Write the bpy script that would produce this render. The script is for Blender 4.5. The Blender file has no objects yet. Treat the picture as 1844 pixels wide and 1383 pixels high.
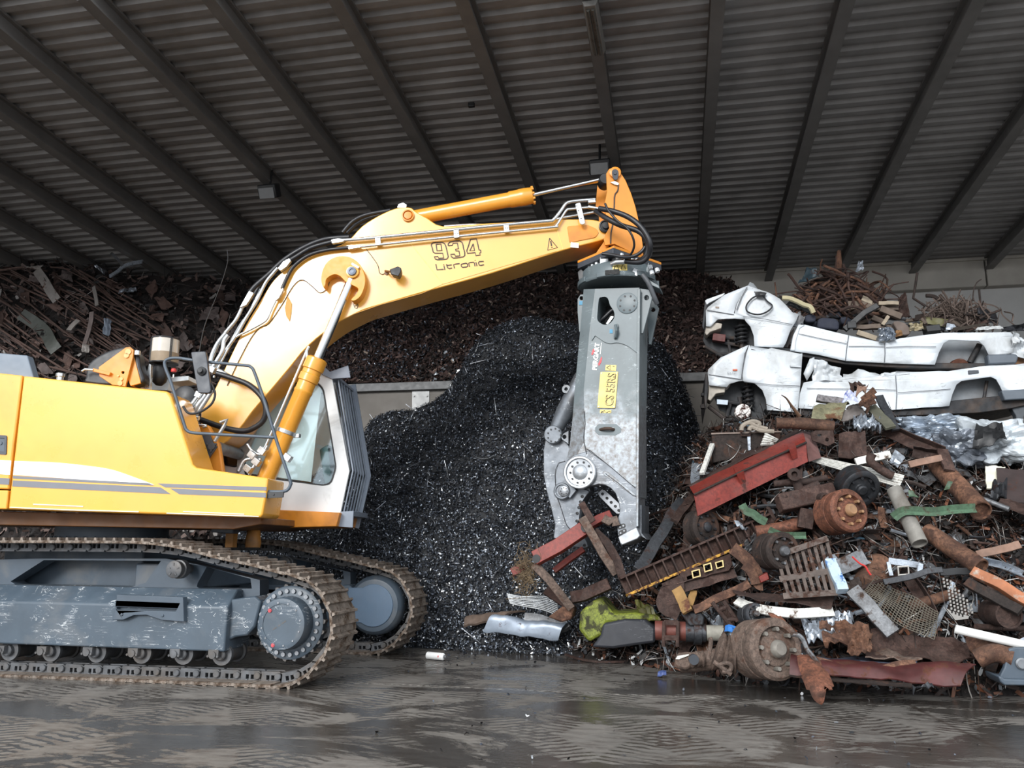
import bpy, bmesh, math, random
import numpy as np
from mathutils import Vector, Matrix, noise
from mathutils.geometry import tessellate_polygon
SC = bpy.context.scene
COL = SC.collection
PI = math.pi
rad = math.radians
# ------------------------------------------------------------------ camera, world, light, exposure
F = 1450.0                      # focal length in pixels of the 1844 x 1383 frame
CAM = Vector((0, 0, 1.44))
RM = (Matrix.Rotation(rad(11.47), 3, 'Z') @ Matrix.Rotation(rad(90 + 11.16), 3, 'X') @ Matrix.Rotation(rad(0.4), 3, 'Z'))
cd = bpy.data.cameras.new('camera')
cd.sensor_width = 36.0
cd.lens = 36.0 * F / 1844.0
cd.clip_start = 0.05
cam = bpy.data.objects.new('camera', cd)
cam.matrix_world = Matrix.Translation(CAM) @ RM.to_4x4()
COL.objects.link(cam)
SC.camera = cam
SC.view_settings.view_transform = 'Standard'
SC.view_settings.look = 'None'
SC.view_settings.gamma = 1.0
SC.view_settings.use_curve_mapping = False
SC.view_settings.exposure = 0.35
SC.cycles.max_bounces = 6
SC.cycles.use_denoising = True

wd = bpy.data.worlds.new('overcast_sky')
SC.world = wd
wd.use_nodes = True
wn = wd.node_tree
wn.nodes.clear()
w_out = wn.nodes.new('ShaderNodeOutputWorld')
w_bg = wn.nodes.new('ShaderNodeBackground')
w_tc = wn.nodes.new('ShaderNodeTexCoord')
w_sep = wn.nodes.new('ShaderNodeSeparateXYZ')
w_rmp = wn.nodes.new('ShaderNodeValToRGB')
wn.links.new(w_tc.outputs['Generated'], w_sep.inputs[0])
wn.links.new(w_sep.outputs['Z'], w_rmp.inputs[0])
e = w_rmp.color_ramp.elements
e[0].position, e[0].color = 0.0, (0.55, 0.57, 0.60, 1)
e[1].position, e[1].color = 0.75, (0.93, 0.97, 1.0, 1)
k = w_rmp.color_ramp.elements.new(0.10); k.color = (0.86, 0.92, 1.0, 1)
wn.links.new(w_rmp.outputs[0], w_bg.inputs[0])
w_bg.inputs[1].default_value = 1.75
wn.links.new(w_bg.outputs[0], w_out.inputs[0])

sun_d = bpy.data.lights.new('veiled_sun', 'SUN')
sun_d.energy = 2.3
sun_d.angle = rad(21)
sun_d.color = (1.0, 0.985, 0.96)
sun = bpy.data.objects.new('veiled_sun', sun_d)
SUN_AZ, SUN_EL = rad(-14), rad(22)      # behind the camera, to its left
sdir = Vector((math.sin(SUN_AZ) * math.cos(SUN_EL), -math.cos(SUN_AZ) * math.cos(SUN_EL), math.sin(SUN_EL)))
sun.rotation_euler = sdir.to_track_quat('Z', 'Y').to_euler()
COL.objects.link(sun)

# ------------------------------------------------------------------ geometry helpers
def ray(px, py):
    return RM @ Vector(((px - 922.0) / F, -(py - 691.5) / F, -1.0))

class Plane:
    """A vertical plane: through point o, seen from the yard, turned by psi about the vertical."""
    def __init__(s, o, psi=0.0):
        s.o = Vector(o); p = rad(psi)
        s.u = Vector((math.cos(p), math.sin(p), 0)); s.n = Vector((-math.sin(p), math.cos(p), 0)); s.psi = psi
    def at(s, d):
        return Plane(s.o + s.n * d, s.psi)
    def __call__(s, px, py, d=0.0):
        r = ray(px, py); o = s.o + s.n * d
        t = (o - CAM).dot(s.n) / r.dot(s.n)
        return CAM + r * t

def PY(Y):
    return Plane((0, Y, 0))
def P(px, py, Y):
    r = ray(px, py)
    return CAM + r * (Y / r.y)
def G(px, py, z=0.0):
    r = ray(px, py)
    return CAM + r * ((z - CAM.z) / r.z)
def proj(p):
    q = RM.transposed() @ (Vector(p) - CAM)
    return 922 + F * q.x / -q.z, 691.5 - F * q.y / -q.z
def sc(s, ox, oy):
    """pixel list helper: points read in an enlargement -> photograph pixels"""
    return lambda *pts: [(ox + x / s, oy + y / s) for x, y in pts]

def smooth_path(pts, k=6, closed=False):
    pts = [Vector(p) for p in pts]
    n = len(pts); out = []
    rng = n if closed else n - 1
    for i in range(rng):
        if closed:
            a, b, c, d = pts[(i - 1) % n], pts[i], pts[(i + 1) % n], pts[(i + 2) % n]
        else:
            a, b, c, d = pts[max(i - 1, 0)], pts[i], pts[i + 1], pts[min(i + 2, n - 1)]
        for j in range(k):
            t = j / k
            out.append(0.5 * ((2 * b) + (c - a) * t + (2 * a - 5 * b + 4 * c - d) * t * t + (3 * b - a - 3 * c + d) * t ** 3))
    if not closed:
        out.append(pts[-1])
    return out

def round_poly(pts, r=4, k=3):
    """round the corners of a 2-D pixel polygon"""
    n = len(pts); out = []
    for i in range(n):
        p = Vector(pts[i]); a = Vector(pts[i - 1]); b = Vector(pts[(i + 1) % n])
        da, db = (a - p), (b - p)
        ra = min(r, da.length * .45); rb = min(r, db.length * .45)
        p0 = p + da.normalized() * ra; p1 = p + db.normalized() * rb
        for j in range(k + 1):
            t = j / k
            q = p0 * (1 - t) ** 2 + p * 2 * t * (1 - t) + p1 * t * t
            out.append((q.x, q.y))
    return out

class B:
    """collects shapes into one mesh"""
    def __init__(s):
        s.v = []; s.f = []; s.m = []; s.mi = 0
    def add(s, vs, fs):
        o = len(s.v)
        s.v.extend([tuple(v) for v in vs])
        for f in fs:
            s.f.append([i + o for i in f]); s.m.append(s.mi)
        return s
    def prism(s, pl, pts, d0, d1, holes=(), taper=1.0, flat_back=False):
        """outline in pixels on plane pl at depth d0, pushed back to depth d1; holes are outlines too"""
        loops = [[pl(x, y, d0) for x, y in pts]] + [[pl(x, y, d0) for x, y in h] for h in holes]
        return s.slab(loops, pl.n * (d1 - d0), taper)
    def slab(s, loops, vec, taper=1.0):
        flat = [p for l in loops for p in l]; n = len(flat)
        c = sum(loops[0], Vector()) / len(loops[0])
        back = [c + (p - c) * taper + vec for p in flat]
        fs = []
        if len(loops) == 1:
            fs.append(list(range(n))); fs.append(list(range(2 * n - 1, n - 1, -1)))
        else:
            for t in tessellate_polygon(loops):
                fs.append(list(t)); fs.append([n + t[2], n + t[1], n + t[0]])
        o = 0
        for l in loops:
            k = len(l)
            for i in range(k):
                a, b = o + i, o + (i + 1) % k
                fs.append([a, b, n + b, n + a])
            o += k
        return s.add(flat + back, fs)
    def box(s, c, size, rot=None):
        c = Vector(c); h = Vector(size) / 2
        R = rot if rot is not None else Matrix.Identity(3)
        vs = [c + R @ Vector((sx * h.x, sy * h.y, sz * h.z)) for sx in (-1, 1) for sy in (-1, 1) for sz in (-1, 1)]
        return s.add(vs, [(0, 1, 3, 2), (4, 6, 7, 5), (0, 4, 5, 1), (2, 3, 7, 6), (0, 2, 6, 4), (1, 5, 7, 3)])
    def tube(s, pts, r, n=10, caps=True, closed=False, flat=None):
        pts = [Vector(p) for p in pts]; m = len(pts)
        if m < 2: return s
        rs = r if isinstance(r, (list, tuple)) else [r] * m
        tg = []
        for i in range(m):
            if closed: t = pts[(i + 1) % m] - pts[i - 1]
            else: t = pts[min(i + 1, m - 1)] - pts[max(i - 1, 0)]
            tg.append(t.normalized() if t.length > 1e-9 else Vector((0, 0, 1)))
        up = Vector((0, 0, 1)) if abs(tg[0].z) < .9 else Vector((1, 0, 0))
        nx = tg[0].cross(up).normalized()
        vs = []
        for i in range(m):
            nx = (nx - tg[i] * nx.dot(tg[i]))
            nx = nx.normalized() if nx.length > 1e-6 else tg[i].orthogonal().normalized()
            ny = tg[i].cross(nx)
            for j in range(n):
                a = 2 * PI * j / n
                ky = 1.0 if flat is None else flat
                vs.append(pts[i] + (nx * math.cos(a) + ny * math.sin(a) * ky) * rs[i])
        fs = []
        for i in range(m if closed else m - 1):
            i2 = (i + 1) % m
            for j in range(n):
                j2 = (j + 1) % n
                fs.append([i * n + j, i * n + j2, i2 * n + j2, i2 * n + j])
        if caps and not closed:
            fs.append(list(range(n))[::-1]); fs.append([(m - 1) * n + j for j in range(n)])
        return s.add(vs, fs)
    def lathe(s, p, axis, prof, n=32):
        """prof: (radius, height along axis) pairs"""
        p = Vector(p); ax = Vector(axis).normalized(); x = ax.orthogonal().normalized(); y = ax.cross(x)
        vs = []; fs = []
        for r, h in prof:
            for j in range(n):
                a = 2 * PI * j / n
                vs.append(p + ax * h + (x * math.cos(a) + y * math.sin(a)) * max(r, 1e-5))
        for i in range(len(prof) - 1):
            for j in range(n):
                j2 = (j + 1) % n
                fs.append([i * n + j, i * n + j2, (i + 1) * n + j2, (i + 1) * n + j])
        fs.append(list(range(n))[::-1]); fs.append([(len(prof) - 1) * n + j for j in range(n)])
        return s.add(vs, fs)
    def disc(s, p, axis, r, h, n=24):
        return s.lathe(p, axis, [(r, 0), (r, h)], n)
    def extr(s, path, prof, up=None, closed_prof=True, twist=0.0, scale=None):
        """profile (list of (a,b)) carried along a path"""
        path = [Vector(p) for p in path]; m = len(path); n = len(prof)
        upv = Vector(up) if up is not None else Vector((0, 0, 1))
        vs = []
        for i in range(m):
            t = (path[min(i + 1, m - 1)] - path[max(i - 1, 0)]).normalized()
            x = t.cross(upv)
            if x.length < 1e-3: x = t.orthogonal()
            x.normalize(); y = x.cross(t)
            if twist:
                a = twist * i / (m - 1); x, y = x * math.cos(a) + y * math.sin(a), y * math.cos(a) - x * math.sin(a)
            k = scale[i] if scale else 1.0
            for a, b in prof: vs.append(path[i] + x * a * k + y * b * k)
        fs = []
        for i in range(m - 1):
            for j in range(n if closed_prof else n - 1):
                j2 = (j + 1) % n
                fs.append([i * n + j, i * n + j2, (i + 1) * n + j2, (i + 1) * n + j])
        if closed_prof:
            fs.append(list(range(n))[::-1]); fs.append([(m - 1) * n + j for j in range(n)])
        return s.add(vs, fs)
    def sheet(s, p00, p10, p11, p01, nu=14, nv=8, amp=.03, seed=0, thick=.006, curl=0.0, freq=2.5, fold=0.0, ragged=0.0):
        """a bent sheet of metal: bilinear patch, crumpled by noise, with thickness"""
        p00, p10, p11, p01 = map(Vector, (p00, p10, p11, p01))
        nrm = (p10 - p00).cross(p01 - p00).normalized()
        L = ((p10 - p00).length + (p01 - p00).length) / 2
        off = Vector((seed * 7.31, seed * 3.17, seed * 1.93)); vs = []
        for i in range(nu + 1):
            for j in range(nv + 1):
                u, v = i / nu, j / nv
                if ragged and (j in (0, nv)):
                    v += ragged * noise.noise(Vector((u * 6, v * 9, seed))) * .5
                if ragged and (i in (0, nu)):
                    u += ragged * noise.noise(Vector((u * 9, v * 6, seed + 5))) * .5
                q = (p00 * (1 - u) + p10 * u) * (1 - v) + (p01 * (1 - u) + p11 * u) * v
                h = noise.noise(q * freq / max(L, .2) + off) * amp * 2 + noise.noise(q * freq * 2.7 / max(L, .2) + off) * amp * .8
                if fold: h += abs(noise.noise(q * freq * 1.6 / max(L, .2) - off)) * fold
                h += curl * math.sin(PI * v)
                vs.append(q + nrm * h)
        m = nv + 1; N = len(vs)
        top = []
        for i in range(nu):
            for j in range(nv):
                top.append((i * m + j, (i + 1) * m + j, (i + 1) * m + j + 1, i * m + j + 1))
        back = [v - nrm * thick for v in vs]
        fs = list(top) + [tuple(N + k for k in reversed(f)) for f in top]
        edge = [(i * m) for i in range(nu + 1)] + [nu * m + j for j in range(1, m)] + [i * m + nv for i in range(nu - 1, -1, -1)] + [j for j in range(nv - 1, 0, -1)]
        for a, b in zip(edge, edge[1:] + edge[:1]):
            fs.append((b, a, N + a, N + b))
        return s.add(vs + back, fs)
    def build(s, name, mats, parent=None, bevel=0.0, smooth=38, seg=2, recalc=True):
        me = bpy.data.meshes.new(name)
        if parent is not None:
            w = parent_loc(parent); s.v = [(x - w.x, y - w.y, z - w.z) for x, y, z in s.v]
        me.from_pydata(s.v, [], s.f)
        ms = mats if isinstance(mats, (list, tuple)) else [mats]
        for m in ms: me.materials.append(m)
        if len(ms) > 1: me.polygons.foreach_set('material_index', s.m)
        if recalc:
            bm = bmesh.new(); bm.from_mesh(me)
            bmesh.ops.recalc_face_normals(bm, faces=bm.faces[:])
            bm.to_mesh(me); bm.free()
        if smooth:
            me.polygons.foreach_set('use_smooth', [True] * len(me.polygons))
            me.set_sharp_from_angle(angle=rad(smooth))
        me.update()
        o = bpy.data.objects.new(name, me)
        COL.objects.link(o)
        if parent is not None: o.parent = parent
        if bevel:
            md = o.modifiers.new('soft_edges', 'BEVEL'); md.width = bevel; md.segments = seg; md.limit_method = 'ANGLE'; md.angle_limit = rad(42)
        return o

def parent_loc(o):
    v = Vector()
    while o is not None:
        v += o.location; o = o.parent
    return v

def tag(o, label=None, cat=None, group=None, kind=None):
    if label: o['label'] = label
    if cat: o['category'] = cat
    if group: o['group'] = group
    if kind: o['kind'] = kind
    return o
def thing(name, label, cat, loc=(0, 0, 0), group=None):
    o = bpy.data.objects.new(name, None); COL.objects.link(o); o.location = loc
    o.empty_display_size = .2
    return tag(o, label, cat, group)
def struct(b, name, mat, label=None, **k):
    o = b.build(name, mat, **k); o['kind'] = 'structure'
    if label: o['label'] = label; o['category'] = name.split('_')[0]
    return o

def copy_tree(o, parent=None, shift=None):
    c = o.copy(); COL.objects.link(c)
    if parent is not None: c.parent = parent
    if shift is not None: c.location = c.location + Vector(shift)
    for ch in list(o.children): copy_tree(ch, c)
    return c

def text_mesh(txt, size=1.0, sx=1.0, bold=0.0, ext=.001):
    cu = bpy.data.curves.new('lettering', 'FONT'); cu.body = txt; cu.size = size; cu.extrude = ext; cu.offset = bold; cu.resolution_u = 3
    o = bpy.data.objects.new('lettering', cu); COL.objects.link(o)
    dg = bpy.context.evaluated_depsgraph_get(); dg.update()
    me = bpy.data.meshes.new_from_object(o.evaluated_get(dg))
    COL.objects.unlink(o); bpy.data.objects.remove(o); bpy.data.curves.remove(cu)
    vs = [(v.co.x * sx, v.co.y, v.co.z) for v in me.vertices]; fs = [list(p.vertices) for p in me.polygons]
    bpy.data.meshes.remove(me)
    return vs, fs
def write(txt, pl, d, p0, p1, height_px, name, mat, parent, bold=0.0, shear=0.0):
    """lettering on plane pl: baseline from pixel p0 to pixel p1, cap height given in pixels"""
    a, b = pl(*p0, d), pl(*p1, d)
    x = (b - a); L = x.length; x.normalize()
    z = x.cross(-pl.n) * -1
    z = -pl.n.cross(x) * -1
    if (pl.n.cross(x)).dot(Vector((0, 0, 1))) < 0 and abs(x.z) < .9: z = -pl.n.cross(x)
    vs, fs = text_mesh(txt, 1.0, 1.0, bold)
    w = max(v[0] for v in vs); h = max(v[1] for v in vs)
    hp = height_px * (a - CAM).dot(RM @ Vector((0, 0, -1))) / F
    up = (-pl.n).cross(x)
    bb = B(); out = []
    for v in vs:
        out.append(a + x * (v[0] / w * L + shear * v[1] / h * hp) + up * (v[1] / h * hp) - pl.n * (v[2] + .002))
    bb.add(out, fs)
    return bb.build(name, mat, parent, smooth=0)
def strokes(polys, pl, d, wpx, name, mat, parent):
    """thin painted strokes along pixel polylines"""
    bb = B()
    for pts in polys:
        pp = [pl(x, y, d) for x, y in pts]
        w = wpx * (pp[0] - CAM).length / F / 2
        bb.extr(pp, [(-w, 0), (w, 0), (w, .003), (-w, .003)], up=-pl.n)
    return bb.build(name, mat, parent, smooth=0)

# ------------------------------------------------------------------ materials
def lin(c):
    if isinstance(c, str):
        c = [int(c[i:i + 2], 16) for i in (1, 3, 5)]
    return tuple((x / 255 / 12.92 if x / 255 <= .04045 else ((x / 255 + .055) / 1.055) ** 2.4) for x in c) + (1,)
MATS = {}
def mat(name, col, rough=.5, metal=0.0, var=.12, scale=6.0, rust=0.0, rustcol='#5a3220', rscale=5.0, scratch=0.0, scratchcol='#c9ccce', bump=0.0, bscale=40.0,
        spec=.5, coat=0.0, obj_var=0.0, hue_cols=None, island=None, dirt=0.0, dirtcol='#4a4036', stretch=None, grain=0.0):
    if name in MATS: return MATS[name]
    m = bpy.data.materials.new(name); m.use_nodes = True
    t = m.node_tree; N = t.nodes; L = t.links
    bs = N['Principled BSDF']
    tc = N.new('ShaderNodeTexCoord'); co = tc.outputs['Object']
    if stretch:
        mp = N.new('ShaderNodeMapping'); mp.inputs['Scale'].default_value = stretch; L.new(co, mp.inputs[0]); co = mp.outputs[0]
    def nz(s, det=4, dist=0.0, ro=.6):
        n = N.new('ShaderNodeTexNoise'); n.inputs['Scale'].default_value = s; n.inputs['Detail'].default_value = det; n.inputs['Distortion'].default_value = dist
        n.inputs['Roughness'].default_value = ro
        L.new(co, n.inputs['Vector']); return n.outputs['Fac']
    def ramp(src, a, b):
        r = N.new('ShaderNodeMapRange'); r.inputs['From Min'].default_value = a; r.inputs['From Max'].default_value = b; L.new(src, r.inputs['Value']); return r.outputs[0]
    def mix(f, a, b, mode='MIX'):
        x = N.new('ShaderNodeMix'); x.data_type = 'RGBA'; x.blend_type = mode
        for sock, val in ((x.inputs['Factor'], f), (x.inputs['A'], a), (x.inputs['B'], b)):
            if hasattr(val, 'is_output'): L.new(val, sock)
            else: sock.default_value = val
        return x.outputs['Result']
    c = lin(col)
    cur = c
    if hue_cols or island:
        src = None
        if island:
            g = N.new('ShaderNodeNewGeometry'); src = g.outputs['Random Per Island']
        else:
            oi = N.new('ShaderNodeObjectInfo'); src = oi.outputs['Random']
        cr = N.new('ShaderNodeValToRGB'); cr.color_ramp.interpolation = 'CONSTANT' if island else 'LINEAR'
        cols = island or hue_cols
        el = cr.color_ramp.elements
        while len(el) < len(cols): el.new(.5)
        for i, it in enumerate(cols):
            pos, cc = it if isinstance(it, tuple) else (i / max(1, len(cols) - 1), it)
            el[i].position = pos; el[i].color = lin(cc)
        L.new(src, cr.inputs[0]); cur = cr.outputs[0]
    if var:
        f = ramp(nz(scale), .3, .7)
        lo = tuple(max(0, 1 - var * 1.3) for _ in range(3)) + (1,); hi = tuple(1 + var * .6 for _ in range(3)) + (1,)
        v = mix(f, lo, hi)
        cur = mix(1.0, cur, v, 'MULTIPLY')
    if grain:
        v = mix(ramp(nz(scale * 5, 8, .3, .75), .36, .64), tuple([1 - grain] * 3) + (1,), tuple([1 + grain * .35] * 3) + (1,)); cur = mix(1.0, cur, v, 'MULTIPLY')
    if dirt:
        f = ramp(nz(scale * .45, 6, .4), .62 - dirt * .4, .8)
        cur = mix(f, cur, lin(dirtcol))
    if rust:
        f = ramp(nz(rscale, 8, .3, .7), .66 - rust * .42, .72 - rust * .36)
        rc = mix(ramp(nz(rscale * 4, 5), .3, .7), lin(rustcol), tuple(x * .45 for x in lin(rustcol)[:3]) + (1,))
        cur = mix(f, cur, rc)
        x = N.new('ShaderNodeMapRange'); L.new(f, x.inputs['Value']); x.inputs['To Min'].default_value = rough; x.inputs['To Max'].default_value = .85
        L.new(x.outputs[0], bs.inputs['Roughness'])
    else:
        x = N.new('ShaderNodeMapRange'); L.new(nz(scale * 1.7, 5), x.inputs['Value'])
        x.inputs['From Min'].default_value = .3; x.inputs['From Max'].default_value = .7
        x.inputs['To Min'].default_value = max(.02, rough * .8); x.inputs['To Max'].default_value = min(1, rough * 1.2)
        L.new(x.outputs[0], bs.inputs['Roughness'])
    if scratch:
        for (sx, sy, sz), th in (((1.2, 1, 6), .0), ((2.5, 3, 3.5), .01), ((.5, 1, 16), .01)):
            mp = N.new('ShaderNodeMapping'); mp.inputs['Scale'].default_value = (sx, sy, sz); L.new(tc.outputs['Object'], mp.inputs[0])
            n = N.new('ShaderNodeTexNoise'); n.inputs['Scale'].default_value = 2.2; n.inputs['Detail'].default_value = 6; n.inputs['Distortion'].default_value = 1.4
            L.new(mp.outputs[0], n.inputs['Vector'])
            a = N.new('ShaderNodeMath'); a.operation = 'SUBTRACT'; L.new(n.outputs['Fac'], a.inputs[0]); a.inputs[1].default_value = .5
            b2 = N.new('ShaderNodeMath'); b2.operation = 'ABSOLUTE'; L.new(a.outputs[0], b2.inputs[0])
            f = ramp(b2.outputs[0], .007, .003)
            g2 = ramp(nz(2.9 + sx, 5), .66 - scratch * .16, .70 - scratch * .14)
            mm = N.new('ShaderNodeMath'); mm.operation = 'MULTIPLY'; L.new(f, mm.inputs[0]); L.new(g2, mm.inputs[1])
            cur = mix(mm.outputs[0], cur, lin(scratchcol))
    if obj_var:
        oi = N.new('ShaderNodeObjectInfo')
        x = N.new('ShaderNodeMapRange'); L.new(oi.outputs['Random'], x.inputs['Value']); x.inputs['To Min'].default_value = 1 - obj_var; x.inputs['To Max'].default_value = 1 + obj_var
        cb = N.new('ShaderNodeCombineColor')
        for i in range(3): L.new(x.outputs[0], cb.inputs[i])
        cur = mix(1.0, cur, cb.outputs[0], 'MULTIPLY')
    if hasattr(cur, 'is_output'): L.new(cur, bs.inputs['Base Color'])
    else: bs.inputs['Base Color'].default_value = cur
    bs.inputs['Metallic'].default_value = metal
    bs.inputs['Specular IOR Level'].default_value = spec
    if coat:
        bs.inputs['Coat Weight'].default_value = coat; bs.inputs['Coat Roughness'].default_value = .12
    if bump:
        bp = N.new('ShaderNodeBump'); bp.inputs['Strength'].default_value = bump; bp.inputs['Distance'].default_value = .02
        L.new(nz(bscale, 6), bp.inputs['Height']); L.new(bp.outputs[0], bs.inputs['Normal'])
    MATS[name] = m
    return m

YEL = mat('yellow_paint', '#e8a63a', .30, var=.05, scale=1.5, dirt=.10, dirtcol='#c08a30', spec=.6, coat=.25)
ORG = mat('orange_paint', '#d8892a', .42, var=.10, scale=3, dirt=.25, dirtcol='#7a4a20')
ORGD = mat('shaded_orange_paint', '#74491f', .5, var=.15, scale=4, dirt=.4, dirtcol='#5b3a22')  # darkened orange paint: the main frame's shade under the hood is in this colour
WHT = mat('white_paint', '#e6e7e6', .35, var=.05, scale=3, dirt=.08, dirtcol='#8d8a84', spec=.5)
GRY = mat('blue_grey_paint', '#47525d', .45, var=.12, scale=4, scratch=0.0, dirt=.2, dirtcol='#6b6a68')
GRYS = mat('scratched_blue_grey_paint', '#46525d', .45, var=.12, scale=4, scratch=.62, dirt=.25, dirtcol='#66686a')
DGR = mat('charcoal_paint', '#3b3f46', .45, var=.12)
BLK = mat('black_rubber', '#1b1c20', .42, var=.1, spec=.5)
BLKP = mat('black_steel', '#1d1e20', .5, var=.2)
CHR = mat('bright_steel', '#d9dbdc', .16, 1.0, var=.05)
ZNC = mat('zinc_pipe', '#c9cccd', .28, .85, var=.08)
STL = mat('worn_steel', '#8d9094', .38, .75, var=.25, scale=7, rust=.12, rustcol='#4a3a30')
SHO = mat('track_steel', '#857a70', .6, .2, var=.45, scale=7, rust=.4, rustcol='#5d4a3a', obj_var=.15, bump=.25)
LNK = mat('track_link_steel', '#5d5f62', .55, .35, var=.35, scale=8, dirt=.45, dirtcol='#5e554c')
SGR = mat('shear_grey_paint', '#5d686c', .42, var=.15, scale=3, scratch=.35, scratchcol='#9aa3a6', rust=.03, rustcol='#4b4540')
SWR = mat('shear_worn_metal', '#74797f', .42, .55, var=.3, scale=6, scratch=.6, scratchcol='#d0d4d8', dirt=.35, dirtcol='#4f4b48')
DCW = mat('white_decal', '#f2f2ee', .4, var=0.02)
DCG = mat('grey_decal', '#6d6e74', .4, var=0.05)
DCK = mat('black_decal', '#2a221c', .5, var=0.0)
DCB = mat('brown_decal', '#2c1a0e', .5, var=0.0)
DCY = mat('yellow_decal', '#d6c070', .45, var=0.1)
DCR = mat('red_decal', '#c4303a', .45, var=0.05)
GLS = mat('tinted_glass', '#20282b', .06, var=.05, spec=.9, coat=1.0)
# ------------------------------------------------------------------ the hall
def floor_mat():
    m = bpy.data.materials.new('wet_concrete_floor'); m.use_nodes = True
    t = m.node_tree; N = t.nodes; L = t.links; bs = N['Principled BSDF']
    tc = N.new('ShaderNodeTexCoord'); co = tc.outputs['Object']
    def mapped(sx, sy, rz=0.0):
        mp = N.new('ShaderNodeMapping'); mp.inputs['Scale'].default_value = (sx, sy, 1); mp.inputs['Rotation'].default_value = (0, 0, rz); L.new(co, mp.inputs[0]); return mp.outputs[0]
    def nz(v, s, det=5, dist=0.0, ro=.6):
        n = N.new('ShaderNodeTexNoise'); n.inputs['Scale'].default_value = s; n.inputs['Detail'].default_value = det; n.inputs['Distortion'].default_value = dist; n.inputs['Roughness'].default_value = ro
        L.new(v, n.inputs['Vector']); return n.outputs['Fac']
    def rng(src, a, b, c=0.0, d=1.0):
        r = N.new('ShaderNodeMapRange'); L.new(src, r.inputs['Value'])
        for nme, val in (('From Min', a), ('From Max', b), ('To Min', c), ('To Max', d)): r.inputs[nme].default_value = val
        return r.outputs[0]
    def math2(op, a, b):
        x = N.new('ShaderNodeMath'); x.operation = op
        for i, v in enumerate((a, b)):
            if hasattr(v, 'is_output'): L.new(v, x.inputs[i])
            else: x.inputs[i].default_value = v
        return x.outputs[0]
    def mix(f, a, b):
        x = N.new('ShaderNodeMix'); x.data_type = 'RGBA'
        for sock, val in ((x.inputs['Factor'], f), (x.inputs['A'], a), (x.inputs['B'], b)):
            if hasattr(val, 'is_output'): L.new(val, sock)
            else: sock.default_value = val
        return x.outputs['Result']
    base = mix(rng(nz(mapped(1, 1), .9, 6), .3, .7), lin('#5e5b57'), lin('#77736e'))
    base = mix(rng(nz(mapped(1.5, 5), 2.5, 6), .45, .75), base, lin('#48423e'))
    base = mix(rng(nz(mapped(1, 1), 14, 4), .55, .8), base, lin('#77726c'))
    wet = rng(nz(mapped(.55, 1.1, .15), 1.0, 8, .6, .68), .49, .54)
    # tyre prints: rows of dark bars in two crossing directions
    pr = None
    for rz, sx, sy in ((.35, 1.0, 1.0), (-.55, 1.0, 1.0)):
        v = mapped(1, 1, rz)
        wv = N.new('ShaderNodeTexWave'); wv.inputs['Scale'].default_value = 3.4; wv.inputs['Distortion'].default_value = 3.0; wv.inputs['Detail'].default_value = 3; wv.inputs['Detail Scale'].default_value = 2.2
        wv.bands_direction = 'Y'; L.new(v, wv.inputs['Vector'])
        band = N.new('ShaderNodeTexWave'); band.inputs['Scale'].default_value = .33; band.bands_direction = 'X'; band.inputs['Distortion'].default_value = 1.0; L.new(v, band.inputs['Vector'])
        a = math2('MULTIPLY', rng(wv.outputs['Fac'], .55, .75), rng(band.outputs['Fac'], .5, .65))
        a = math2('MULTIPLY', a, rng(nz(mapped(1, 1, rz), .8, 4), .38, .5))
        pr = a if pr is None else math2('MAXIMUM', pr, a)
    wet = math2('MAXIMUM', wet, math2('MULTIPLY', pr, .95))
    col = mix(math2('MULTIPLY', wet, .75), base, lin('#282421'))
    # pale grit lying along the slab joint and scattered specks
    sp = N.new('ShaderNodeSeparateXYZ'); L.new(co, sp.inputs[0])
    jy = math2('ABSOLUTE', math2('SUBTRACT', sp.outputs['Y'], JOINT_Y), 0)
    jw = rng(jy, .045, .02)
    jm = math2('MULTIPLY', jw, rng(nz(mapped(1, 6), 12, 5), .52, .60))
    col = mix(rng(jy, .025, .012, 0, .9), col, lin('#2c2622'))
    col = mix(jm, col, lin('#bdb8b0'))
    sk = rng(nz(mapped(1, 2.2), 30, 3), .73, .76)
    col = mix(math2('MULTIPLY', sk, .7), col, lin('#aba69f'))
    jx = math2('ABSOLUTE', math2('SUBTRACT', math2('ADD', sp.outputs['X'], math2('MULTIPLY', sp.outputs['Y'], .12)), 3.05), 0)
    col = mix(rng(jx, .03, .012, 0, .6), col, lin('#332c27'))
    L.new(col, bs.inputs['Base Color'])
    L.new(rng(wet, 0, 1, .58, .14), bs.inputs['Roughness'])
    bs.inputs['Specular IOR Level'].default_value = .4
    bp = N.new('ShaderNodeBump'); bp.inputs['Strength'].default_value = .25; bp.inputs['Distance'].default_value = .01
    L.new(nz(mapped(1, 1), 22, 6), bp.inputs['Height']); L.new(bp.outputs[0], bs.inputs['Normal'])
    return m

JOINT_Y = G(1250, 1256).y
b = B(); b.box((-6, 14, -.15), (80, 60, .3)); struct(b, 'floor', floor_mat(), smooth=0)

YW = 18.6                                         # back wall
SLOPE = math.tan(rad(3.35))
zw = P(1600, 478, YW).z
def roof_z(y): return zw + (YW - y) * SLOPE
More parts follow.
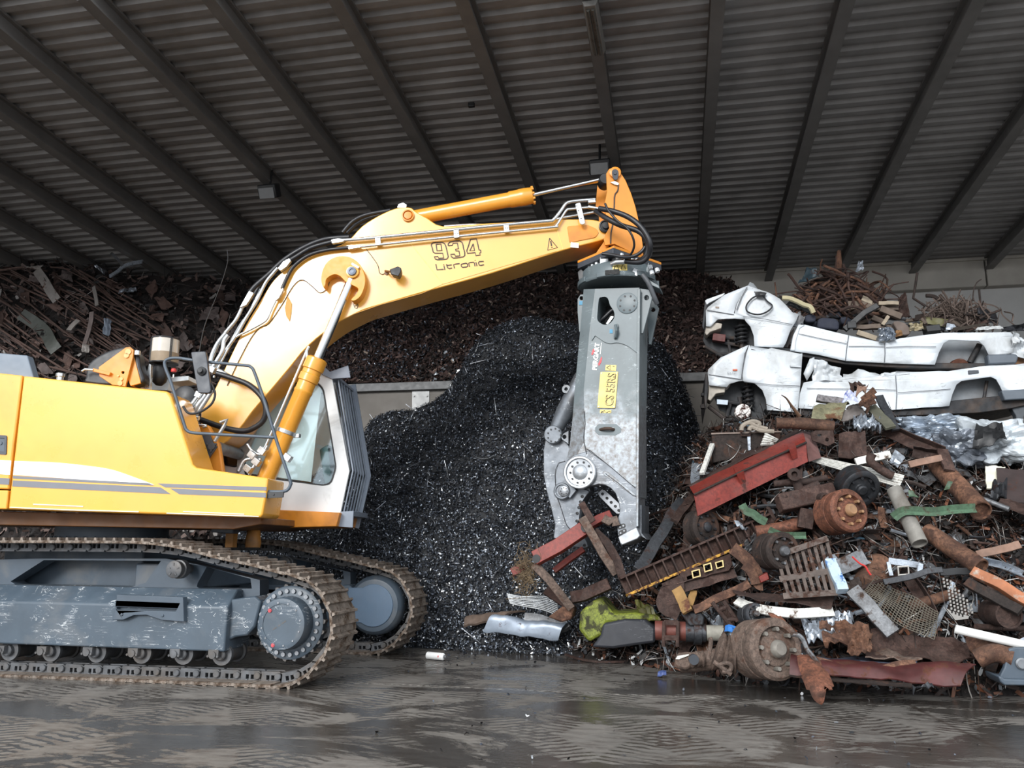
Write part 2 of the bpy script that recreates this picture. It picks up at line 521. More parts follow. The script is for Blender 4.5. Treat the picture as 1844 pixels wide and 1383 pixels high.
# corrugated roof
ROOF = mat('galvanised_roof', '#918f8e', .5, .25, var=.18, scale=1.3, dirt=.3, dirtcol='#6b6866')
YF = 7.6
pitch = .255; prof = []
y = YF
while y < YW + .3:
    for dy, dz in ((0, 0), (.10, 0), (.135, .055), (.22, .055)):
        prof.append((y + dy, roof_z(y + dy) + dz))
    y += pitch
X0, X1 = -42.0, 20.0
b = B(); n = len(prof)
vs = [(X0, a, z) for a, z in prof] + [(X1, a, z) for a, z in prof] + [(X0, a, z + .02) for a, z in prof] + [(X1, a, z + .02) for a, z in prof]
fs = []
for i in range(n - 1):
    fs.append((i, i + 1, n + i + 1, n + i)); fs.append((2 * n + i, 3 * n + i, 3 * n + i + 1, 2 * n + i + 1))
fs += [(0, n, 3 * n, 2 * n), (n - 1, 3 * n - 1, 4 * n - 1, 2 * n - 1), tuple([i for i in range(n)] + [2 * n + i for i in range(n - 1, -1, -1)]), tuple([n + i for i in range(n)] + [3 * n + i for i in range(n - 1, -1, -1)])]
b.add(vs, fs); struct(b, 'ceiling', ROOF, smooth=0, recalc=False)
BEAM = mat('roof_beam_paint', '#6b6967', .55, .1, var=.15, scale=2)
# the roof beams: they run down to the back wall, one every step
def beam_x(px, py):                               # beam seen at a pixel of the roof
    r = ray(px, py)
    t = (roof_z(0) - .12 - CAM.z) / (r.z + SLOPE * r.y)
    return (CAM + r * t).x
xa = beam_x(1276, 240); xb = beam_x(1454, 240)
step = xb - xa
for i in range(-17, 6):
    x = xa + i * step
    b = B()
    for s0, s1, w in ((0, .035, .17), (.035, .235, .05), (.235, .27, .17)):
        vs = []
        for yy in (YF + .02, YW):
            for dx, dz in ((-w / 2, -s0), (w / 2, -s0), (w / 2, -s1), (-w / 2, -s1)): vs.append((x + dx, yy, roof_z(yy) + dz))
        b.add(vs, [(0, 1, 2, 3), (7, 6, 5, 4), (0, 4, 5, 1), (1, 5, 6, 2), (2, 6, 7, 3), (3, 7, 4, 0)])
    struct(b, 'trim_%d' % (i + 18), BEAM, smooth=0)
# back wall with its ledge beam
CONC = mat('grey_concrete', '#b3aea5', .8, var=.14, scale=1.1, dirt=.3, dirtcol='#8d867c', bump=.1, bscale=20)
CONC2 = mat('pale_wall_panel', '#bfbebb', .75, var=.10, scale=.8, dirt=.25, dirtcol='#a19d97', bump=.05, bscale=12)
zl = P(1600, 527, YW).z
b = B(); b.box((-11, YW + .25, zl / 2), (62, .3, zl)); struct(b, 'wall_back', CONC2, smooth=0)
b = B()
for x0, x1 in ((-42, -30.0), (-29.97, -18.0), (-17.97, -6.0), (-5.97, P(1775, 500, YW - .12).x), (P(1775, 500, YW - .12).x + .03, 20)):
    b.box(((x0 + x1) / 2, YW + .12, (zl + zw - .02) / 2), (x1 - x0, .5, zw - .02 - zl))
struct(b, 'trim_50', CONC, bevel=.02)
b = B(); b.box((-11, YW + .1, zw + .02), (62, .56, .14)); struct(b, 'trim_51', CONC, bevel=.015)
b = B(); b.box((X0 - .15, 13, 4.5), (.3, 12, 9)); struct(b, 'wall_left', CONC, smooth=0)
b = B(); b.box((X1 + .15, 13, 4.5), (.3, 12, 9)); struct(b, 'wall_right', CONC, smooth=0)
# push wall in front of the back heap
YP = 14.6
zp = P(720, 690, YP).z
PUSH = mat('push_wall_concrete', '#67635e', .75, var=.15, scale=1.2, dirt=.35, dirtcol='#55504a')
XL = P(470, 700, YP).x; b = B(); b.box(((XL + 16) / 2, YP + .2, (zp - .16) / 2), (16 - XL, .4, zp - .16)); struct(b, 'wall_partition', PUSH, smooth=0)
b = B(); b.box(((XL + 16) / 2, YP + .17, zp - .08), (16 - XL, .52, .16)); struct(b, 'trim_52', mat('steel_coping', '#5c5d5e', .55, .2, var=.15), bevel=.01)
pp = PY(YP - .0)
b = B(); b.prism(pp, [(742, 704), (773, 704), (773, 800), (742, 800)], -.02, 0)
for q in ((745.5, 713), (769, 713)): b.disc(pp(*q, -.02), (0, -1, 0), .02, .02, 8)
struct(b, 'trim_53', mat('pale_steel_strip', '#a3a4a4', .55, .2, var=.15))
# ------------------------------------------------------------------ the excavator
EXC = thing('excavator', 'yellow and white crawler excavator with its boom raised over the yard', 'excavator', (P(200, 1240, 9.3).x, 9.3, 0))
U = Plane(P(250, 800, 7.9), 10.0)                 # right-hand face of the upper carriage, swung a little towards the hall
c1 = sc(3.457, 0, 560); c2 = sc(3.293, 260, 560); c3 = sc(4.19, 0, 930); c4 = sc(4.19, 380, 930); c5 = sc(4.067, 340, 360); c6 = sc(3.415, 680, 290); c7 = sc(4.611, 940, 280)
c1b = sc(5.318, 140, 600)
def px2m(px, p): return px * (Vector(p) - CAM).dot(RM @ Vector((0, 0, -1))) / F

# --- hood and side panels
top = [(42, 676.5), (301, 704.5), (308, 714), (347, 836), (353, 842), (483, 861), (479, 894), (473, 928), (468, 932), (14, 917)]
b = B(); b.prism(U, top, 0, .60); hood = b.build('body_panel', YEL, EXC, bevel=.022, seg=3)
b = B(); b.prism(U, [(-420, 628), (40, 676), (24, 800), (15.5, 881), (-420, 868)], 0, .86); rear = b.build('rear_panel', YEL, EXC, bevel=.015)
b = B(); b.prism(U, [(-420, 871), (14.5, 883), (12, 917), (-420, 905)], 0, .86); b.build('sill_panel', YEL, EXC, bevel=.012)
b = B(); b.prism(U, round_poly([(-26, 782), (12, 784), (11, 819), (-26, 815)], 3), -.012, .01, holes=[[(-20, 788), (8, 789), (7, 813), (-20, 810)]])
hd = b.build('latch_frame', DGR, rear)
b = B(); b.prism(U, [(-20, 788), (8, 789), (7, 813), (-20, 810)], -.002, .01); b.disc(U(1, 798, -.004), -U.n, .02, .006, 12); b.build('latch', GRY, rear)
# swoosh and stripes
sw = smooth_path([(p[0], p[1], 0) for p in [(26, 830), (101, 833), (159, 839), (202, 846), (246, 861), (278, 873)]], 5)
b = B(); b.prism(U, [(p.x, p.y) for p in sw] + [(262, 871.5), (23.5, 855)], -.004, .004); b.build('white_swoosh', DCW, hood, smooth=0)
b = B(); b.prism(U, [(-420, 806), (-100, 822), (20, 829.5), (17.5, 855), (-420, 828)], -.004, .004); b.build('white_swoosh', DCW, rear, smooth=0)
def strip(pts, par): bb = B(); bb.prism(U, pts, -.004, .004); bb.build('grey_stripe', DCG, par, smooth=0)
strip([(23, 856.5), (269, 870.5), (277, 874.5), (23, 861.5)], hood); strip([(23, 865), (289, 877.5), (307, 889.5), (22, 876)], hood)
strip([(284, 870.5), (480, 877), (479.5, 883.5), (297, 877.5)], hood); strip([(306, 879.5), (479, 887.5), (478.5, 896), (323, 890)], hood)
strip([(-420, 836), (17, 861.5), (16, 873), (-420, 846)], rear)
b = B(); b.prism(U, [(-300, 610), (49, 640), (61, 681), (-300, 660)], .10, .22); b.build('counterweight_cover', mat('grey_cover', '#6c7783', .45, var=.05), EXC, bevel=.01)
fp = U(108, 682, .35); b = B(); b.lathe(fp - Vector((0, 0, .03)), (0, 0, 1), [(.04, 0), (.04, .05), (.05, .055), (.05, .09), (.03, .10)], 14); b.build('filler_cap', ZNC, EXC)

strokes([[(18, 913.5), (120, 918), (250, 921.5)], [(300, 924), (466, 930)], [(60, 908), (150, 912)], [(330, 921), (440, 926)]], U, -.003, 1.6, 'scuff', mat('scuffed_edge', '#e8dcc2', .5, var=.1), hood)
# --- deck under the cab, belly, swing bearing
b = B(); b.prism(U, [(-420, 912), (470, 931), (470, 944), (420, 953), (-420, 938)], .40, 2.75); b.build('main_frame', ORGD, EXC, bevel=.008)
b = B(); b.prism(U, [(430, 915), (612, 923), (606, 948), (430, 952)], 1.72, 2.95); b.build('cab_base', ORG, EXC, bevel=.01)
sp0 = Vector((P(200, 950, 9.2).x, 9.25, P(200, 952, 9.2).z))
b = B(); b.lathe(sp0 - Vector((0, 0, .22)), (0, 0, 1), [(.72, 0), (.72, .10), (.66, .10), (.66, .3)], 48)
for i in range(36):
    a = 2 * PI * i / 36; b.disc(sp0 + Vector((math.cos(a) * .69, math.sin(a) * .69, -.13)), (0, 0, 1), .014, .03, 6)
b.build('swing_bearing', GRY, EXC)
b = B(); b.box(sp0 + Vector((0, -.03, -.50)), (1.9, 1.3, .52)); b.box(sp0 + Vector((1.25, 0, -.55)), (.5, 1.75, .3)); b.box(sp0 + Vector((-1.25, 0, -.55)), (.5, 1.75, .3)); b.build('undercarriage_centre', GRY, EXC, bevel=.02)
b = B()
b.prism(U, c4((0, 60), (170, 80), (165, 130), (0, 120)), .8, 1.0); b.build('swing_guard', DGR, EXC, bevel=.01)
b = B(); b.box(sp0 + Vector((1.72, -.1, -.12)), (.10, .10, .2)); b.lathe(sp0 + Vector((1.9, .1, -.22)), (0, 0, 1), [(.09, 0), (.1, .05), (.08, .2), (.05, .26)], 16); b.build('swivel_cover', mat('dirty_orange', '#a8702c', .6, var=.2, dirt=.5), EXC)

# --- tracks
NEAR = PY(7.8)
out_px = [(-160, 1218.5), (0, 1223.5), (200, 1231), (420, 1240), (499, 1243), (530, 1235), (552, 1222), (574, 1200), (590, 1178), (599, 1152), (602, 1121), (596, 1096), (584, 1070), (567, 1049), (548, 1036), (495, 1022), (454, 1011), (411, 1002), (367, 991.5), (329, 981), (286, 974), (239, 970.5), (120, 969.5), (0, 969.5), (-160, 970)]
loop = [NEAR(x, y) for x, y in out_px]
lc = P(-180, 1095, 7.8); lr = (loop[-1].z - loop[0].z) / 2
loop += [Vector((lc.x - math.sin(a) * lr, 7.8, (loop[-1].z + loop[0].z) / 2 + math.cos(a) * lr)) for a in (rad(25), rad(60), rad(95), rad(130), rad(160))]
lp = smooth_path(loop, 4, True)
def resample(pts, n):
    L = [0]
    for i in range(len(pts)): L.append(L[-1] + (pts[(i + 1) % len(pts)] - pts[i]).length)
    out = []; k = 0
    for j in range(n):
        d = L[-1] * j / n
        while L[k + 1] < d: k += 1
        a, c = pts[k], pts[(k + 1) % len(pts)]
        out.append(a + (c - a) * ((d - L[k]) / max(1e-9, L[k + 1] - L[k])))
    return out, L[-1]
_, LT = resample(lp, 8)
NS = round(LT / .229)
st, LT = resample(lp, NS)
SW = .60
def shoe_mesh(var):
    rs = random.Random(var); b = B(); L = LT / NS
    b.box((0, SW / 2, -.036), (L * .97, SW, .028))                          # plate; local x along the path, z outwards
    for gx in (-.34, .14):                                            # two tall grousers
        x = gx * L
        w = SW - .0
        b.add([(x - .02, 0, -.03), (x + .02, 0, -.03), (x + .012, 0, .010), (x - .012, 0, .010), (x - .02, w, -.03), (x + .02, w, -.03), (x + .012, w, .010), (x - .012, w, .010)],
              [(0, 1, 2, 3), (7, 6, 5, 4), (0, 4, 5, 1), (1, 5, 6, 2), (2, 6, 7, 3), (3, 7, 4, 0)])
    b.add([(L * .46, 0, -.036), (L * .56, 0, -.048), (L * .56, SW, -.048), (L * .46, SW, -.036), (L * .46, 0, -.022), (L * .56, 0, -.034), (L * .56, SW, -.034), (L * .46, SW, -.022)],
          [(0, 3, 2, 1), (4, 5, 6, 7), (0, 1, 5, 4), (1, 2, 6, 5), (2, 3, 7, 6), (3, 0, 4, 7)])
    for yy in (.21, .27, .33, .39):
        b.disc((-.035 * 1, yy, -.022), (0, 0, 1), .014, .012, 6)
    return b
def link_mesh():
    b = B(); L = LT / NS
    for yy in (.22, .33):                                                   # two rails
        loops = [[Vector((x, yy, z)) for x, z in ((-L * .52, -.045), (L * .48, -.045), (L * .52, -.10), (L * .45, -.142), (-L * .40, -.142), (-L * .55, -.115))],
                 [Vector((x, yy, z)) for x, z in ((-L * .18, -.06), (-L * .02, -.06), (-L * .02, -.105), (-L * .18, -.105))],
                 [Vector((x, yy, z)) for x, z in ((L * .07, -.06), (L * .22, -.06), (L * .22, -.105), (L * .07, -.105))]]
        b.slab(loops, Vector((0, .05, 0)))
    for x in (-L * .36,):
        b.lathe((x, .195, -.095), (0, 1, 0), [(.030, 0), (.036, .006), (.036, .20), (.03, .206)], 14)
    b.lathe((L * .14, .218, -.05), (0, 1, 0), [(.012, -.01), (.012, .01)], 6)
    return b
def make_track(dy, dx=0.0, name_par=None):
    tf = None
    fr = B()
    # main beam of the track frame: a section drawn across the machine, run along it
    x0, x1 = P(-160, 1100, 7.95).x, P(411, 1100, 7.95).x
    zb0, zb1 = P(-160, 1153, 7.95).z, P(411, 1168, 7.95).z
    zm0, zt0 = P(200, 1088, 7.95).z, P(200, 1057, 8.12).z
    sec = [(7.93, zb0), (7.93, zm0), (8.12, zt0), (8.44, zt0), (8.44, zb0)]
    n = len(sec)
    fr.add([(x0, y, z) for y, z in sec] + [(x1, y, z) for y, z in sec], [tuple(range(n))[::-1], tuple(range(n, 2 * n))] + [(i, (i + 1) % n, n + (i + 1) % n, n + i) for i in range(n)])
    t = fr.build('track_frame', GRYS, EXC, bevel=.018, seg=3); t['label'] = 'blue grey scratched track frame beam'
    b = B()
    pl = PY(8.22)
    b.prism(pl, c3((-200, 330), (300, 318), (1250, 318), (1480, 360), (1960, 480), (1960, 640), (-200, 620)), 0, .20,
            holes=[c3((80, 490), (330, 330), (1215, 335), (1100, 500), (990, 532), (130, 522)), c3((1485, 530), (1490, 505), (1560, 380), (1890, 470), (1900, 545), (1520, 552))])
    b.build('frame_web', GRY, t, bevel=.012)
    b = B(); pl = PY(7.93)
    b.prism(pl, c4((105, 640), (160, 625), (330, 600), (375, 640), (330, 830), (270, 900), (180, 910), (110, 950)), .08, .5); b.build('frame_yoke', GRYS, t, bevel=.02)
    b = B(); b.prism(pl, c3((880, 590), (1380, 610), (1388, 795), (1210, 780), (1100, 742), (1010, 745), (930, 780), (848, 780), (870, 690)), -.06, .02, holes=[c3((875, 680), (1335, 697), (1325, 718), (880, 705))])
    for q in ((920, 740), (1228, 748)): b.disc(pl(*c3(q)[0], -.06), (0, -1, 0), .016, .012, 6)
    b.build('step_guard', GRY, t, bevel=.006)
    # carrier roller
    b = B(); p = P(*c3((1308, 400))[0], 7.92)
    b.lathe(p, (0, 1, 0), [(.082, 0), (.092, .006), (.092, .03), (.085, .035), (.085, .08), (.10, .085), (.10, .16), (.05, .165), (.05, .34)], 28)
    for i in range(5):
        a = 2 * PI * i / 5 + .3; b.box(p + Vector((math.cos(a) * .055, -.002, math.sin(a) * .055)), (.03, .01, .012), Matrix.Rotation(-a, 3, 'Y'))
    b.build('carrier_roller', LNK, t)
    # track rollers
    for qx in (30, 345, 690, 1030, 1345, 1635, -290, -610):
        y0 = 1008 + (qx - 30) * .020
        p = P(*c3((qx, y0))[0], 7.98)
        b = B(); rz = Vector((p.x + .035, 8.02, p.z - .005))
        b.lathe(rz, (0, 1, 0), [(.05, -.05), (.06, -.04), (.06, 0), (.112, .0), (.112, .035), (.09, .04), (.09, .28), (.112, .285), (.112, .32), (.05, .33)], 28)
        b.box(p + Vector((-.005, -.01, .015)), (.115, .10, .075)); b.disc(p + Vector((-.01, -.055, 0)), (0, -1, 0), .038, .02, 16)
        for sx in (-.058, .05): b.disc(p + Vector((sx, -.06, -.012)), (0, -1, 0), .013, .018, 6)
        b.build('track_roller', LNK, t)
    # chain and shoes
    ch = B(); lk = link_mesh(); sm = None
    fr2 = []
    for i in range(NS):
        p = st[i]; tg = (st[(i + 1) % NS] - st[i - 1]).normalized()
        nrm = Vector((0, 1, 0)).cross(tg) * -1
        nrm = Vector((tg.z, 0, -tg.x))
        fr2.append((p, tg, nrm))
        R = Matrix((-tg, Vector((0, 1, 0)), nrm)).transposed()
        ch.add([p + R @ Vector(v) for v in lk.v], lk.f)
    c = ch.build('track_chain', LNK, EXC)
    sm0 = shoe_mesh(0).build('track_shoe', SHO, None, bevel=0, smooth=0); sm0.parent = c
    for i, (p, tg, nrm) in enumerate(fr2):
        R = Matrix((-tg, Vector((0, 1, 0)), nrm)).transposed().to_4x4()
        o = sm0 if i == 0 else sm0.copy()
        if i: COL.objects.link(o); o.parent = c
        o.location = p - parent_loc(c); o.rotation_euler = R.to_euler()
    # sprocket
    hub = P(506, 1124, 7.86); b = B(); hc = Vector((hub.x, 0, hub.z))
    prof = []
    NT = 22
    loops = [[], [hc + Vector((math.cos(2 * PI * k / 40) * .2, 8.06, math.sin(2 * PI * k / 40) * .2)) for k in range(40)]]
    for k in range(NT * 4):
        a = 2 * PI * k / (NT * 4); r = (.385, .395, .352, .345)[k % 4]; loops[0].append(hc + Vector((math.cos(a) * r, 8.06, math.sin(a) * r)))
    b.slab(loops, Vector((0, .07, 0))); sp = b.build('sprocket', LNK, EXC, bevel=.004)
    b = B(); b.lathe(hc + Vector((0, 8.14, 0)), (0, -1, 0), [(.375, 0), (.37, .085), (.345, .10), (.268, .105), (.262, .25), (.252, .275), (.225, .283), (.20, .283), (.198, .276), (0.01, .276)], 56)
    d = b.build('final_drive', GRYS, sp)
    b = B()
    for k in range(26):
        a = 2 * PI * k / 26; q = B(); q.disc(hc + Vector((math.cos(a) * .318, 8.045, math.sin(a) * .318)), (0, -1, 0), .022, .03, 10); q.build('hub_bolt', STL, sp)
    for k in range(12):
        a = 2 * PI * k / 12 + .2; q = B(); q.disc(hc + Vector((math.cos(a) * .212, 7.862, math.sin(a) * .212)), (0, -1, 0), .010, .012, 6); q.build('cover_bolt', STL, sp)
    for q in ((445, 710), (468, 972)):
        p = P(*c4(q)[0], 7.86); k = B(); k.lathe(p, (0, -1, 0), [(.02, 0), (.02, .008), (.012, .008), (.012, .012)], 14); k.build('drain_plug', mat('red_plug', '#b0434a', .5), sp)
    b = B()
    for bx, bw, bh in ((-.075, .05, .008), (-.02, .03, .008), (.03, .055, .008)):
        ang = rad(33); b.box(hc + Vector((bx * math.cos(ang) * 1.1, 7.864, bx * math.sin(ang) * 1.1)), (bw, .003, .014), Matrix.Rotation(-ang, 3, 'Y'))
    b.build('cast_mark', LNK, sp, smooth=0)
    b = B(); b.lathe(Vector((lc.x, 8.0, (loop[0].z + loop[24].z) / 2)), (0, 1, 0), [(.1, 0), (.36, .03), (.38, .08), (.38, .22), (.36, .3), (.1, .32)], 40); b.build('idler', LNK, EXC)
    return [t, c, sp, EXC.children[-1]]
make_track(0)
GAUGE = 2.5
for o in list(EXC.children):
    if o.name.split('.')[0] in ('track_frame', 'track_chain', 'sprocket', 'idler'):
        c = copy_tree(o, EXC, (0, GAUGE, 0))
        if o.name == 'sprocket':
            for ch in list(c.children): bpy.data.objects.remove(ch)
# inner cover of the far final drive
hc = P(506, 1124, 7.86)
hf = Vector((hc.x, 7.80 + GAUGE + .06, hc.z))
b = B(); b.lathe(hf + Vector((0, .25, 0)), (0, -1, 0), [(.39, 0), (.385, .10), (.36, .13), (.335, .16), (.305, .165)], 56); b.build('drive_housing', GRY, EXC)
loopA = []
for k in range(25):
    a = rad(-125 + 250 * k / 24); loopA.append(hf + Vector((math.cos(a) * .275, .07, math.sin(a) * .275)))
loopA += [hf + Vector((-.36, .07, .225)), hf + Vector((-.36, .07, -.225))]
b = B(); b.slab([loopA], Vector((0, .03, 0))); b.build('drive_cover', mat('clean_blue_grey', '#53667a', .35, var=.05, spec=.6), EXC, bevel=.008)

# --- boom
BC = 1.45                                          # distance of the boom's mid plane behind the hood's face
NF = BC - .27                                      # the boom's near face
bo = [(370, 790), (362, 742), (387, 700), (438, 594), (468, 543), (492, 505), (517, 483), (549, 463), (586, 451), (625, 434), (652, 407), (682, 388), (709, 376), (726, 373), (740, 374), (749, 381), (770, 393), (797, 407),
      (860, 403), (930, 399), (999, 395), (1058, 395), (1080, 398), (1094, 404), (1098, 416), (1092, 427), (1078, 434), (1011, 451.5), (885, 492), (768, 524.5), (684, 549), (655, 558), (630, 570), (601, 586), (554, 624), (522, 662), (490, 700), (454, 742), (433, 770), (400, 800)]
sm = smooth_path([(x, y, 0) for x, y in bo], 3, True)
b = B(); b.prism(U, [(p.x, p.y) for p in sm], NF, BC + .27)
BOOM = b.build('boom', mat('boom_paint', '#e9a83e', .33, var=.04, scale=1.5, dirt=.08, dirtcol='#c08a30', spec=.7, coat=1.0), EXC, bevel=.012, seg=2)
def onboom(name, m, fn, bevel=0.0, d=None, smooth=38):
    bb = B(); fn(bb); return bb.build(name, m, BOOM, bevel=bevel, smooth=smooth)
# weld plates and seams
for q in (c6((205, 510), (400, 752)), c6((1098, 405), (1140, 545))): strokes([q], U, NF - .001, 1.2, 'weld_seam', mat('pale_yellow', '#f2c866', .4, var=.03), BOOM)
strokes([c5((1060, 912), (1200, 838), (1400, 768), (1710, 683)) + c6((400, 758), (800, 640), (1100, 555))], U, NF - .001, .8, 'weld_seam', mat('seam_yellow', '#c89030', .5), BOOM)
pts = c6((1168, 408), (1280, 398), (1335, 418), (1350, 440), (1335, 460), (1290, 472), (1185, 500))
onboom('cheek_plate', ORG, lambda q: q.prism(U, round_poly(c6((1165, 400), (1290, 392), (1345, 415), (1362, 440), (1340, 470), (1180, 502)), 4), NF - .012, NF + .01), .004)
for q in (c6((1188, 498), (1238, 505), (1236, 535), (1185, 530)),): onboom('patch', mat('white_patch', '#e9e2cf', .5), lambda s: s.prism(U, q, NF - .014, NF), 0, smooth=0)
# shroud of the lift cylinder pin
shr = c5((985, 640), (968, 580), (985, 500), (1030, 440), (1100, 412), (1180, 420), (1250, 470), (1288, 550), (1290, 620), (1260, 700), (1215, 737), (1188, 730), (1225, 690), (1240, 650), (1200, 625), (1150, 600), (1110, 560), (1070, 545), (1030, 560), (1005, 585), (1000, 620))
onboom('pin_shroud', mat('shroud_orange', '#d9922a', .42, var=.08), lambda q: q.prism(U, [(p.x, p.y) for p in smooth_path([(x, y, 0) for x, y in shr], 3, True)], NF - .15, NF + .005), .01)
pin = U(*c5((1200, 530))[0], NF - .15)
def pins(q):
    q.lathe(pin, -U.n, [(.085, -.12), (.085, .03), (.06, .035)], 30)
onboom('pin_boss', YEL, pins, .004)
onboom('boom_pin', mat('pin_grey', '#596170', .4, .3, var=.15), lambda q: q.lathe(pin - U.n * .03, -U.n, [(.06, 0), (.055, .03), (.03, .032), (.028, .02), (.0, .02)], 28))
onboom('grease_block', ZNC, lambda q: q.prism(U, c5((1195, 458), (1248, 488), (1240, 503), (1188, 473)), NF - .19, NF - .15), .003)
hp = U(735, 389, NF)
onboom('hump_boss', ORG, lambda q: q.lathe(hp, -U.n, [(.082, -.01), (.082, .03), (.066, .032), (.06, .006), (.052, .002), (.05, .028), (.03, .03)], 32))
onboom('grease_fitting', ZNC, lambda q: q.prism(U, c5((1525, 55), (1535, 30), (1570, 18), (1597, 35), (1590, 60)), NF + .1, NF + .3), .004)
tp = U(1090, 409, NF)
onboom('tip_pin', BLKP, lambda q: q.lathe(tp, -U.n, [(.085, -.01), (.085, .04), (.07, .045), (.062, .03), (.04, .03), (.04, .06), (.02, .062)], 28))
# work light
def wl(q):
    q.prism(U, c5((1470, 508), (1530, 485), (1556, 498), (1553, 525), (1535, 560), (1480, 545)), NF - .22, NF - .06, taper=.85)
onboom('work_light', BLKP, wl, .008)
onboom('light_bracket', ORGD, lambda q: (q.tube([U(*c5((1440, 520))[0], NF), U(*c5((1460, 525))[0], NF - .1), U(*c5((1485, 525))[0], NF - .12)], .014), q.disc(U(*c5((1450, 535))[0], NF), -U.n, .03, .015, 12)))
onboom('dent_pad', mat('ochre', '#c08828', .5), lambda q: q.prism(U, c5((722, 700), (755, 760), (750, 830), (738, 890), (712, 850), (703, 790)), NF - .012, NF + .004), .003)
# lettering
def P2(pts): return [c5(*pts)[i] for i in range(len(pts))]
g = sc(9.22, 730, 380)
nine = [(435, 545), (460, 528), (520, 522), (610, 520), (650, 540), (670, 580), (690, 660), (712, 760), (690, 795), (640, 803), (530, 808), (495, 795), (478, 760), (540, 755), (552, 785), (635, 778), (620, 700), (490, 700), (462, 680), (445, 610), (430, 570)]
nine_in = [(510, 552), (590, 548), (606, 655), (525, 660)]
three = [(712, 575), (712, 540), (740, 515), (820, 500), (900, 497), (940, 520), (955, 560), (965, 620), (985, 690), (985, 740), (960, 760), (870, 775), (800, 782), (765, 760), (752, 720), (815, 715), (832, 750), (905, 742), (890, 665), (838, 660), (830, 632), (880, 625), (862, 530), (790, 535), (780, 568)]
four = [(1080, 470), (1180, 462), (1205, 560), (1222, 645), (1248, 648), (1252, 690), (1232, 692), (1242, 730), (1170, 740), (1160, 690), (1030, 702), (1018, 660), (1050, 570)]
four_in = [(1125, 545), (1070, 660), (1148, 655)]
strokes([g(*p, p[0]) for p in (nine, nine_in, three, four, four_in)], U, NF - .004, 1.9, 'number_decal', DCB, BOOM)
L = [[(505, 880), (525, 975), (635, 968)], [(640, 905), (655, 975)], [(632, 885), (638, 892)], [(682, 880), (700, 940), (725, 955), (775, 945)], [(680, 905), (770, 893)],
     [(815, 950), (800, 890), (830, 880), (900, 872)], [(935, 880), (1010, 865), (1030, 880), (1035, 915), (1015, 928), (950, 935), (930, 920), (925, 890), (935, 880)],
     [(1065, 925), (1050, 865), (1080, 855), (1130, 850), (1145, 865), (1155, 915)], [(1170, 850), (1188, 912)], [(1155, 815), (1160, 820)], [(1300, 835), (1225, 840), (1212, 860), (1225, 895), (1250, 903), (1305, 890)]]
strokes([g(*p) for p in L], U, NF - .004, 1.8, 'model_decal', DCB, BOOM)
strokes([c6((1057, 474), (1107, 532), (1046, 548), (1057, 474))], U, NF - .004, 1.3, 'warning_decal', DCK, BOOM)
strokes([c6((1064, 492), (1070, 522)), c6((1071, 528), (1072, 533))], U, NF - .004, 2.2, 'warning_decal', DCK, BOOM)
strokes([c5((1205, 755), (1222, 748), (1240, 770), (1232, 795), (1216, 790), (1205, 760)), c5((1215, 778), (1232, 770))], U, NF - .004, 1.2, 'hook_decal', DCK, BOOM)
# steel pipes and their clamps
def pipe(name, pts, d, r, m, k=5, n=10):
    onboom(name, m, lambda q: q.tube(smooth_path([U(x, y, d) for x, y in pts], k), r, n))
pipe('hydraulic_pipe', [(597, 434), (640, 431), (680, 427.5), (815, 414), (900, 405.5), (985, 398), (996, 396), (1008, 382), (1018, 368), (1025, 364), (1037, 362), (1072, 359)], NF - .06, .022, ZNC, 4)
pipe('hydraulic_pipe', [(628, 447), (680, 441), (820, 426), (990, 409.5), (1001, 407), (1010, 394), (1020, 379), (1028, 376.5), (1066, 373)], NF - .06, .017, ZNC, 4)
pipe('hydraulic_pipe', [(800, 408), (850, 405), (900, 406), (980, 400), (1010, 393), (1050, 386), (1076, 381)], NF + .25, .02, ZNC, 4)
pipe('hydraulic_pipe', [(500, 483), (492, 492), (478, 510), (462, 542), (440, 578), (424, 606), (400, 640), (386, 668)], NF - .05, .022, ZNC)
pipe('hydraulic_pipe', [(440, 545), (426, 574), (412, 592), (399, 608), (388, 630), (382, 645), (379, 660)], NF + .0, .024, ZNC)
pipe('hydraulic_pipe', [(497, 540), (489, 556), (481, 574), (472, 582), (450, 594), (424, 608), (412, 626), (396, 656), (385, 680)], NF - .05, .015, ZNC)
pipe('hydraulic_pipe', [(470, 520), (450, 560), (430, 590), (408, 630), (392, 658)], NF + .1, .018, ZNC)
def clamp(q, x, y, ang, L=.12, w=.07):
    p = U(x, y, NF - .055); R = Matrix((U.u, U.n, Vector((0, 0, 1)))).transposed() @ Matrix.Rotation(-rad(ang), 3, 'Y')
    q.box(p, (w, .045, L), R)
    for s in (-1, 1): q.disc(p + R @ Vector((s * w * .25, -.022, 0)), -U.n, .010, .01, 8)
for x, y in ((681, 434), (822, 421), (912, 411)):
    bb = B(); clamp(bb, x, y, 5); bb.build('pipe_clamp', ZNC, BOOM, bevel=.004)
bb = B(); bb.prism(U, round_poly(c7((440, 400), (485, 388), (525, 555), (515, 572), (485, 572)), 3), NF - .11, NF - .085)
for q in ((468, 455), (490, 520), (452, 415)): bb.disc(U(*c7(q)[0], NF - .11), -U.n, .012, .012, 8)
bb.build('pipe_bracket', ZNC, BOOM, bevel=.004)
for pts in (c5((1045, 288), (1095, 280), (1130, 285), (1135, 303), (1100, 312), (1047, 318)), c5((1165, 340), (1212, 330), (1255, 330), (1258, 348), (1215, 355), (1167, 362)), c5((640, 690), (690, 640), (690, 660), (660, 720), (640, 735), (620, 715)), c5((650, 500), (690, 450), (735, 425), (748, 445), (715, 490), (670, 520)), c5((410, 715), (440, 665), (475, 680), (440, 740), (420, 770), (370, 790))):
    onboom('hose_fitting', ZNC, lambda q: q.prism(U, pts, NF - .085, NF - .03), .006)
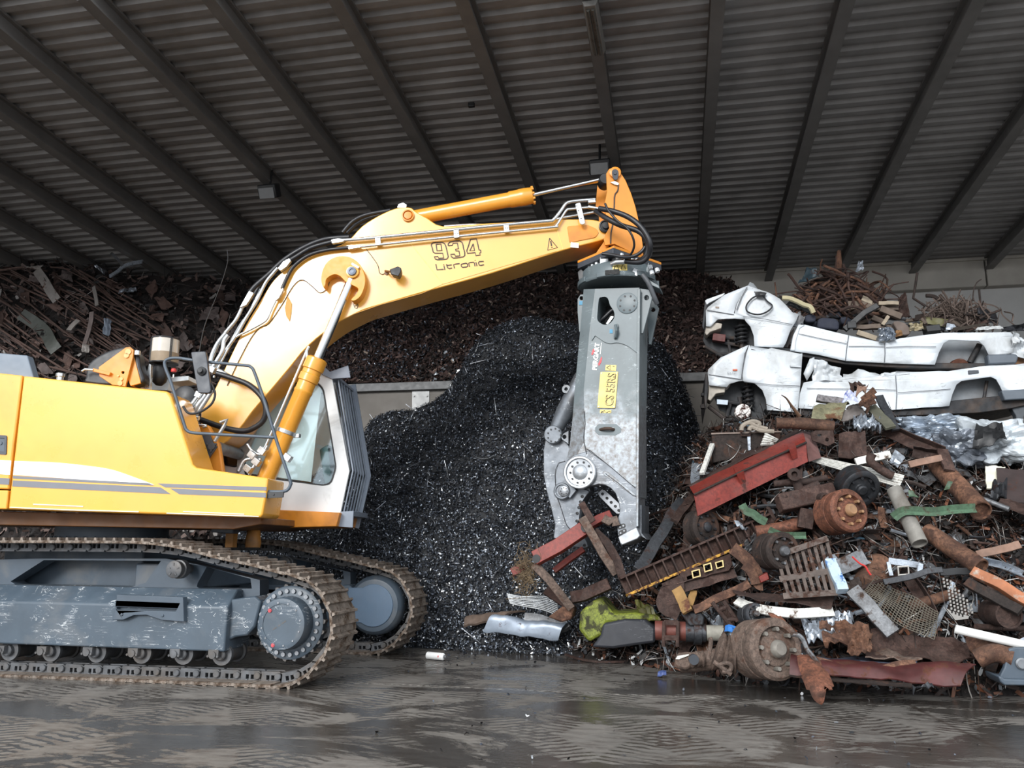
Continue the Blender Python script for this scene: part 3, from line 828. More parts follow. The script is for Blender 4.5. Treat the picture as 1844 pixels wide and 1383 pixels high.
for pts in (c7((548, 370), (610, 362), (615, 388), (552, 392)), c7((550, 412), (640, 430), (635, 445), (552, 432))):
    onboom('hose_fitting', ZNC, lambda q: q.prism(U, pts, NF - .09, NF - .03), .006)
# hoses over the boom's back
def hose(pts, d, r, par=None, name='hydraulic_hose', m=None, k=6):
    bb = B()
    dd = d if isinstance(d, (list, tuple)) else [d] * len(pts)
    bb.tube(smooth_path([U(x, y, q) for (x, y), q in zip(pts, dd)], k), r, 12)
    return bb.build(name, m or BLK, par or BOOM)
hose([(629, 427), (586, 431), (549, 445), (512, 468), (483, 495), (458, 517), (447, 533)], NF + .02, .033)
hose([(600, 435), (561, 446), (532, 463), (517, 472)], NF - .04, .03)
hose([(629, 446), (586, 451), (554, 461), (529, 480), (517, 500), (508, 520)], NF - .05, .024)
hose([(597, 433), (560, 440), (525, 458), (495, 487), (470, 512), (455, 540)], NF + .14, .032)
hose([(703, 379), (660, 387), (635, 399), (617, 419)], NF + .16, .028)
hose([(705, 382), (665, 393), (643, 404), (625, 420)], NF + .26, .028)
hose(c5((280, 1360), (360, 1190), (450, 1020), (520, 935), (585, 905), (680, 770), (765, 630), (830, 585), (900, 630), (960, 680), (1010, 650), (1030, 600)), NF - .012, .005, name='sensor_cable', m=BLK, k=4)
hose(c5((1300, 360), (1380, 470), (1395, 530), (1420, 545), (1440, 530)), NF - .01, .004, name='sensor_cable', k=4)
hose([(387, 671), (418, 681), (448, 693), (470, 713), (479, 735), (474, 757), (458, 770), (439, 776), (406, 771), (362, 756)], [NF - .1, NF - .12, NF - .15, NF - .2, NF - .22, NF - .2, NF - .18, NF - .15, NF - .1, NF - .05], .036)

# --- lift cylinders
def lift(d, toplink, name='lift_cylinder'):
    a = U(636, 496, d); c = U(479, 862, d); ax = (c - a).normalized()
    L = (c - a).length
    q = U(566, 646, d); s0 = (q - a).dot(ax)
    bb = B(); bb.lathe(a + ax * s0, ax, [(.105, -.02), (.135, 0), (.135, .14), (.118, .15), (.118, .20), (.128, .21), (.128, .30), (.113, .31), (.113, .42), (.118, .425), (.118, .45), (.111, .46), (.111, L - s0 + .25)], 36)
    cy = bb.build(name, mat('cylinder_yellow', '#df9a34', .32, var=.05, spec=.6, coat=.3), EXC)
    bb = B(); bb.tube([a + ax * .02, a + ax * (s0 + .05)], .056, 24); bb.build('piston_rod', CHR, cy)
    bb = B(); bb.lathe(a - U.n * .05, U.n, [(.065, 0), (.07, .01), (.07, .10), (.065, .11)], 24); bb.build('rod_eye', ORGD, cy)
    return cy, a, ax, s0
cy, a, ax, s0 = lift(NF - .10, True)
bb = B(); side = ax.cross(U.n)
o1 = -side * .15 - U.n * .03
if (U.u).dot(o1) > 0: o1 = side * .15 - U.n * .03
bb.tube([a + ax * (s0 + .03) + o1 * .8, a + ax * (s0 - .06) + o1 * 1.1], .02, 8); bb.tube([a + ax * (s0 - .12) + o1 * 1.05, a + ax * (s0 + 1.25) + o1 * 1.05], .017, 10); bb.build('cylinder_pipe', ZNC, cy)
bb = B(); cl = a + ax * (s0 + .98); bb.lathe(cl - ax * .025, ax, [(.120, 0), (.120, .05)], 30); bb.box(cl - o1 * .9, (.09, .06, .05)); bb.build('pipe_clamp', ZNC, cy, bevel=.004)
lift(BC + .43, True)

# --- stick cylinder on the boom's back
a = U(752, 391, BC); c = U(945, 354.5, BC); ax = (c - a).normalized(); L = (c - a).length
bb = B(); bb.lathe(a - ax * .1, ax, [(.09, 0), (.100, .03), (.100, L - .12), (.112, L - .1), (.112, L + .02), (.118, L + .03), (.118, L + .10), (.11, L + .20), (.09, L + .215)], 36)
for k in range(10):
    t = 2 * PI * k / 10; x = ax.orthogonal().normalized(); y = ax.cross(x)
    bb.disc(a + ax * (L + .10) + (x * math.cos(t) + y * math.sin(t)) * .108, ax, .017, .03, 6)
SCY = bb.build('stick_cylinder', mat('cylinder_yellow', '#e8a52c'), EXC)
e2 = U(1092, 321, BC)
bb = B(); bb.tube([c, e2], .033, 20); bb.build('piston_rod', CHR, SCY)
bb = B(); bb.lathe(U(1090, 321, BC - .1), U.n, [(.07, 0), (.085, .02), (.085, .2), (.07, .22)], 24); bb.build('rod_eye', BLKP, SCY)

# --- bracket at the boom's tip that carries the shear
ad = c7((700, 150), (722, 112), (760, 96), (800, 112), (860, 205), (905, 310), (940, 415), (965, 520), (985, 620), (1003, 740), (1008, 832), (900, 800), (770, 735), (690, 745), (680, 690), (700, 640), (725, 600), (715, 540), (690, 470), (690, 380), (706, 300))
bb = B(); bb.prism(U, ad, NF - .14, NF - .10); BR = bb.build('tip_bracket', ORG, EXC, bevel=.006)
ad2 = c7((625, 260), (640, 200), (680, 155), (700, 150), (740, 110), (800, 112), (860, 205), (905, 310), (965, 520), (1003, 740), (1008, 832), (770, 735), (560, 880), (590, 780), (640, 660), (640, 500), (612, 420))
bb = B(); bb.prism(U, ad2, BC + .30, BC + .34); bb.build('side_plate', ORG, BR, bevel=.006)
bb = B(); bb.prism(U, c7((735, 272), (820, 262), (822, 740), (745, 735)), NF - .105, BC + .30); bb.build('web_plate', ORG, BR, bevel=.004)
bb = B(); bb.prism(U, c7((835, 190), (860, 205), (905, 310), (940, 415), (965, 520), (985, 620), (1003, 740), (1008, 832), (985, 832), (975, 740), (960, 620), (940, 530), (915, 420), (880, 310)), NF - .12, BC + .32); bb.build('web_plate', ORG, BR, bevel=.004)
bb = B(); bb.prism(U, c7((560, 890), (690, 700), (720, 720), (720, 770), (590, 905)), NF - .05, BC + .30); bb.build('web_plate', ORG, BR, bevel=.004)
bb = B(); q = c7((772, 148))[0]; bb.lathe(U(*q, NF - .14), -U.n, [(.075, -.04), (.075, .035), (.06, .04)], 26); bb.build('pin_boss', ORG, BR)
bb = B(); bb.prism(U, round_poly(c7((745, 140), (752, 118), (775, 110), (798, 122), (803, 150), (795, 200), (770, 205), (755, 185)), 4), NF - .19, NF - .172); bb.disc(U(*q, NF - .19), -U.n, .022, .012, 12); bb.build('pin_lock', DGR, BR, bevel=.003)
bb = B(); bb.prism(U, c7((735, 222), (770, 212), (805, 230), (800, 245), (770, 240)), NF - .17, NF - .14); bb.build('pin_lock_block', ZNC, BR)
hose(c7((800, 235), (795, 290), (770, 330), (765, 420), (755, 560), (740, 640), (735, 730)), NF - .15, .008, BR, 'grease_line', k=4)
# --- cab
CABN = 1.86                                        # cab's near side
CW = 1.02
cab_o = [(392, 690), (400, 678), (560, 670), (586, 672), (598, 682), (629, 848), (613, 924), (392, 914)]
win = round_poly([(440, 692), (572, 688), (583, 700), (606, 842), (597, 871), (584, 875), (440, 856)], 7)
rwin = round_poly([(402, 786), (432, 787), (432, 836), (424, 842), (404, 838)], 4)
b = B(); b.prism(U, cab_o, CABN, CABN + .05, holes=[win, rwin])
CAB = b.build('cab', WHT, EXC, bevel=.012)
b = B(); b.prism(U, cab_o, CABN + CW - .05, CABN + CW, holes=[win]); b.build('side_wall', WHT, CAB, bevel=.01)
b = B(); b.prism(U, [(392, 690), (400, 678), (560, 670), (586, 672), (598, 682), (600, 690), (586, 680), (560, 678), (402, 686), (398, 694)], CABN + .03, CABN + CW - .03); b.build('roof', WHT, CAB, bevel=.006)
b = B(); b.prism(U, [(392, 912), (610, 922), (613, 910), (392, 900)], CABN + .03, CABN + CW - .03); b.build('cab_floor', DGR, CAB)
b = B(); b.prism(U, [(598, 688), (604, 690), (632, 848), (626, 850)], CABN + .03, CABN + CW - .03); b.build('windscreen', GLS, CAB)
def pane_mat():
    m = bpy.data.materials.new('window_pane'); m.use_nodes = True
    t = m.node_tree; bs = t.nodes['Principled BSDF']; out = t.nodes['Material Output']
    bs.inputs['Base Color'].default_value = (.85, .92, .95, 1); bs.inputs['Roughness'].default_value = .08; bs.inputs['Metallic'].default_value = 1.0
    tr = t.nodes.new('ShaderNodeBsdfTransparent'); tr.inputs[0].default_value = (.93, .98, .98, 1)
    mx = t.nodes.new('ShaderNodeMixShader'); mx.inputs[0].default_value = .10
    t.links.new(tr.outputs[0], mx.inputs[1]); t.links.new(bs.outputs[0], mx.inputs[2]); t.links.new(mx.outputs[0], out.inputs['Surface'])
    return m
PANE = pane_mat()
b = B(); b.prism(U, win, CABN + .012, CABN + .018); b.build('window_pane', PANE, CAB, smooth=0)
b = B(); b.prism(U, rwin, CABN + .012, CABN + .018); b.build('rear_window_pane', GLS, CAB, smooth=0)
def inset(poly, k):
    cx = sum(p[0] for p in poly) / len(poly); cy2 = sum(p[1] for p in poly) / len(poly)
    return [(cx + (x - cx) * k, cy2 + (y - cy2) * k) for x, y in poly]
b = B(); b.prism(U, win, CABN - .004, CABN + .012, holes=[[(x + (2.2 if x < 500 else -2.2), y + (2.2 if y < 780 else -2.2)) for x, y in win]]); b.build('window_seal', BLKP, CAB, smooth=0)
b = B(); b.prism(U, rwin, CABN - .004, CABN + .012, holes=[inset(rwin, .9)]); b.build('window_seal', BLKP, CAB, smooth=0)
# the driver's seat, a console and an added white panel imitating the pane's reflection
b = B(); b.prism(U, [(430, 684), (582, 684), (574, 740), (566, 812), (560, 868), (430, 850)], CABN + .045, CABN + .05); b.build('reflection_panel', mat('pale_reflection', '#f4fafb', .6, var=.05), CAB, smooth=0)
b = B(); b.prism(U, round_poly([(500, 800), (520, 800), (525, 860), (560, 862), (560, 880), (498, 878)], 4), CABN + .3, CABN + .75); b.build('seat', BLKP, CAB, bevel=.03)
b = B(); b.prism(U, [(575, 810), (590, 800), (598, 866), (585, 872)], CABN + .2, CABN + .6); b.build('console', mat('teal_console', '#40686a', .5), CAB, bevel=.01)
strokes([[(481, 919.5), (612, 924)]], U, CABN - .002, 1.2, 'panel_seam', DCK, CAB)
# front guard
GUp = U.at(0)
GW = .98
mid = [(603, 682), (629.5, 846), (611, 930)]
nb = 6
b = B()
for i in range(nb):
    d = CABN + .08 + (GW - .12) * i / (nb - 1)
    pts = [U(x, y, CABN) + U.n * (d - CABN) for x, y in mid]
    pts = [p + U.u * .03 for p in pts]
    b.extr(pts, [(-.020, -.008), (.020, -.008), (.020, .008), (-.020, .008)], up=U.u)
GRD = b.build('window_guard', mat('guard_grey', '#868f9c', .4, var=.06), CAB)
b = B()
for d in (CABN + GW,):
    pts = [U(x, y, CABN) + U.n * (d - CABN) + U.u * .04 for x, y in [(601, 668), (630, 846), (606, 948)]]
    b.extr(pts, [(-.012, -.05), (.012, -.05), (.012, .05), (-.012, .05)], up=U.u)
b.build('guard_frame', mat('guard_grey', ''), GRD)
for pts, d0, d1 in ((((1050, 375), (1062, 325), (1100, 360), (1208, 322), (1222, 395), (1110, 402)), CABN - .03, CABN), (((1165, 1190), (1240, 1185), (1235, 1285), (1140, 1278)), CABN - .03, CABN), (((1090, 390), (1150, 385), (1150, 402), (1110, 402)), CABN, CABN + GW), (((1165, 1190), (1240, 1185), (1230, 1215), (1160, 1215)), CABN, CABN + GW)):
    b = B(); b.prism(U, c2(*pts), d0, d1); b.build('guard_bracket', mat('guard_grey', ''), GRD, bevel=.004)

# --- boom foot, valves, brackets between hood and boom
b = B(); b.prism(U, [(300, 930), (330, 800), (345, 770), (375, 765), (395, 800), (404, 860), (404, 930)], .74, .82); FT = b.build('boom_foot', ORG, EXC, bevel=.02)
b = B(); b.prism(U, [(300, 930), (330, 800), (345, 770), (375, 765), (395, 800), (404, 860), (404, 930)], BC + .30, BC + .40); b.build('foot_plate', ORG, FT, bevel=.02)
b = B(); b.lathe(U(372, 800, .70), U.n, [(.07, 0), (.075, .02), (.075, 1.1)], 24); b.build('foot_pin', STL, FT)
b = B(); b.prism(U, c1b((1135, 960), (1260, 965), (1290, 1040), (1330, 1085), (1240, 1220), (1170, 1200), (1165, 1120), (1150, 1070)), .62, .66); b.disc(U(*c1b((1283, 1085))[0], .62), -U.n, .045, .02, 14)
for k in range(3):
    a = 2 * PI * k / 3 + .5; b.disc(U(*c1b((1283, 1085))[0], .62) + U.u * math.cos(a) * .055 + Vector((0, 0, math.sin(a) * .055)), -U.n, .015, .02, 8)
b.build('cover_plate', DGR, FT, bevel=.004)
b = B(); b.prism(U, c1b((1135, 1240), (1255, 1250), (1250, 1280), (1130, 1262)), .60, .7); b.build('valve_bracket', ZNC, FT, bevel=.003); b = B(); b.tube([U(*c1b((1310, 1035))[0], .64), U(*c1b((1400, 890))[0], .64), U(*c1b((1430, 830))[0], .64), U(*c1b((1365, 855))[0], .64)], .022, 10); b.build('bent_pipe', ZNC, FT)
b = B()
for pts, r in ((((940, 800), (1010, 800), (1160, 815)), .03), (((960, 850), (1060, 830), (1130, 830)), .022), (((1060, 740), (1120, 650), (1190, 560)), .03), (((1100, 760), (1170, 670), (1230, 590)), .035), (((1130, 780), (1190, 700), (1290, 545)), .028), (((1000, 860), (1090, 850), (1110, 880)), .025), (((1150, 880), (1230, 885), (1200, 900)), .018)):
    b.tube(smooth_path([U(*p, .68) for p in c1b(*pts)], 4), r, 10)
b.build('hydraulic_fitting', ZNC, FT)
for q in ((1110, 860), (1060, 800), (1090, 770), (1160, 590), (1290, 350), (1040, 830)): b = B(); b.box(U(*c1b(q)[0], .66), (.08, .06, .07), Matrix.Rotation(.4, 3, 'Y')); b.build('pipe_union', ZNC, FT, bevel=.004)
b = B()
for pts, r in ((((1280, 345), (1310, 380), (1345, 360), (1420, 395), (1489, 440)), .03), (((1240, 330), (1265, 290), (1290, 200), (1345, 90), (1420, 0)), .028), (((1290, 330), (1330, 270), (1385, 170), (1400, 80), (1440, 20)), .028)):
    b.tube(smooth_path([U(*p, NF - .08) for p in c1b(*pts)], 4), r, 10)
b.build('hydraulic_pipe', ZNC, FT)
b = B()
for pts in (((925, 600), (960, 740), (990, 780)), ((905, 570), (950, 700), (1000, 860)), ((1000, 560), (1040, 640), (1080, 600))): b.tube(smooth_path([U(*p, .70) for p in c1b(*pts)], 4), .03, 10)
for q, r in (((1040, 620), .14), ((1060, 700), .12), ((975, 690), .12)): b.lathe(U(*c1b(q)[0], .75), -U.n, [(r, 0), (r, .06), (r * .8, .08)], 24)
b.build('hose_drum', BLK, FT)
# valve cluster at the foot of the lift cylinder
b = B()
for pts, r in ((((560, 950), (590, 890), (640, 875), (690, 880)), .022), (((610, 790), (640, 830), (690, 850), (730, 800)), .018), (((620, 970), (650, 920), (660, 880)), .025)): b.tube(smooth_path([U(*p, NF - .25) for p in c2(*pts)], 4), r, 10)
VC = b.build('valve_cluster', ZNC, EXC)
for q in ((640, 855), (665, 895), (615, 935), (700, 830), (850, 870)): b = B(); b.box(U(*c2(q)[0], NF - .3), (.1, .07, .08), Matrix.Rotation(.6, 3, 'Y')); b.build('valve', ZNC, VC, bevel=.005)
b = B(); b.prism(U, c2((570, 690), (640, 590), (665, 600), (655, 720), (560, 950), (545, 960), (560, 740)), NF + .6, NF + .68); b.build('cab_pillar', mat('beige_grey', '#9a948c', .5), CAB, bevel=.005)
# --- stowed bracket on the hood, air pre-cleaner, mirror, rails, aerial
b = B(); b.prism(U, c1b((200, 325), (460, 135), (500, 130), (535, 160), (530, 220), (455, 510), (330, 495), (205, 410)), .28, .31, holes=[[c1b((432 + 14 * math.cos(t), 376 + 14 * math.sin(t)))[0] for t in np.linspace(0, 2 * PI, 11)[:-1]]])
SB = b.build('hood_bracket', ORG, EXC, bevel=.004)
b = B(); b.prism(U, c1b((540, 230), (600, 460), (600, 480), (505, 505), (480, 440)), .32, .52); b.prism(U, c1b((145, 335), (315, 375), (300, 405), (140, 365)), .24, .28); b.build('bracket_arm', ORG, SB, bevel=.004)
b = B()
for q, r in (((485, 180), .035), ((470, 215), .03), ((408, 480), .03), ((390, 410), .012), ((420, 440), .02)): b.disc(U(*c1b(q)[0], .28), -U.n, r, .012, 16)
b.build('bracket_bolt', mat('pale_orange', '#d9a45a', .4), SB)
b = B(); b.prism(U, [(p.x, p.y) for p in smooth_path([(x, y, 0) for x, y in c1b((80, 480), (72, 420), (85, 335), (110, 285), (180, 225), (300, 165), (420, 132), (505, 130), (575, 195), (600, 320), (630, 470), (450, 505))], 3, True)], .33, .50); b.build('rubber_cover', BLK, SB, bevel=.03, seg=3)
b = B(); b.tube([U(*p, .24) for p in c1b((40, 365), (70, 345), (150, 352))], .012, 8); b.disc(U(*c1b((570, 210))[0], .3), (0, 0, 1), .035, .05, 10); b.build('bracket_pin', ZNC, SB)
b = B(); b.prism(U, c1b((600, 470), (640, 475), (680, 290), (700, 300), (690, 540), (520, 515)), .5, .56); b.build('post', ZNC, EXC, bevel=.004)
pc = U(*c1b((835, 170))[0], .75)
k = px2m(1 / 5.318, pc)
b = B(); b.lathe(pc - Vector((0, 0, 120 * k)), (0, 0, 1), [(118 * k, 0), (126 * k, 4 * k), (126 * k, 226 * k), (118 * k, 232 * k)], 40)
PCN = b.build('air_precleaner', mat('dusty_bowl', '#bdb4a6', .18, var=.08, dirt=.0, spec=.8, coat=.8), EXC)
b = B(); b.lathe(pc - Vector((0, 0, 121 * k)), (0, 0, 1), [(127.5 * k, 4 * k), (127.5 * k, 96 * k)], 40); b.build('dust_layer', mat('brown_dust', '#8d7c66', .6, var=.15), PCN)
b = B(); b.lathe(pc + Vector((0, 0, 108 * k)), (0, 0, 1), [(132 * k, 0), (132 * k, 10 * k), (90 * k, 14 * k), (60 * k, 26 * k), (20 * k, 30 * k)], 40); b.lathe(pc - Vector((0, 0, 130 * k)), (0, 0, 1), [(132 * k, 0), (132 * k, 10 * k)], 40)
for s in (-.6, .5, 2.2, 3.8): b.tube([pc + Vector((math.cos(s) * 128 * k, -abs(math.sin(s)) * 128 * k, -120 * k)), pc + Vector((math.cos(s) * 128 * k, -abs(math.sin(s)) * 128 * k, 110 * k))], .006, 6)
b.lathe(U(*c1b((785, 420))[0], .75) - Vector((0, 0, 80 * k)), (0, 0, 1), [(30 * k, 0), (62 * k, 30 * k), (76 * k, 80 * k), (76 * k, 140 * k), (60 * k, 190 * k)], 28); b.build('precleaner_cap', BLKP, PCN)
b = B(); b.lathe(U(*c1b((918, 372))[0], .7), (0, 0, 1), [(24 * k, 0), (26 * k, 10 * k), (24 * k, 28 * k), (14 * k, 34 * k)], 16); b.build('red_knob', mat('red_knob_paint', '#c23a36', .4), EXC)
b = B(); b.prism(U, c1b((690, 430), (1060, 410), (1060, 450), (880, 470), (860, 545), (700, 545)), .9, 1.2); b.tube([U(*c1b((918, 395))[0], .7), U(*c1b((915, 430))[0], .7)], .01, 8); b.build('engine_cover', mat('white_cover', '#d5dde0', .4, var=.05), EXC, bevel=.008)
b = B(); b.tube(smooth_path([U(*p, .06) for p in c2((280, 290), (200, 280), (150, 283), (122, 300), (126, 340), (160, 430), (235, 670), (250, 705), (285, 722), (400, 730), (770, 750))], 4), .018, 10)
b.tube(smooth_path([U(*p, .06) for p in c2((230, 285), (350, 300), (590, 322), (630, 332), (655, 370), (720, 560), (790, 790), (862, 1000), (866, 1030), (850, 1060), (815, 1071), (730, 1070))], 4), .018, 10)
RAIL = b.build('handrail', GRY, EXC)
b = B(); b.prism(U, c2((725, 1075), (825, 1072), (820, 1105), (725, 1110)), .03, .06); b.disc(U(*c2((765, 1088))[0], .03), -U.n, .012, .01, 8); b.build('rail_bracket', BLKP, RAIL)
b = B(); b.prism(U, round_poly(c1b((1082, 180), (1222, 172), (1235, 230), (1275, 555), (1255, 575), (1150, 572)), 3), -.02, .03); MIR = b.build('mirror', DGR, EXC, bevel=.008)
b = B(); b.tube(smooth_path([U(*p, .03) for p in c1b((1195, 350), (1250, 430), (1305, 540), (1312, 610), (1270, 690), (1160, 760), (1060, 765), (1010, 700))], 4), .014, 8); b.lathe(U(*c1b((1190, 365))[0], -.02), -U.n, [(.05, 0), (.05, .02), (.025, .03), (.025, .06)], 16); b.build('mirror_arm', BLKP, MIR)
b = B(); b.tube(smooth_path([U(*p, .5) for p in [(359, 634), (368, 588), (389, 535), (402, 500), (410, 470), (409, 450)]], 4), [.006] * 6 + [.004] * 15, 6); b.lathe(U(359, 634, .5) - Vector((0, 0, .08)), (0, 0, 1), [(.02, 0), (.02, .06), (.008, .1)], 8); b.build('aerial', BLKP, EXC)
# ------------------------------------------------------------------ the scrap shear hanging from the boom
S = Plane(P(1100, 700, 9.86), -8.0)
SHR = thing('scrap_shear', 'grey hydraulic scrap shear hanging from the tip of the raised boom', 'shear', S(1100, 520, .31))
c8 = sc(2.66, 960, 480); c9 = sc(4.9375, 1030, 500); c10 = sc(5.318, 970, 740); c11 = sc(10.847, 1040, 440)
def shear_mat():
    m = mat('shear_body_metal', '#636d70', .42, .15, var=.16, scale=3, scratch=.5, scratchcol='#aab3b6', rust=.02, rustcol='#4b4540')
    t = m.node_tree; N = t.nodes; L = t.links; bs = N['Principled BSDF']
    src = bs.inputs['Base Color'].links[0].from_socket
    tc = N.new('ShaderNodeTexCoord'); sp = N.new('ShaderNodeSeparateXYZ'); L.new(tc.outputs['Object'], sp.inputs[0])
    nz = N.new('ShaderNodeTexNoise'); nz.inputs['Scale'].default_value = 5; nz.inputs['Detail'].default_value = 7; L.new(tc.outputs['Object'], nz.inputs['Vector'])
    a = N.new('ShaderNodeMath'); a.operation = 'MULTIPLY_ADD'; L.new(nz.outputs['Fac'], a.inputs[0]); a.inputs[1].default_value = 1.1; L.new(sp.outputs['Z'], a.inputs[2])
    r = N.new('ShaderNodeMapRange'); L.new(a.outputs[0], r.inputs['Value']); r.inputs['From Min'].default_value = -.85; r.inputs['From Max'].default_value = -1.25
    n2 = N.new('ShaderNodeTexNoise'); n2.inputs['Scale'].default_value = 17; n2.inputs['Detail'].default_value = 8; n2.inputs['Roughness'].default_value = .7; L.new(tc.outputs['Object'], n2.inputs['Vector'])
    cr = N.new('ShaderNodeValToRGB'); L.new(n2.outputs['Fac'], cr.inputs[0])
    cr.color_ramp.elements[0].position = .36; cr.color_ramp.elements[0].color = lin('#66625f'); cr.color_ramp.elements[1].position = .62; cr.color_ramp.elements[1].color = lin('#8e959b')
    mx = N.new('ShaderNodeMix'); mx.data_type = 'RGBA'; L.new(r.outputs[0], mx.inputs['Factor']); L.new(src, mx.inputs['A']); L.new(cr.outputs[0], mx.inputs['B']); L.new(mx.outputs['Result'], bs.inputs['Base Color'])
    mt = N.new('ShaderNodeMath'); mt.operation = 'MULTIPLY'; L.new(r.outputs[0], mt.inputs[0]); mt.inputs[1].default_value = .5; L.new(mt.outputs[0], bs.inputs['Metallic'])
    return m
SBM = shear_mat()
D = .62
hole = [(p.x, p.y) for p in smooth_path([(x, y, 0) for x, y in c9((240, 190), (265, 174), (300, 172), (322, 192), (338, 245), (368, 290), (378, 332), (368, 372), (330, 410), (285, 418), (245, 398), (225, 368), (228, 300))], 3, True)]
main = [(1071.5, 520), (1151.5, 518), (1149.5, 638), (1147.7, 740), (1147.7, 894), (1120, 880), (1105, 876), (1092, 872), (1071, 871), (1045, 866), (1038, 820), (1052, 796), (1052, 740), (1051, 702), (1062, 591)]
b = B(); b.prism(S, main, 0, D, holes=[hole])
# chamfered flank on the left
L1 = [(1071.5, 520), (1062, 591), (1051, 702), (1052, 740), (1052, 796), (1038, 822)]; L2 = [(1051, 521), (1045, 591), (1035, 702), (1031, 753), (1026, 800), (1020, 832)]
vs = [S(*p, 0) for p in L1] + [S(*p, .07) for p in L2] + [S(*p, .07) + S.n * (D - .08) for p in L2] + [S(*p, 0) + S.n * D for p in L1]
fs = [(r * 6 + i, r * 6 + i + 1, (r + 1) * 6 + i + 1, (r + 1) * 6 + i) for r in range(3) for i in range(5)]
b.add(vs, fs + [(0, 6, 12, 18), (5, 23, 17, 11)])
BODY = b.build('body', SBM, SHR, bevel=.008)
def on(name, m, fn, bevel=0.0, par=None, smooth=38):
    bb = B(); fn(bb); return bb.build(name, m, par or BODY, bevel=bevel, smooth=smooth)
wave = [(p.x, p.y) for p in smooth_path([(x, y, 0) for x, y in c9((205, 515), (250, 545), (290, 572), (340, 585), (390, 578), (440, 585), (500, 610), (560, 655), (592, 678))], 3)]
on('cover_plate', SGR, lambda q: q.prism(S, c9((212, 108), (598, 95)) + wave[::-1] + c9((175, 560), (168, 410), (207, 400)), -.016, .002, holes=[hole]), .003)
on('inner_wall', BLKP, lambda q: q.prism(S, c9((215, 165), (390, 165), (390, 425), (215, 425)), .40, .42), smooth=0)
on('inner_hose', BLK, lambda q: q.tube(smooth_path([S(*p, .2) for p in c9((215, 410), (290, 350), (350, 295), (390, 280))], 4), .03, 10))
on('inner_fitting', ZNC, lambda q: q.prism(S, c9((300, 410), (345, 340), (375, 345), (345, 385), (320, 415)), .10, .18), .004)
def bolts(q, c, R, n, r, d, off=0.0):
    for k in range(n):
        a = 2 * PI * k / n + off; q.disc(S(*c, d) + S.u * (R * math.cos(a)) + Vector((0, 0, R * math.sin(a))), -S.n, r, .012, 8)
def m_px(n): return px2m(n, S(1100, 700))
cc = c9((493, 228))[0]
CP = on('inspection_cover', SGR, lambda q: q.lathe(S(*cc, -.016), -S.n, [(m_px(19.5), 0), (m_px(19.5), .012), (m_px(18), .016)], 40))
for k in range(8):
    a = 2 * PI * k / 8 + .3
    on('cover_bolt', BLKP, lambda q: q.disc(S(*cc, -.028) + S.u * (m_px(14) * math.cos(a)) + Vector((0, 0, m_px(14) * math.sin(a))), -S.n, m_px(1.9), .008, 8), par=CP)
hz = [(p[0], p[1]) for p in c9(*[(663 + 22 * math.cos(t), 178 + 22 * math.sin(t)) for t in np.linspace(0, 2 * PI, 13)[:-1]])]
on('lifting_lug', SGR, lambda q: q.prism(S, c9((605, 95), (690, 108), (713, 178), (632, 495), (612, 495)), .06, .10, holes=[hz]), .004)
hz2 = c9(*[(720 + 20 * math.cos(t), 285 + 20 * math.sin(t)) for t in np.linspace(0, 2 * PI, 13)[:-1]])
on('lifting_lug', SGR, lambda q: q.prism(S, c9((660, 150), (745, 230), (770, 265), (702, 592), (683, 592)), .42, .47, holes=[hz2]), .004)
hz3 = c9(*[(85 + 18 * math.cos(t), 182 + 18 * math.sin(t)) for t in np.linspace(0, 2 * PI, 13)[:-1]])
on('lifting_lug', SGR, lambda q: q.prism(S, c9((50, 190), (75, 150), (135, 145), (135, 480), (65, 480), (50, 300)), .25, .29, holes=[hz3]), .004)
on('blue_tag', mat('blue_tag_paint', '#3f86a8', .5, var=.0), lambda q: q.prism(S, c9((65, 207), (98, 207), (98, 242), (63, 242)), .243, .25), smooth=0)
on('blue_tag', mat('blue_tag_paint', ''), lambda q: q.prism(S, c9((335, 460), (362, 460), (362, 494), (335, 494)), -.02, -.016), smooth=0)
on('grab_handle', SGR, lambda q: (q.prism(S, c9((375, 415), (405, 408), (412, 430), (398, 538), (372, 542), (365, 520)), -.05, -.016), q.tube([S(*c9((388, 420))[0], -.06), S(*c9((395, 470))[0], -.10), S(*c9((385, 530))[0], -.06)], .018, 8)), .004)
# name plate and stickers
NPL = on('name_plate', DCY, lambda q: q.prism(S, round_poly(c9((252, 838), (411, 835), (384, 1161), (224, 1158)), 2), -.014, .0), .002)
for q in ((262, 850), (398, 850), (372, 1148), (238, 1146)): on('plate_screw', STL, lambda w: w.disc(S(*c9(q)[0], -.014), -S.n, m_px(1.2), .006, 8), par=NPL)
p0, p1 = c9((362, 1143))[0], c9((390, 850))[0]
write('CS 55RS', S, -.016, p0, p1, 15.5, 'plate_lettering', DCB, NPL, bold=.025)
write('CS 55RS', S, -.0195, (p0[0] - .2, p0[1] - .3), (p1[0] - .2, p1[1] + .3), 15.2, 'plate_lettering_fill', DCY, NPL, bold=-.012)
write('PERGART', S, -.004, c9((219, 825))[0], c9((245, 582))[0], 8.5, 'maker_lettering', DCW, BODY, bold=.04, shear=.02)
on('red_swoosh', DCR, lambda q: q.prism(S, c9((172, 680), (185, 640), (210, 622), (200, 660), (180, 690)), -.004, .0), smooth=0)
on('red_swoosh', DCR, lambda q: q.prism(S, c9((232, 770), (262, 700), (268, 715), (262, 750), (240, 785)), -.004, .0), smooth=0)
strokes([c9((262, 580), (252, 680))], S, -.003, 1.0, 'white_line', DCW, BODY)
def sticker(poly, tris):
    o = on('warning_sticker', DCY, lambda q: q.prism(S, c9(*poly), -.004, .0), smooth=0)
    strokes([c9(*t) for t in tris], S, -.007, .8, 'sticker_mark', DCK, o)
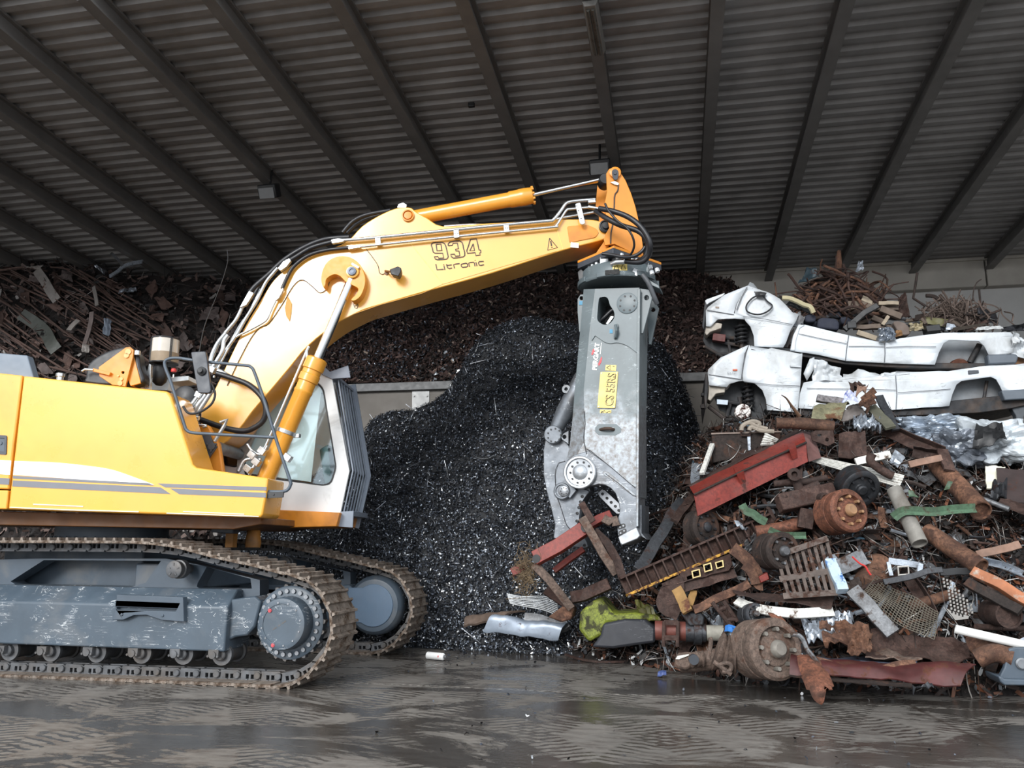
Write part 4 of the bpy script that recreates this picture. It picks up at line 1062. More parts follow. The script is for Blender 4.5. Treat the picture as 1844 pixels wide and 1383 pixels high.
sticker([(300, 775), (395, 778), (390, 828), (295, 825)], [[(308, 800), (340, 780), (342, 818), (308, 800)], [(362, 785), (378, 790)]])
sticker([(250, 1172), (350, 1178), (345, 1225), (246, 1222)], [[(256, 1200), (290, 1180), (300, 1215), (256, 1200)], [(305, 1200), (340, 1185), (342, 1220), (305, 1200)], [(262, 1185), (298, 1218)]])
# octagonal port with a lifting eye
oc = c10((540, 160), (575, 125), (740, 125), (790, 165), (790, 205), (735, 235), (575, 232), (540, 200))
PRT = on('port_plate', SGR, lambda q: q.prism(S, oc, -.014, .0, holes=[c10((585, 165), (620, 155), (720, 155), (728, 180), (715, 192), (590, 190))]), .003)
on('lifting_eye', mat('rusty_dark', '#4a3c34', .6, .3, var=.3), lambda q: q.tube(smooth_path([S(*p, d) for p, d in zip(c10((590, 180), (620, 172), (660, 168), (700, 172), (722, 180)), (0, -.05, -.07, -.05, 0))], 4), .02, 8), par=PRT)
# edge ribs and flank plates on the right
on('side_rib', SBM, lambda q: q.prism(S, [(1147.7, 520), (1153, 520), (1151, 700), (1149.5, 948), (1145.5, 948), (1146, 700)], -.022, .02), .004)
on('flank_plate', SBM, lambda q: q.prism(S, [(1149, 636), (1152.5, 636), (1150.5, 955), (1146.5, 955)], .16, D - .05), .006)
# upper and lower faces: raised panel, diagonal groove, slot rib
on('raised_panel', SBM, lambda q: q.prism(S, c10((445, 20), (935, 20), (935, 735), (880, 700), (500, 385), (455, 362), (436, 300)), -.012, .001), .003)
on('slot_rib', SBM, lambda q: q.prism(S, round_poly(c10((608, 590), (630, 570), (660, 582), (925, 795), (925, 818), (895, 808), (625, 612)), 3), -.014, .001), .004)
# fixed jaw: two cheeks, a blade and the nose block
jaw = c10((940, 740), (947, 1110), (935, 1118), (915, 1118), (880, 860), (940, 740))
cheek = c10((946, 700), (947, 1112), (925, 1125), (760, 1200), (748, 1100), (752, 1045), (772, 985), (775, 940), (765, 870), (735, 790), (690, 740), (640, 712), (580, 700), (530, 712), (400, 740), (300, 700), (255, 600), (262, 480), (340, 420), (480, 380), (560, 440))
CK = on('jaw_cheek', SWR, lambda q: q.prism(S, cheek, -.008, .17), .008, SHR)
on('jaw_cheek', SWR, lambda q: q.prism(S, [(x, y) for x, y in cheek], .44, D), .008, SHR)
on('cutting_blade', STL, lambda q: q.prism(S, c10((560, 790), (605, 745), (640, 760), (790, 900), (780, 990), (742, 985), (590, 832)), .36, .46), .006, CK)
for q in ((612, 795), (655, 835), (695, 875), (735, 912), (768, 952)): on('blade_bolt', BLKP, lambda w: w.lathe(S(*c10(q)[0], .36), -S.n, [(m_px(2.6), 0), (m_px(2.6), .01), (m_px(1.6), .012), (m_px(1.4), .004)], 12), par=CK)
on('nose_block', mat('bright_worn_steel', '#a9adb1', .35, .6, var=.2, scale=9, scratch=.4, scratchcol='#e2e4e6'), lambda q: q.prism(S, c10((935, 1113), (972, 1195), (945, 1225), (800, 1285), (780, 1270), (758, 1205), (840, 1160)), -.02, D + .02), .01, CK)
on('nose_wedge', SWR, lambda q: q.prism(S, c10((947, 900), (985, 900), (985, 1170), (1040, 1235), (972, 1195), (940, 1115)), .1, D), .006, CK)
for pts in (((755, 1100), (765, 1090), (815, 1075), (830, 1085), (832, 1110), (822, 1120), (770, 1135), (757, 1128)), ((765, 1160), (775, 1148), (825, 1125), (840, 1135), (842, 1155), (830, 1168), (778, 1190), (766, 1182))):
    on('bolt_pocket', BLKP, lambda w: w.prism(S, round_poly(c10(*pts), 2), -.014, -.006), smooth=0, par=CK)
for q in ((782, 1112), (812, 1100), (786, 1170), (820, 1148)): on('pocket_bolt', STL, lambda w: w.disc(S(*c10(q)[0], -.014), -S.n, m_px(1.7), .010, 10), par=CK)
# moving jaw
jw = c10((70, 250), (45, 370), (45, 610), (75, 770), (115, 920), (155, 1090), (140, 1215), (240, 1262), (350, 1305), (430, 1322), (475, 1300), (455, 1245), (400, 1150), (390, 1080), (408, 990), (415, 890), (450, 820), (495, 770), (470, 640), (330, 520), (290, 330), (240, 250), (160, 150))
MJ = on('moving_jaw', SWR, lambda q: q.prism(S, jw, .18, .42), .01, SHR)
on('wear_plate', SWR, lambda q: q.prism(S, round_poly(c10((185, 510), (228, 478), (300, 500), (330, 700), (490, 770), (440, 830), (402, 900), (385, 1060), (350, 1110), (305, 1140), (262, 1085), (205, 900), (165, 800), (160, 610)), 4), .13, .18), .006, MJ)
for q in ((418, 820), (402, 870), (386, 925), (370, 980), (367, 1053), (440, 1287)): on('blade_bolt', BLKP, lambda w: w.lathe(S(*c10(q)[0], .13 if q[1] < 1200 else .18), -S.n, [(m_px(2.8), 0), (m_px(2.8), .01), (m_px(1.7), .012), (m_px(1.5), .004)], 12), par=MJ)
pv = c10((403, 590))[0]
PV = on('pivot_ring', mat('bright_worn_steel', ''), lambda q: q.lathe(S(*pv, -.005), -S.n, [(m_px(29.5), 0), (m_px(29.5), .06), (m_px(28), .07), (m_px(25), .07), (m_px(23.5), .045), (m_px(14), .04), (m_px(12), .055), (m_px(6), .07), (m_px(1), .075)], 48), 0, SHR)
for k in range(10):
    a = 2 * PI * k / 10; on('pivot_bolt', BLKP, lambda q: q.disc(S(*pv, -.047) + S.u * (m_px(18.8) * math.cos(a)) + Vector((0, 0, m_px(18.8) * math.sin(a))), -S.n, m_px(2), .012, 8), par=PV)
on('guide_lobe', SWR, lambda q: (q.lathe(S(*c10((240, 772))[0], .13), -S.n, [(m_px(15.5), 0), (m_px(15.5), .09), (m_px(14), .1), (m_px(11), .1), (m_px(10.5), .09)], 32), q.prism(S, c10((175, 740), (265, 640), (360, 760), (300, 835)), .05, .13)), .004, MJ)
GD = on('guide_disc', STL, lambda q: q.lathe(S(*c10((242, 768))[0], .04), -S.n, [(m_px(10), 0), (m_px(10), .02), (m_px(9), .025)], 28), par=MJ)
for k in range(8):
    a = 2 * PI * k / 8; on('disc_hole', BLKP, lambda q: q.disc(S(*c10((242, 768))[0], .016) + S.u * (m_px(6) * math.cos(a)) + Vector((0, 0, m_px(6) * math.sin(a))), -S.n, m_px(1.1), .006, 8), par=GD)
CD = on('cylinder_pin', mat('dull_steel', '#6d7278', .45, .4, var=.25, scale=8), lambda q: q.lathe(S(*c10((150, 233))[0], .16), -S.n, [(m_px(17), 0), (m_px(17), .07), (m_px(15.5), .08)], 36), par=MJ)
for k in range(9):
    a = 2 * PI * k / 9; on('pin_bolt', BLKP, lambda q: q.disc(S(*c10((150, 233))[0], .08) + S.u * (m_px(12.5) * math.cos(a)) + Vector((0, 0, m_px(12.5) * math.sin(a))), -S.n, m_px(1.7), .008, 8), par=CD)
on('eye_lug', SWR, lambda q: q.prism(S, c10((215, 250), (240, 215), (285, 190), (285, 320), (265, 300), (225, 275)), .1, .16, holes=[c10(*[(246 + 20 * math.cos(t), 248 + 20 * math.sin(t)) for t in np.linspace(0, 2 * PI, 13)[:-1]])]), .004)
b = B(); b.tube([S(*c8((105, 790))[0], .3), S(*c8((150, 700))[0], .3), S(*c8((240, 530))[0], .3)], [m_px(12), m_px(17), m_px(17)], 24); b.build('jaw_cylinder', SWR, SHR)
on('pipe_eye', SWR, lambda q: q.lathe(S(*c8((163, 590))[0], .25), -S.n, [(m_px(8), 0), (m_px(8), .05), (m_px(3.5), .05), (m_px(3.5), .0)], 20))
# rotator
rc = S(1113, 512, .33)
b = B(); b.lathe(rc + Vector((0, 0, -.05)), (0, 0, 1), [(.40, 0), (.495, .0), (.505, .015), (.505, .045), (.495, .06), (.475, .062), (.475, .19), (.46, .21), (.36, .22), (.34, .30), (.30, .31)], 72)
ROT = b.build('rotator', SGR, SHR)
for k, (a0, w, r) in enumerate(((200, 40, .53), (255, 26, .515), (318, 34, .54), (20, 40, .53))):
    b = B(); lo = []
    for t in np.linspace(rad(a0 - w / 2), rad(a0 + w / 2), 8): lo.append(rc + Vector((math.cos(t) * r, math.sin(t) * r, -.045)))
    for t in np.linspace(rad(a0 + w / 2), rad(a0 - w / 2), 8): lo.append(rc + Vector((math.cos(t) * .4, math.sin(t) * .4, -.045)))
    b.slab([lo], Vector((0, 0, .065))); b.build('flange_lobe', SGR, ROT, bevel=.006)
def onrim(a0, a1, z0, z1, r, m, name, par=ROT):
    bb = B(); n = 8; vs = []
    for i in range(n + 1):
        t = rad(a0 + (a1 - a0) * i / n)
        for z in (z0, z1): vs.append(rc + Vector((math.cos(t) * r, math.sin(t) * r, z)))
    bb.add(vs, [(2 * i, 2 * i + 2, 2 * i + 3, 2 * i + 1) for i in range(n)]); return bb.build(name, m, par, smooth=0)
stk = onrim(266, 288, .025, .13, .479, DCY, 'warning_sticker')
for a0 in (271.5, 282):
    tri = [rc + Vector((math.cos(rad(a)) * .482, math.sin(rad(a)) * .482, z)) for a, z in ((a0 - 3.6, .04), (a0 + 3.6, .04), (a0, .115), (a0 - 3.6, .04))]
    bb = B(); bb.tube(tri, .005, 4); bb.build('sticker_mark', DCK, stk)
onrim(256, 276, -.035, .025, .525, mat('rubber_dust', '#2b2b2b', .8, var=.4, scale=30), 'slot_cover')
for k in range(14):
    a = rad(200 + k * 11); b = B(); b.disc(rc + Vector((math.cos(a) * .41, math.sin(a) * .41, .16)), (0, 0, 1), .025, .06, 6); b.build('flange_bolt', mat('bolt_white', '#d8dcdf', .4, .3), ROT)
cr11 = lambda *p: c11(*p)
b = B(); b.prism(S, c11((435, 245), (520, 240), (545, 270), (600, 255), (600, 400), (510, 450), (430, 420)), -.12, .05); b.build('valve_block', mat('valve_grey', '#8d9092', .4, .3), ROT, bevel=.006)
for q in ((475, 232), (510, 235), (455, 440), (490, 455)): on('valve_screw', mat('bolt_white', ''), lambda w: w.disc(S(*c11(q)[0], -.09), Vector((0, 0, 1)), .018, .04, 6), par=ROT)
b = B(); b.lathe(S(*c11((790, 520))[0], -.05), (0, 0, 1), [(.085, 0), (.09, .02), (.09, .15), (.06, .17)], 24); b.build('swivel_motor', BLK, ROT)
b = B(); b.prism(S, c11((0, 540), (70, 470), (140, 560), (130, 680), (20, 700)), .1, .3); b.build('valve_block', BLKP, ROT, bevel=.006)
b = B(); b.prism(S, c11((250, 400), (300, 380), (320, 560), (250, 570)), .05, .3); b.prism(S, c11((330, 470), (420, 440), (420, 520), (330, 590)), .05, .3); b.build('ochre_block', mat('ochre_steel', '#a97f35', .5, var=.3), ROT, bevel=.004)
b = B(); b.lathe(rc + Vector((0, 0, .2)), (0, 0, 1), [(.30, 0), (.28, .1), (.2, .3)], 30); b.build('rotator_head', BLKP, ROT)
# mounting plate under the bracket
A = P(1104, 446, 9.62); Lq = P(1040, 474, 10.0); Rq = P(1191, 477, 10.12); Fq = Lq + Rq - A
b = B(); b.slab([[A, Rq, Fq, Lq]], Vector((0, 0, -.075))); MP = b.build('mounting_plate', DGR, ROT, bevel=.004)
b = B(); b.slab([[p + Vector((0, 0, .035)) for p in (A + (Rq - A) * .02, Rq, Fq, Lq)]], Vector((0, 0, -.034))); b.build('bracket_foot', ORG, MP, bevel=.003)
for q in ((710, 140), (850, 190), (1412, 420), (1545, 475), (1440, 525)):
    on('plate_bolt', mat('bolt_white', ''), lambda w: w.disc(P(*c11(q)[0], 9.72), Vector((.25, -.2, -1)).normalized(), .03, .05, 6), par=MP)
for q, d0, d1 in (((1290, 600), (1380, 360), (1400, 360), (1385, 640)), .1, .5), (((150, 560), (240, 300), (280, 280), (290, 560)), .3, .6):
    b = B(); b.prism(S, c11(*q), d0, d1); b.build('gusset', SGR, ROT, bevel=.005)
b = B(); b.prism(S, c11((1250, 640), (1290, 620), (1480, 740), (1590, 800), (1600, 865), (1450, 800), (1300, 720)), .02, .3); b.build('side_arm', SGR, ROT, bevel=.005)
for q in ((1140, 530), (1130, 575)): on('white_connector', mat('bolt_white', ''), lambda w: w.box(S(*c11(q)[0], -.05), (.07, .05, .045), Matrix.Rotation(.5, 3, 'Y')), par=ROT)
# hoses from the boom to the rotator
def shose(pts, r, ds, m=BLK, name='hydraulic_hose'):
    bb = B(); bb.tube(smooth_path([P(*p, d) for p, d in zip(pts, ds)], 5), r, 12); return bb.build(name, m, ROT)
shose(c7((640, 440), (750, 462), (870, 505), (970, 575), (1035, 660), (1065, 740), (1050, 830), (985, 885), (860, 878)), .034, [9.5, 9.45, 9.42, 9.4, 9.4, 9.42, 9.5, 9.55, 9.62])
shose(c7((610, 460), (700, 520), (820, 580), (960, 625), (1030, 690), (1050, 760), (1025, 840), (960, 880)), .034, [9.6, 9.5, 9.45, 9.45, 9.45, 9.48, 9.52, 9.6])
shose(c7((690, 400), (720, 460), (790, 540), (870, 600), (920, 680), (930, 760), (890, 830), (800, 835)), .014, [9.4, 9.38, 9.36, 9.36, 9.38, 9.45, 9.55, 9.6])
shose(c7((665, 815), (740, 825), (850, 845), (930, 835), (990, 800), (1020, 760)), .022, [9.62, 9.6, 9.55, 9.5, 9.5, 9.5])
shose(c7((1000, 990), (1050, 1060), (1100, 1180), (1120, 1230)), .03, [9.7, 9.7, 9.75, 9.8], mat('grey_hose', '#4b4e52', .5))
b = B(); b.tube([P(*c7((850, 880))[0], 9.62), P(*c7((790, 885))[0], 9.64), P(*c7((750, 900))[0], 9.7)], .036, 12); b.build('hose_fitting', ZNC, ROT)

CRV = mat('crevice', '#26262a', .7, var=.1)
strokes([c10((255, 480), (190, 500), (165, 560), (158, 620), (165, 800), (205, 900), (262, 1085), (305, 1142))], S, .127, 1.3, 'groove', CRV, MJ)
for q in (((458, 362), (500, 384), (700, 545), (925, 738)), ((640, 600), (760, 690), (900, 806), (942, 824)), ((942, 0), (940, 300), (937, 735)), ((435, 0), (446, 120), (430, 250), (440, 330), (458, 412))): strokes([c10(*q)], S, -.015, 1.2, 'groove', CRV, BODY)
# ------------------------------------------------------------------ heaps of loose metal: nobody could count their chips
rng = np.random.default_rng(7)
def heap_surface(cols, nu, nv, bulge=.12, nz_amp=.18, nz_f=.9, seed=0, back=1.2, lump=.05, ymax=18.3):
    """cols: (px, toe_py or None, toe_Y, crest_py, crest_Y) from left to right; toe_py None -> toe on the floor at toe_Y"""
    cols = sorted(cols); P3 = []
    xs = [c[0] for c in cols]
    grid = np.zeros((nu + 1, nv + 1 + 6, 3))
    for i in range(nu + 1):
        px = xs[0] + (xs[-1] - xs[0]) * i / nu
        k = max(j for j in range(len(cols)) if xs[j] <= px + 1e-6); k = min(k, len(cols) - 2)
        f = (px - xs[k]) / (xs[k + 1] - xs[k]); f = f * f * (3 - 2 * f) * .5 + f * .5
        lerp = lambda a, b: a + (b - a) * f
        ty = lerp(cols[k][2], cols[k + 1][2]); cy = lerp(cols[k][4], cols[k + 1][4]); cp = lerp(cols[k][3], cols[k + 1][3])
        crest = P(px, cp, cy)
        if cols[k][1] is None: toe = P(px, 1100, ty); toe.z = 0.0; 
        else: toe = P(px, lerp(cols[k][1], cols[k + 1][1]), ty)
        for j in range(nv + 7):
            t = j / nv
            if t <= 1:
                q = toe + (crest - toe) * t
                q = q + Vector((0, -bulge * math.sin(PI * t) * (crest - toe).length * .3, bulge * math.sin(PI * t) * (crest - toe).length * .5))
                w = min(1, t * 6) * min(1, (1 - t) * 5 + .25)
            else:
                s = (j - nv) / 6; q = crest + Vector((0, back * s, -(crest.z - 0.0) * .35 * s * s - .1 * s)); w = 1.0
            n = noise.noise(q * nz_f + Vector((seed, 0, 0))) * nz_amp + noise.noise(q * nz_f * 3.1 + Vector((0, seed, 0))) * nz_amp * .4 + noise.noise(q * 9.0) * lump * .6
            q = q + Vector((0, -n * w * .8, n * w * .6))
            qy = min(q.y, ymax); grid[i, j] = (q.x, qy, min(max(q.z, -.02), roof_z(qy) - .25))
    return grid
def grid_mesh(b, g):
    nu, nv = g.shape[0], g.shape[1]
    b.add([tuple(p) for p in g.reshape(-1, 3)], [(i * nv + j, (i + 1) * nv + j, (i + 1) * nv + j + 1, i * nv + j + 1) for i in range(nu - 1) for j in range(nv - 1)])
def sample(g, n, jmax=None, weight=None):
    """random points and normals on a grid surface, evenly over its area"""
    a = g[:-1, :-1]; bq = g[1:, :-1]; c = g[:-1, 1:]
    if jmax: a, bq, c = a[:, :jmax], bq[:, :jmax], c[:, :jmax]
    e1 = (bq - a).reshape(-1, 3); e2 = (c - a).reshape(-1, 3); o = a.reshape(-1, 3)
    nr = np.cross(e1, e2); ar = np.linalg.norm(nr, axis=1); nr = nr / np.maximum(ar[:, None], 1e-9)
    w = ar.copy()
    if weight is not None: w = w * weight(o)
    idx = rng.choice(len(ar), n, p=w / w.sum()); u = rng.random((n, 1)); v = rng.random((n, 1))
    nn = nr[idx]; nn = nn * np.where((nn[:, 1:2] * -1 + nn[:, 2:3]) < 0, -1, 1)
    return o[idx] + e1[idx] * u + e2[idx] * v, nn
def chips(name, pos, nrm, l0, l1, w0, w1, m, parent=None, lift=.012, curl=.6, segs=2, mats=None):
    """thin curved slivers of metal lying on a surface, as one mesh"""
    n = len(pos); L = rng.uniform(l0, l1, n); W = rng.uniform(w0, w1, n)
    r = rng.normal(size=(n, 3)); x = r + nrm * rng.normal(0, .35, (n, 1)); x -= nrm * (np.sum(x * nrm, 1, keepdims=True) * .75); x /= np.linalg.norm(x, axis=1, keepdims=True)
    y = np.cross(nrm + rng.normal(0, .55, (n, 3)), x); y /= np.maximum(np.linalg.norm(y, axis=1, keepdims=True), 1e-6); z = np.cross(x, y)
    cv = rng.uniform(-curl, curl, n); k = segs + 1
    V = np.zeros((n, k, 2, 3)); base = pos + nrm * (rng.uniform(.2, 1.3, (n, 1)) * lift)
    for i in range(k):
        t = i / segs - .5
        h = (t * t - .08) * cv * L * 2
        c = base + x * (t * L)[:, None] + z * h[:, None]
        tw = 1 - .35 * abs(t) * 2
        V[:, i, 0] = c + y * (W * .5 * tw)[:, None]; V[:, i, 1] = c - y * (W * .5 * tw)[:, None]
    V = V.reshape(-1, 3); o = (np.arange(n) * k * 2)[:, None, None]
    q = np.array([[2 * i, 2 * i + 1, 2 * i + 3, 2 * i + 2] for i in range(segs)])[None]
    Fc = (o + q).reshape(-1, 4)
    me = bpy.data.meshes.new(name); me.vertices.add(len(V)); me.vertices.foreach_set('co', V.astype(np.float32).ravel())
    me.loops.add(Fc.size); me.loops.foreach_set('vertex_index', Fc.astype(np.int32).ravel())
    me.polygons.add(len(Fc)); me.polygons.foreach_set('loop_start', np.arange(0, Fc.size, 4, dtype=np.int32)); me.polygons.foreach_set('loop_total', np.full(len(Fc), 4, dtype=np.int32))
    me.update(calc_edges=True); me.materials.append(m)
    ob = bpy.data.objects.new(name, me); COL.objects.link(ob); ob.parent = parent
    return ob
# -- the dark glittering heap of turnings in the middle
hp = [(400, None, 11.9, 960, 13.4), (470, None, 11.7, 925, 13.5), (560, None, 11.5, 860, 13.6), (620, None, 11.35, 806, 13.6), (650, None, 11.3, 785, 13.5), (672, None, 11.25, 752, 13.3), (705, None, 11.2, 742, 13.2), (740, None, 11.2, 740, 13.2), (775, None, 11.15, 727, 13.3), (805, None, 11.1, 704, 13.5), (825, None, 11.1, 672, 13.6), (850, None, 11.05, 630, 13.7), (880, None, 11.05, 598, 13.7), (920, None, 11.0, 577, 13.7), (960, None, 10.95, 572, 13.7), (1000, None, 10.95, 580, 13.7), (1040, None, 10.95, 586, 13.7), (1100, None, 10.9, 600, 13.7), (1160, None, 10.9, 610, 13.6), (1190, None, 10.9, 622, 13.6), (1212, None, 10.9, 648, 13.6), (1228, None, 11.0, 690, 13.6), (1246, None, 11.05, 735, 13.5), (1262, None, 11.1, 790, 13.4), (1285, None, 11.2, 850, 13.2), (1330, None, 11.4, 920, 13.0)]
g1 = heap_surface(hp, 150, 90, bulge=.10, nz_amp=.22, nz_f=1.1, seed=3, back=.7, ymax=14.5)
b = B(); grid_mesh(b, g1)
HB = b.build('turnings_heap', mat('dark_turnings_bed', '#24262a', .6, .2, var=.5, scale=25, bump=.6, bscale=60), smooth=0, recalc=False)
tag(HB, 'glittering heap of dark steel turnings between excavator and vans', 'heap', kind='stuff')
CHIPD = mat('dark_chips', '#303236', .35, .45, var=0.0, island=[(0, '#17181b'), (.25, '#30343b'), (.50, '#4c525c'), (.76, '#747b86'), (.88, '#a9afb6'), (.945, '#e8eaec')])
CHIPS = mat('dark_curls', '#303236', .35, .5, var=0.0, island=[(0, '#15171b'), (.35, '#2c3037'), (.68, '#4a505b'), (.92, '#808893')])
pos, nr = sample(g1, 60000); chips('turning_chip', pos, nr, .016, .062, .007, .02, CHIPS, HB, lift=.03, curl=1.2)['kind'] = 'stuff'
def low(o): z = o[:, 2]; return np.exp(-np.maximum(z, 0) / 1.7) + .10
pos, nr = sample(g1, 36000, weight=low); chips('bright_chip', pos, nr, .015, .042, .010, .026, CHIPD, HB, lift=.035, curl=.9)['kind'] = 'stuff'
# longer curls of swarf on the heap
pos, nr = sample(g1, 900); chips('swarf_curl', pos, nr, .12, .4, .006, .014, mat('swarf', '#6d7076', .3, .7, var=0, island=[(0, '#3a3c40'), (.5, '#6d7076'), (.85, '#b8bcc0')]), HB, lift=.05, curl=.7, segs=6)['kind'] = 'stuff'
# -- brown heap of rusty turnings behind the push wall
bk = [(470, 675, 16.3, 505, 17.6), (540, 685, 15.15, 520, 17.6), (640, 689, 15.1, 560, 17.8), (700, 688, 15.1, 530, 17.8), (800, 688, 15.1, 505, 17.8), (900, 686, 15.1, 488, 17.8), (1000, 685, 15.1, 476, 17.8), (1100, 684, 15.1, 478, 17.8), (1200, 682, 15.1, 482, 17.8), (1260, 680, 15.1, 492, 17.8), (1310, 680, 15.1, 505, 17.8), (1360, 678, 15.1, 540, 17.8), (1420, 676, 15.1, 590, 17.6)]
g2 = heap_surface(bk, 130, 40, bulge=.05, nz_amp=.35, nz_f=.7, seed=11, back=.6, lump=.12)
b = B(); grid_mesh(b, g2)
HR = b.build('rusty_turnings_heap', mat('brown_turnings_bed', '#3b2a25', .9, 0, var=.5, scale=6, bump=.8, bscale=25), smooth=0, recalc=False)
tag(HR, 'high brown heap of rusty turnings behind the low wall', 'heap', kind='stuff')
RUSTC = mat('rusty_curls', '#4a3029', .8, .1, var=0, island=[(0, '#1f1816'), (.3, '#392a26'), (.6, '#4e3c37'), (.85, '#624e48'), (.955, '#948377')])
pos, nr = sample(g2, 30000); chips('rusty_curl', pos, nr, .05, .17, .02, .06, RUSTC, HR, lift=.05, curl=1.3, segs=3)['kind'] = 'stuff'
def patch(o): return np.exp(-((o[:, 0] + 3.2) ** 2) / 3.2 - ((o[:, 2] - 4.6) ** 2) / .25) + .03
pos, nr = sample(g2, 520, weight=patch); chips('pale_chip', pos, nr, .04, .10, .03, .07, mat('pale_chips', '#b9bcc0', .35, .3, var=0, island=[(0, '#4f5257'), (.5, '#8f9499'), (.85, '#dfe1e3')]), HR, lift=.07, curl=.8)['kind'] = 'stuff'
def leftw(o): return np.exp(-((o[:, 0] + 6) ** 2) / 4)
pos, nr = sample(g2, 7000, weight=leftw); chips('turning_chip', pos, nr, .03, .09, .012, .03, CHIPS, HR, lift=.08, curl=1)['kind'] = 'stuff'
# -- crumbs strewn over the floor in front of the heap
pts = []; 
for _ in range(420):
    px = rng.uniform(800, 1260); py = 1168 + abs(rng.normal(0, 12)); p = G(px, py); pts.append((p.x, p.y, .004))
for _ in range(60):
    p = G(rng.uniform(600, 1844), rng.uniform(1190, 1380)); pts.append((p.x, p.y, .004))
pos = np.array(pts); nr = np.tile(np.array([[0, 0, 1.0]]), (len(pts), 1))
o = chips('floor_crumbs', pos, nr, .015, .04, .012, .03, CHIPD, None, lift=.012, curl=1.0)
tag(o, 'metal crumbs strewn on the wet floor before the dark heap', 'crumbs', kind='stuff')
# ------------------------------------------------------------------ the two flattened white vans
from mathutils.bvhtree import BVHTree
def sheetmetal(name, pl, outline, d, m, parent, amp=.02, freq=2.2, cuts=3, thick=.02, holes=(), fold=.0, seed=0, lean=0.0):
    """a flat panel cut to an outline, then dented; real thickness by a solidify modifier"""
    loops = [[pl(x, y, d) for x, y in outline]] + [[pl(x, y, d) for x, y in h] for h in holes]
    flat = [p for l in loops for p in l]
    tris = tessellate_polygon(loops)
    me = bpy.data.meshes.new(name); bm = bmesh.new()
    vs = [bm.verts.new(p) for p in flat]
    for t in tris:
        try: bm.faces.new([vs[i] for i in t])
        except ValueError: pass
    for _ in range(cuts):
        long = [e for e in bm.edges if e.calc_length() > .16]
        if not long: break
        bmesh.ops.subdivide_edges(bm, edges=long, cuts=1, use_grid_fill=True)
        bmesh.ops.triangulate(bm, faces=[f for f in bm.faces if len(f.verts) > 4])
    zmin = min(v.co.z for v in bm.verts)
    for v in bm.verts:
        q = v.co * freq + Vector((seed * 3.1, 0, seed * 1.7))
        h = noise.noise(q) * amp + noise.noise(q * 2.6) * amp * .5
        if fold: h += abs(noise.noise(q * .8 + Vector((9, 9, 9)))) * fold
        v.co += pl.n * (h + lean * (v.co.z - zmin))
    w = parent_loc(parent) if parent else Vector()
    bmesh.ops.translate(bm, verts=bm.verts, vec=-w)
    bmesh.ops.recalc_face_normals(bm, faces=bm.faces[:])
    bm.to_mesh(me); bm.free(); me.materials.append(m)
    me.polygons.foreach_set('use_smooth', [True] * len(me.polygons)); me.set_sharp_from_angle(angle=rad(30))
    o = bpy.data.objects.new(name, me); COL.objects.link(o); o.parent = parent
    md = o.modifiers.new('thickness', 'SOLIDIFY'); md.thickness = thick; md.offset = 0
    return o
VW = mat('van_white', '#ccd2d7', .4, var=.08, scale=3, dirt=.28, dirtcol='#8a8a87', scratch=.35, scratchcol='#7d7f80')
VIN = mat('van_inner_grey', '#80868b', .6, var=.2, scale=4, dirt=.4, dirtcol='#5b5350')
UND = mat('underbody', '#26272a', .7, .1, var=.35, scale=8, dirt=.4, dirtcol='#4a3b30')
LNR = mat('arch_liner', '#303235', .7, var=.2)
cv = sc(3.053, 1240, 460)
VP = PY(11.7)
def spring(par, cx, cy, d, r, h, pl, m, turns=5, lean=0.0):
    c = pl(cx, cy, d); pts = []
    for k in range(turns * 10 + 1):
        a = 2 * PI * k / 10; t = k / (turns * 10); pts.append(c + Vector((math.cos(a) * r + lean * t, math.sin(a) * r, h * (t - .5))))
    b = B(); b.tube(pts, .016, 6); b.build('coil_spring', m, par)
    b = B(); b.tube([c + Vector((0, 0, -h * .7)), c + Vector((lean, 0, h * .7))], r * .42, 12); b.build('damper', UND, par)
def van(name, label, front, door, rear, gaps, arch_f, arch_r, under, pl, seed, dW=1.62):
    v = thing(name, label, 'van', pl(*under[0], .8))
    f = sheetmetal('front_fender', pl, front, 0, VW, v, .015, seed=seed)
    dr = sheetmetal('door', pl, door, -.01, VW, v, .02, 3.0, fold=.02, seed=seed + 1)
    r = sheetmetal('side_panel', pl, rear, 0, VW, v, .012, 2.4, fold=.012, seed=seed + 2)
    sheetmetal('far_side_panel', pl, rear, dW, VW, v, .03, seed=seed + 3)
    sheetmetal('far_front', pl, door, dW, VW, v, .03, seed=seed + 4)
    b = B(); b.prism(pl, under, .05, dW - .03); b.build('floor_pan', UND, v, bevel=.01)
    for poly in (arch_f, arch_r):
        b = B(); b.prism(pl, poly, .30, .32); b.build('arch_liner', LNR if poly is arch_f else VIN, v)
    return v, f, dr, r
# lower van
fr = cv((105, 645), (108, 628), (175, 562), (330, 492), (308, 540), (290, 660), (296, 690), (275, 692), (225, 706), (210, 725), (112, 714))
do = cv((333, 492), (345, 520), (400, 525), (455, 508), (625, 545), (615, 700), (600, 850), (596, 863), (432, 850), (425, 790), (405, 740), (365, 704), (298, 690), (296, 655), (310, 560))
re = cv((632, 700), (680, 690), (760, 690), (850, 668), (990, 668), (1130, 655), (1400, 640), (1600, 612), (1844, 598), (2010, 590), (2010, 742), (1844, 752), (1735, 772), (1712, 720), (1690, 682), (1660, 668), (1500, 690), (1472, 710), (1448, 765), (1432, 828), (1090, 852), (850, 856), (604, 840), (612, 760))
un = cv((420, 840), (600, 835), (850, 845), (1090, 840), (1430, 800), (1720, 770), (2010, 745), (2010, 790), (1780, 840), (1600, 865), (1380, 875), (1090, 885), (850, 880), (600, 880), (440, 870))
af = cv((215, 735), (232, 706), (290, 690), (370, 700), (410, 745), (432, 860), (420, 905), (280, 900), (170, 850), (140, 780))
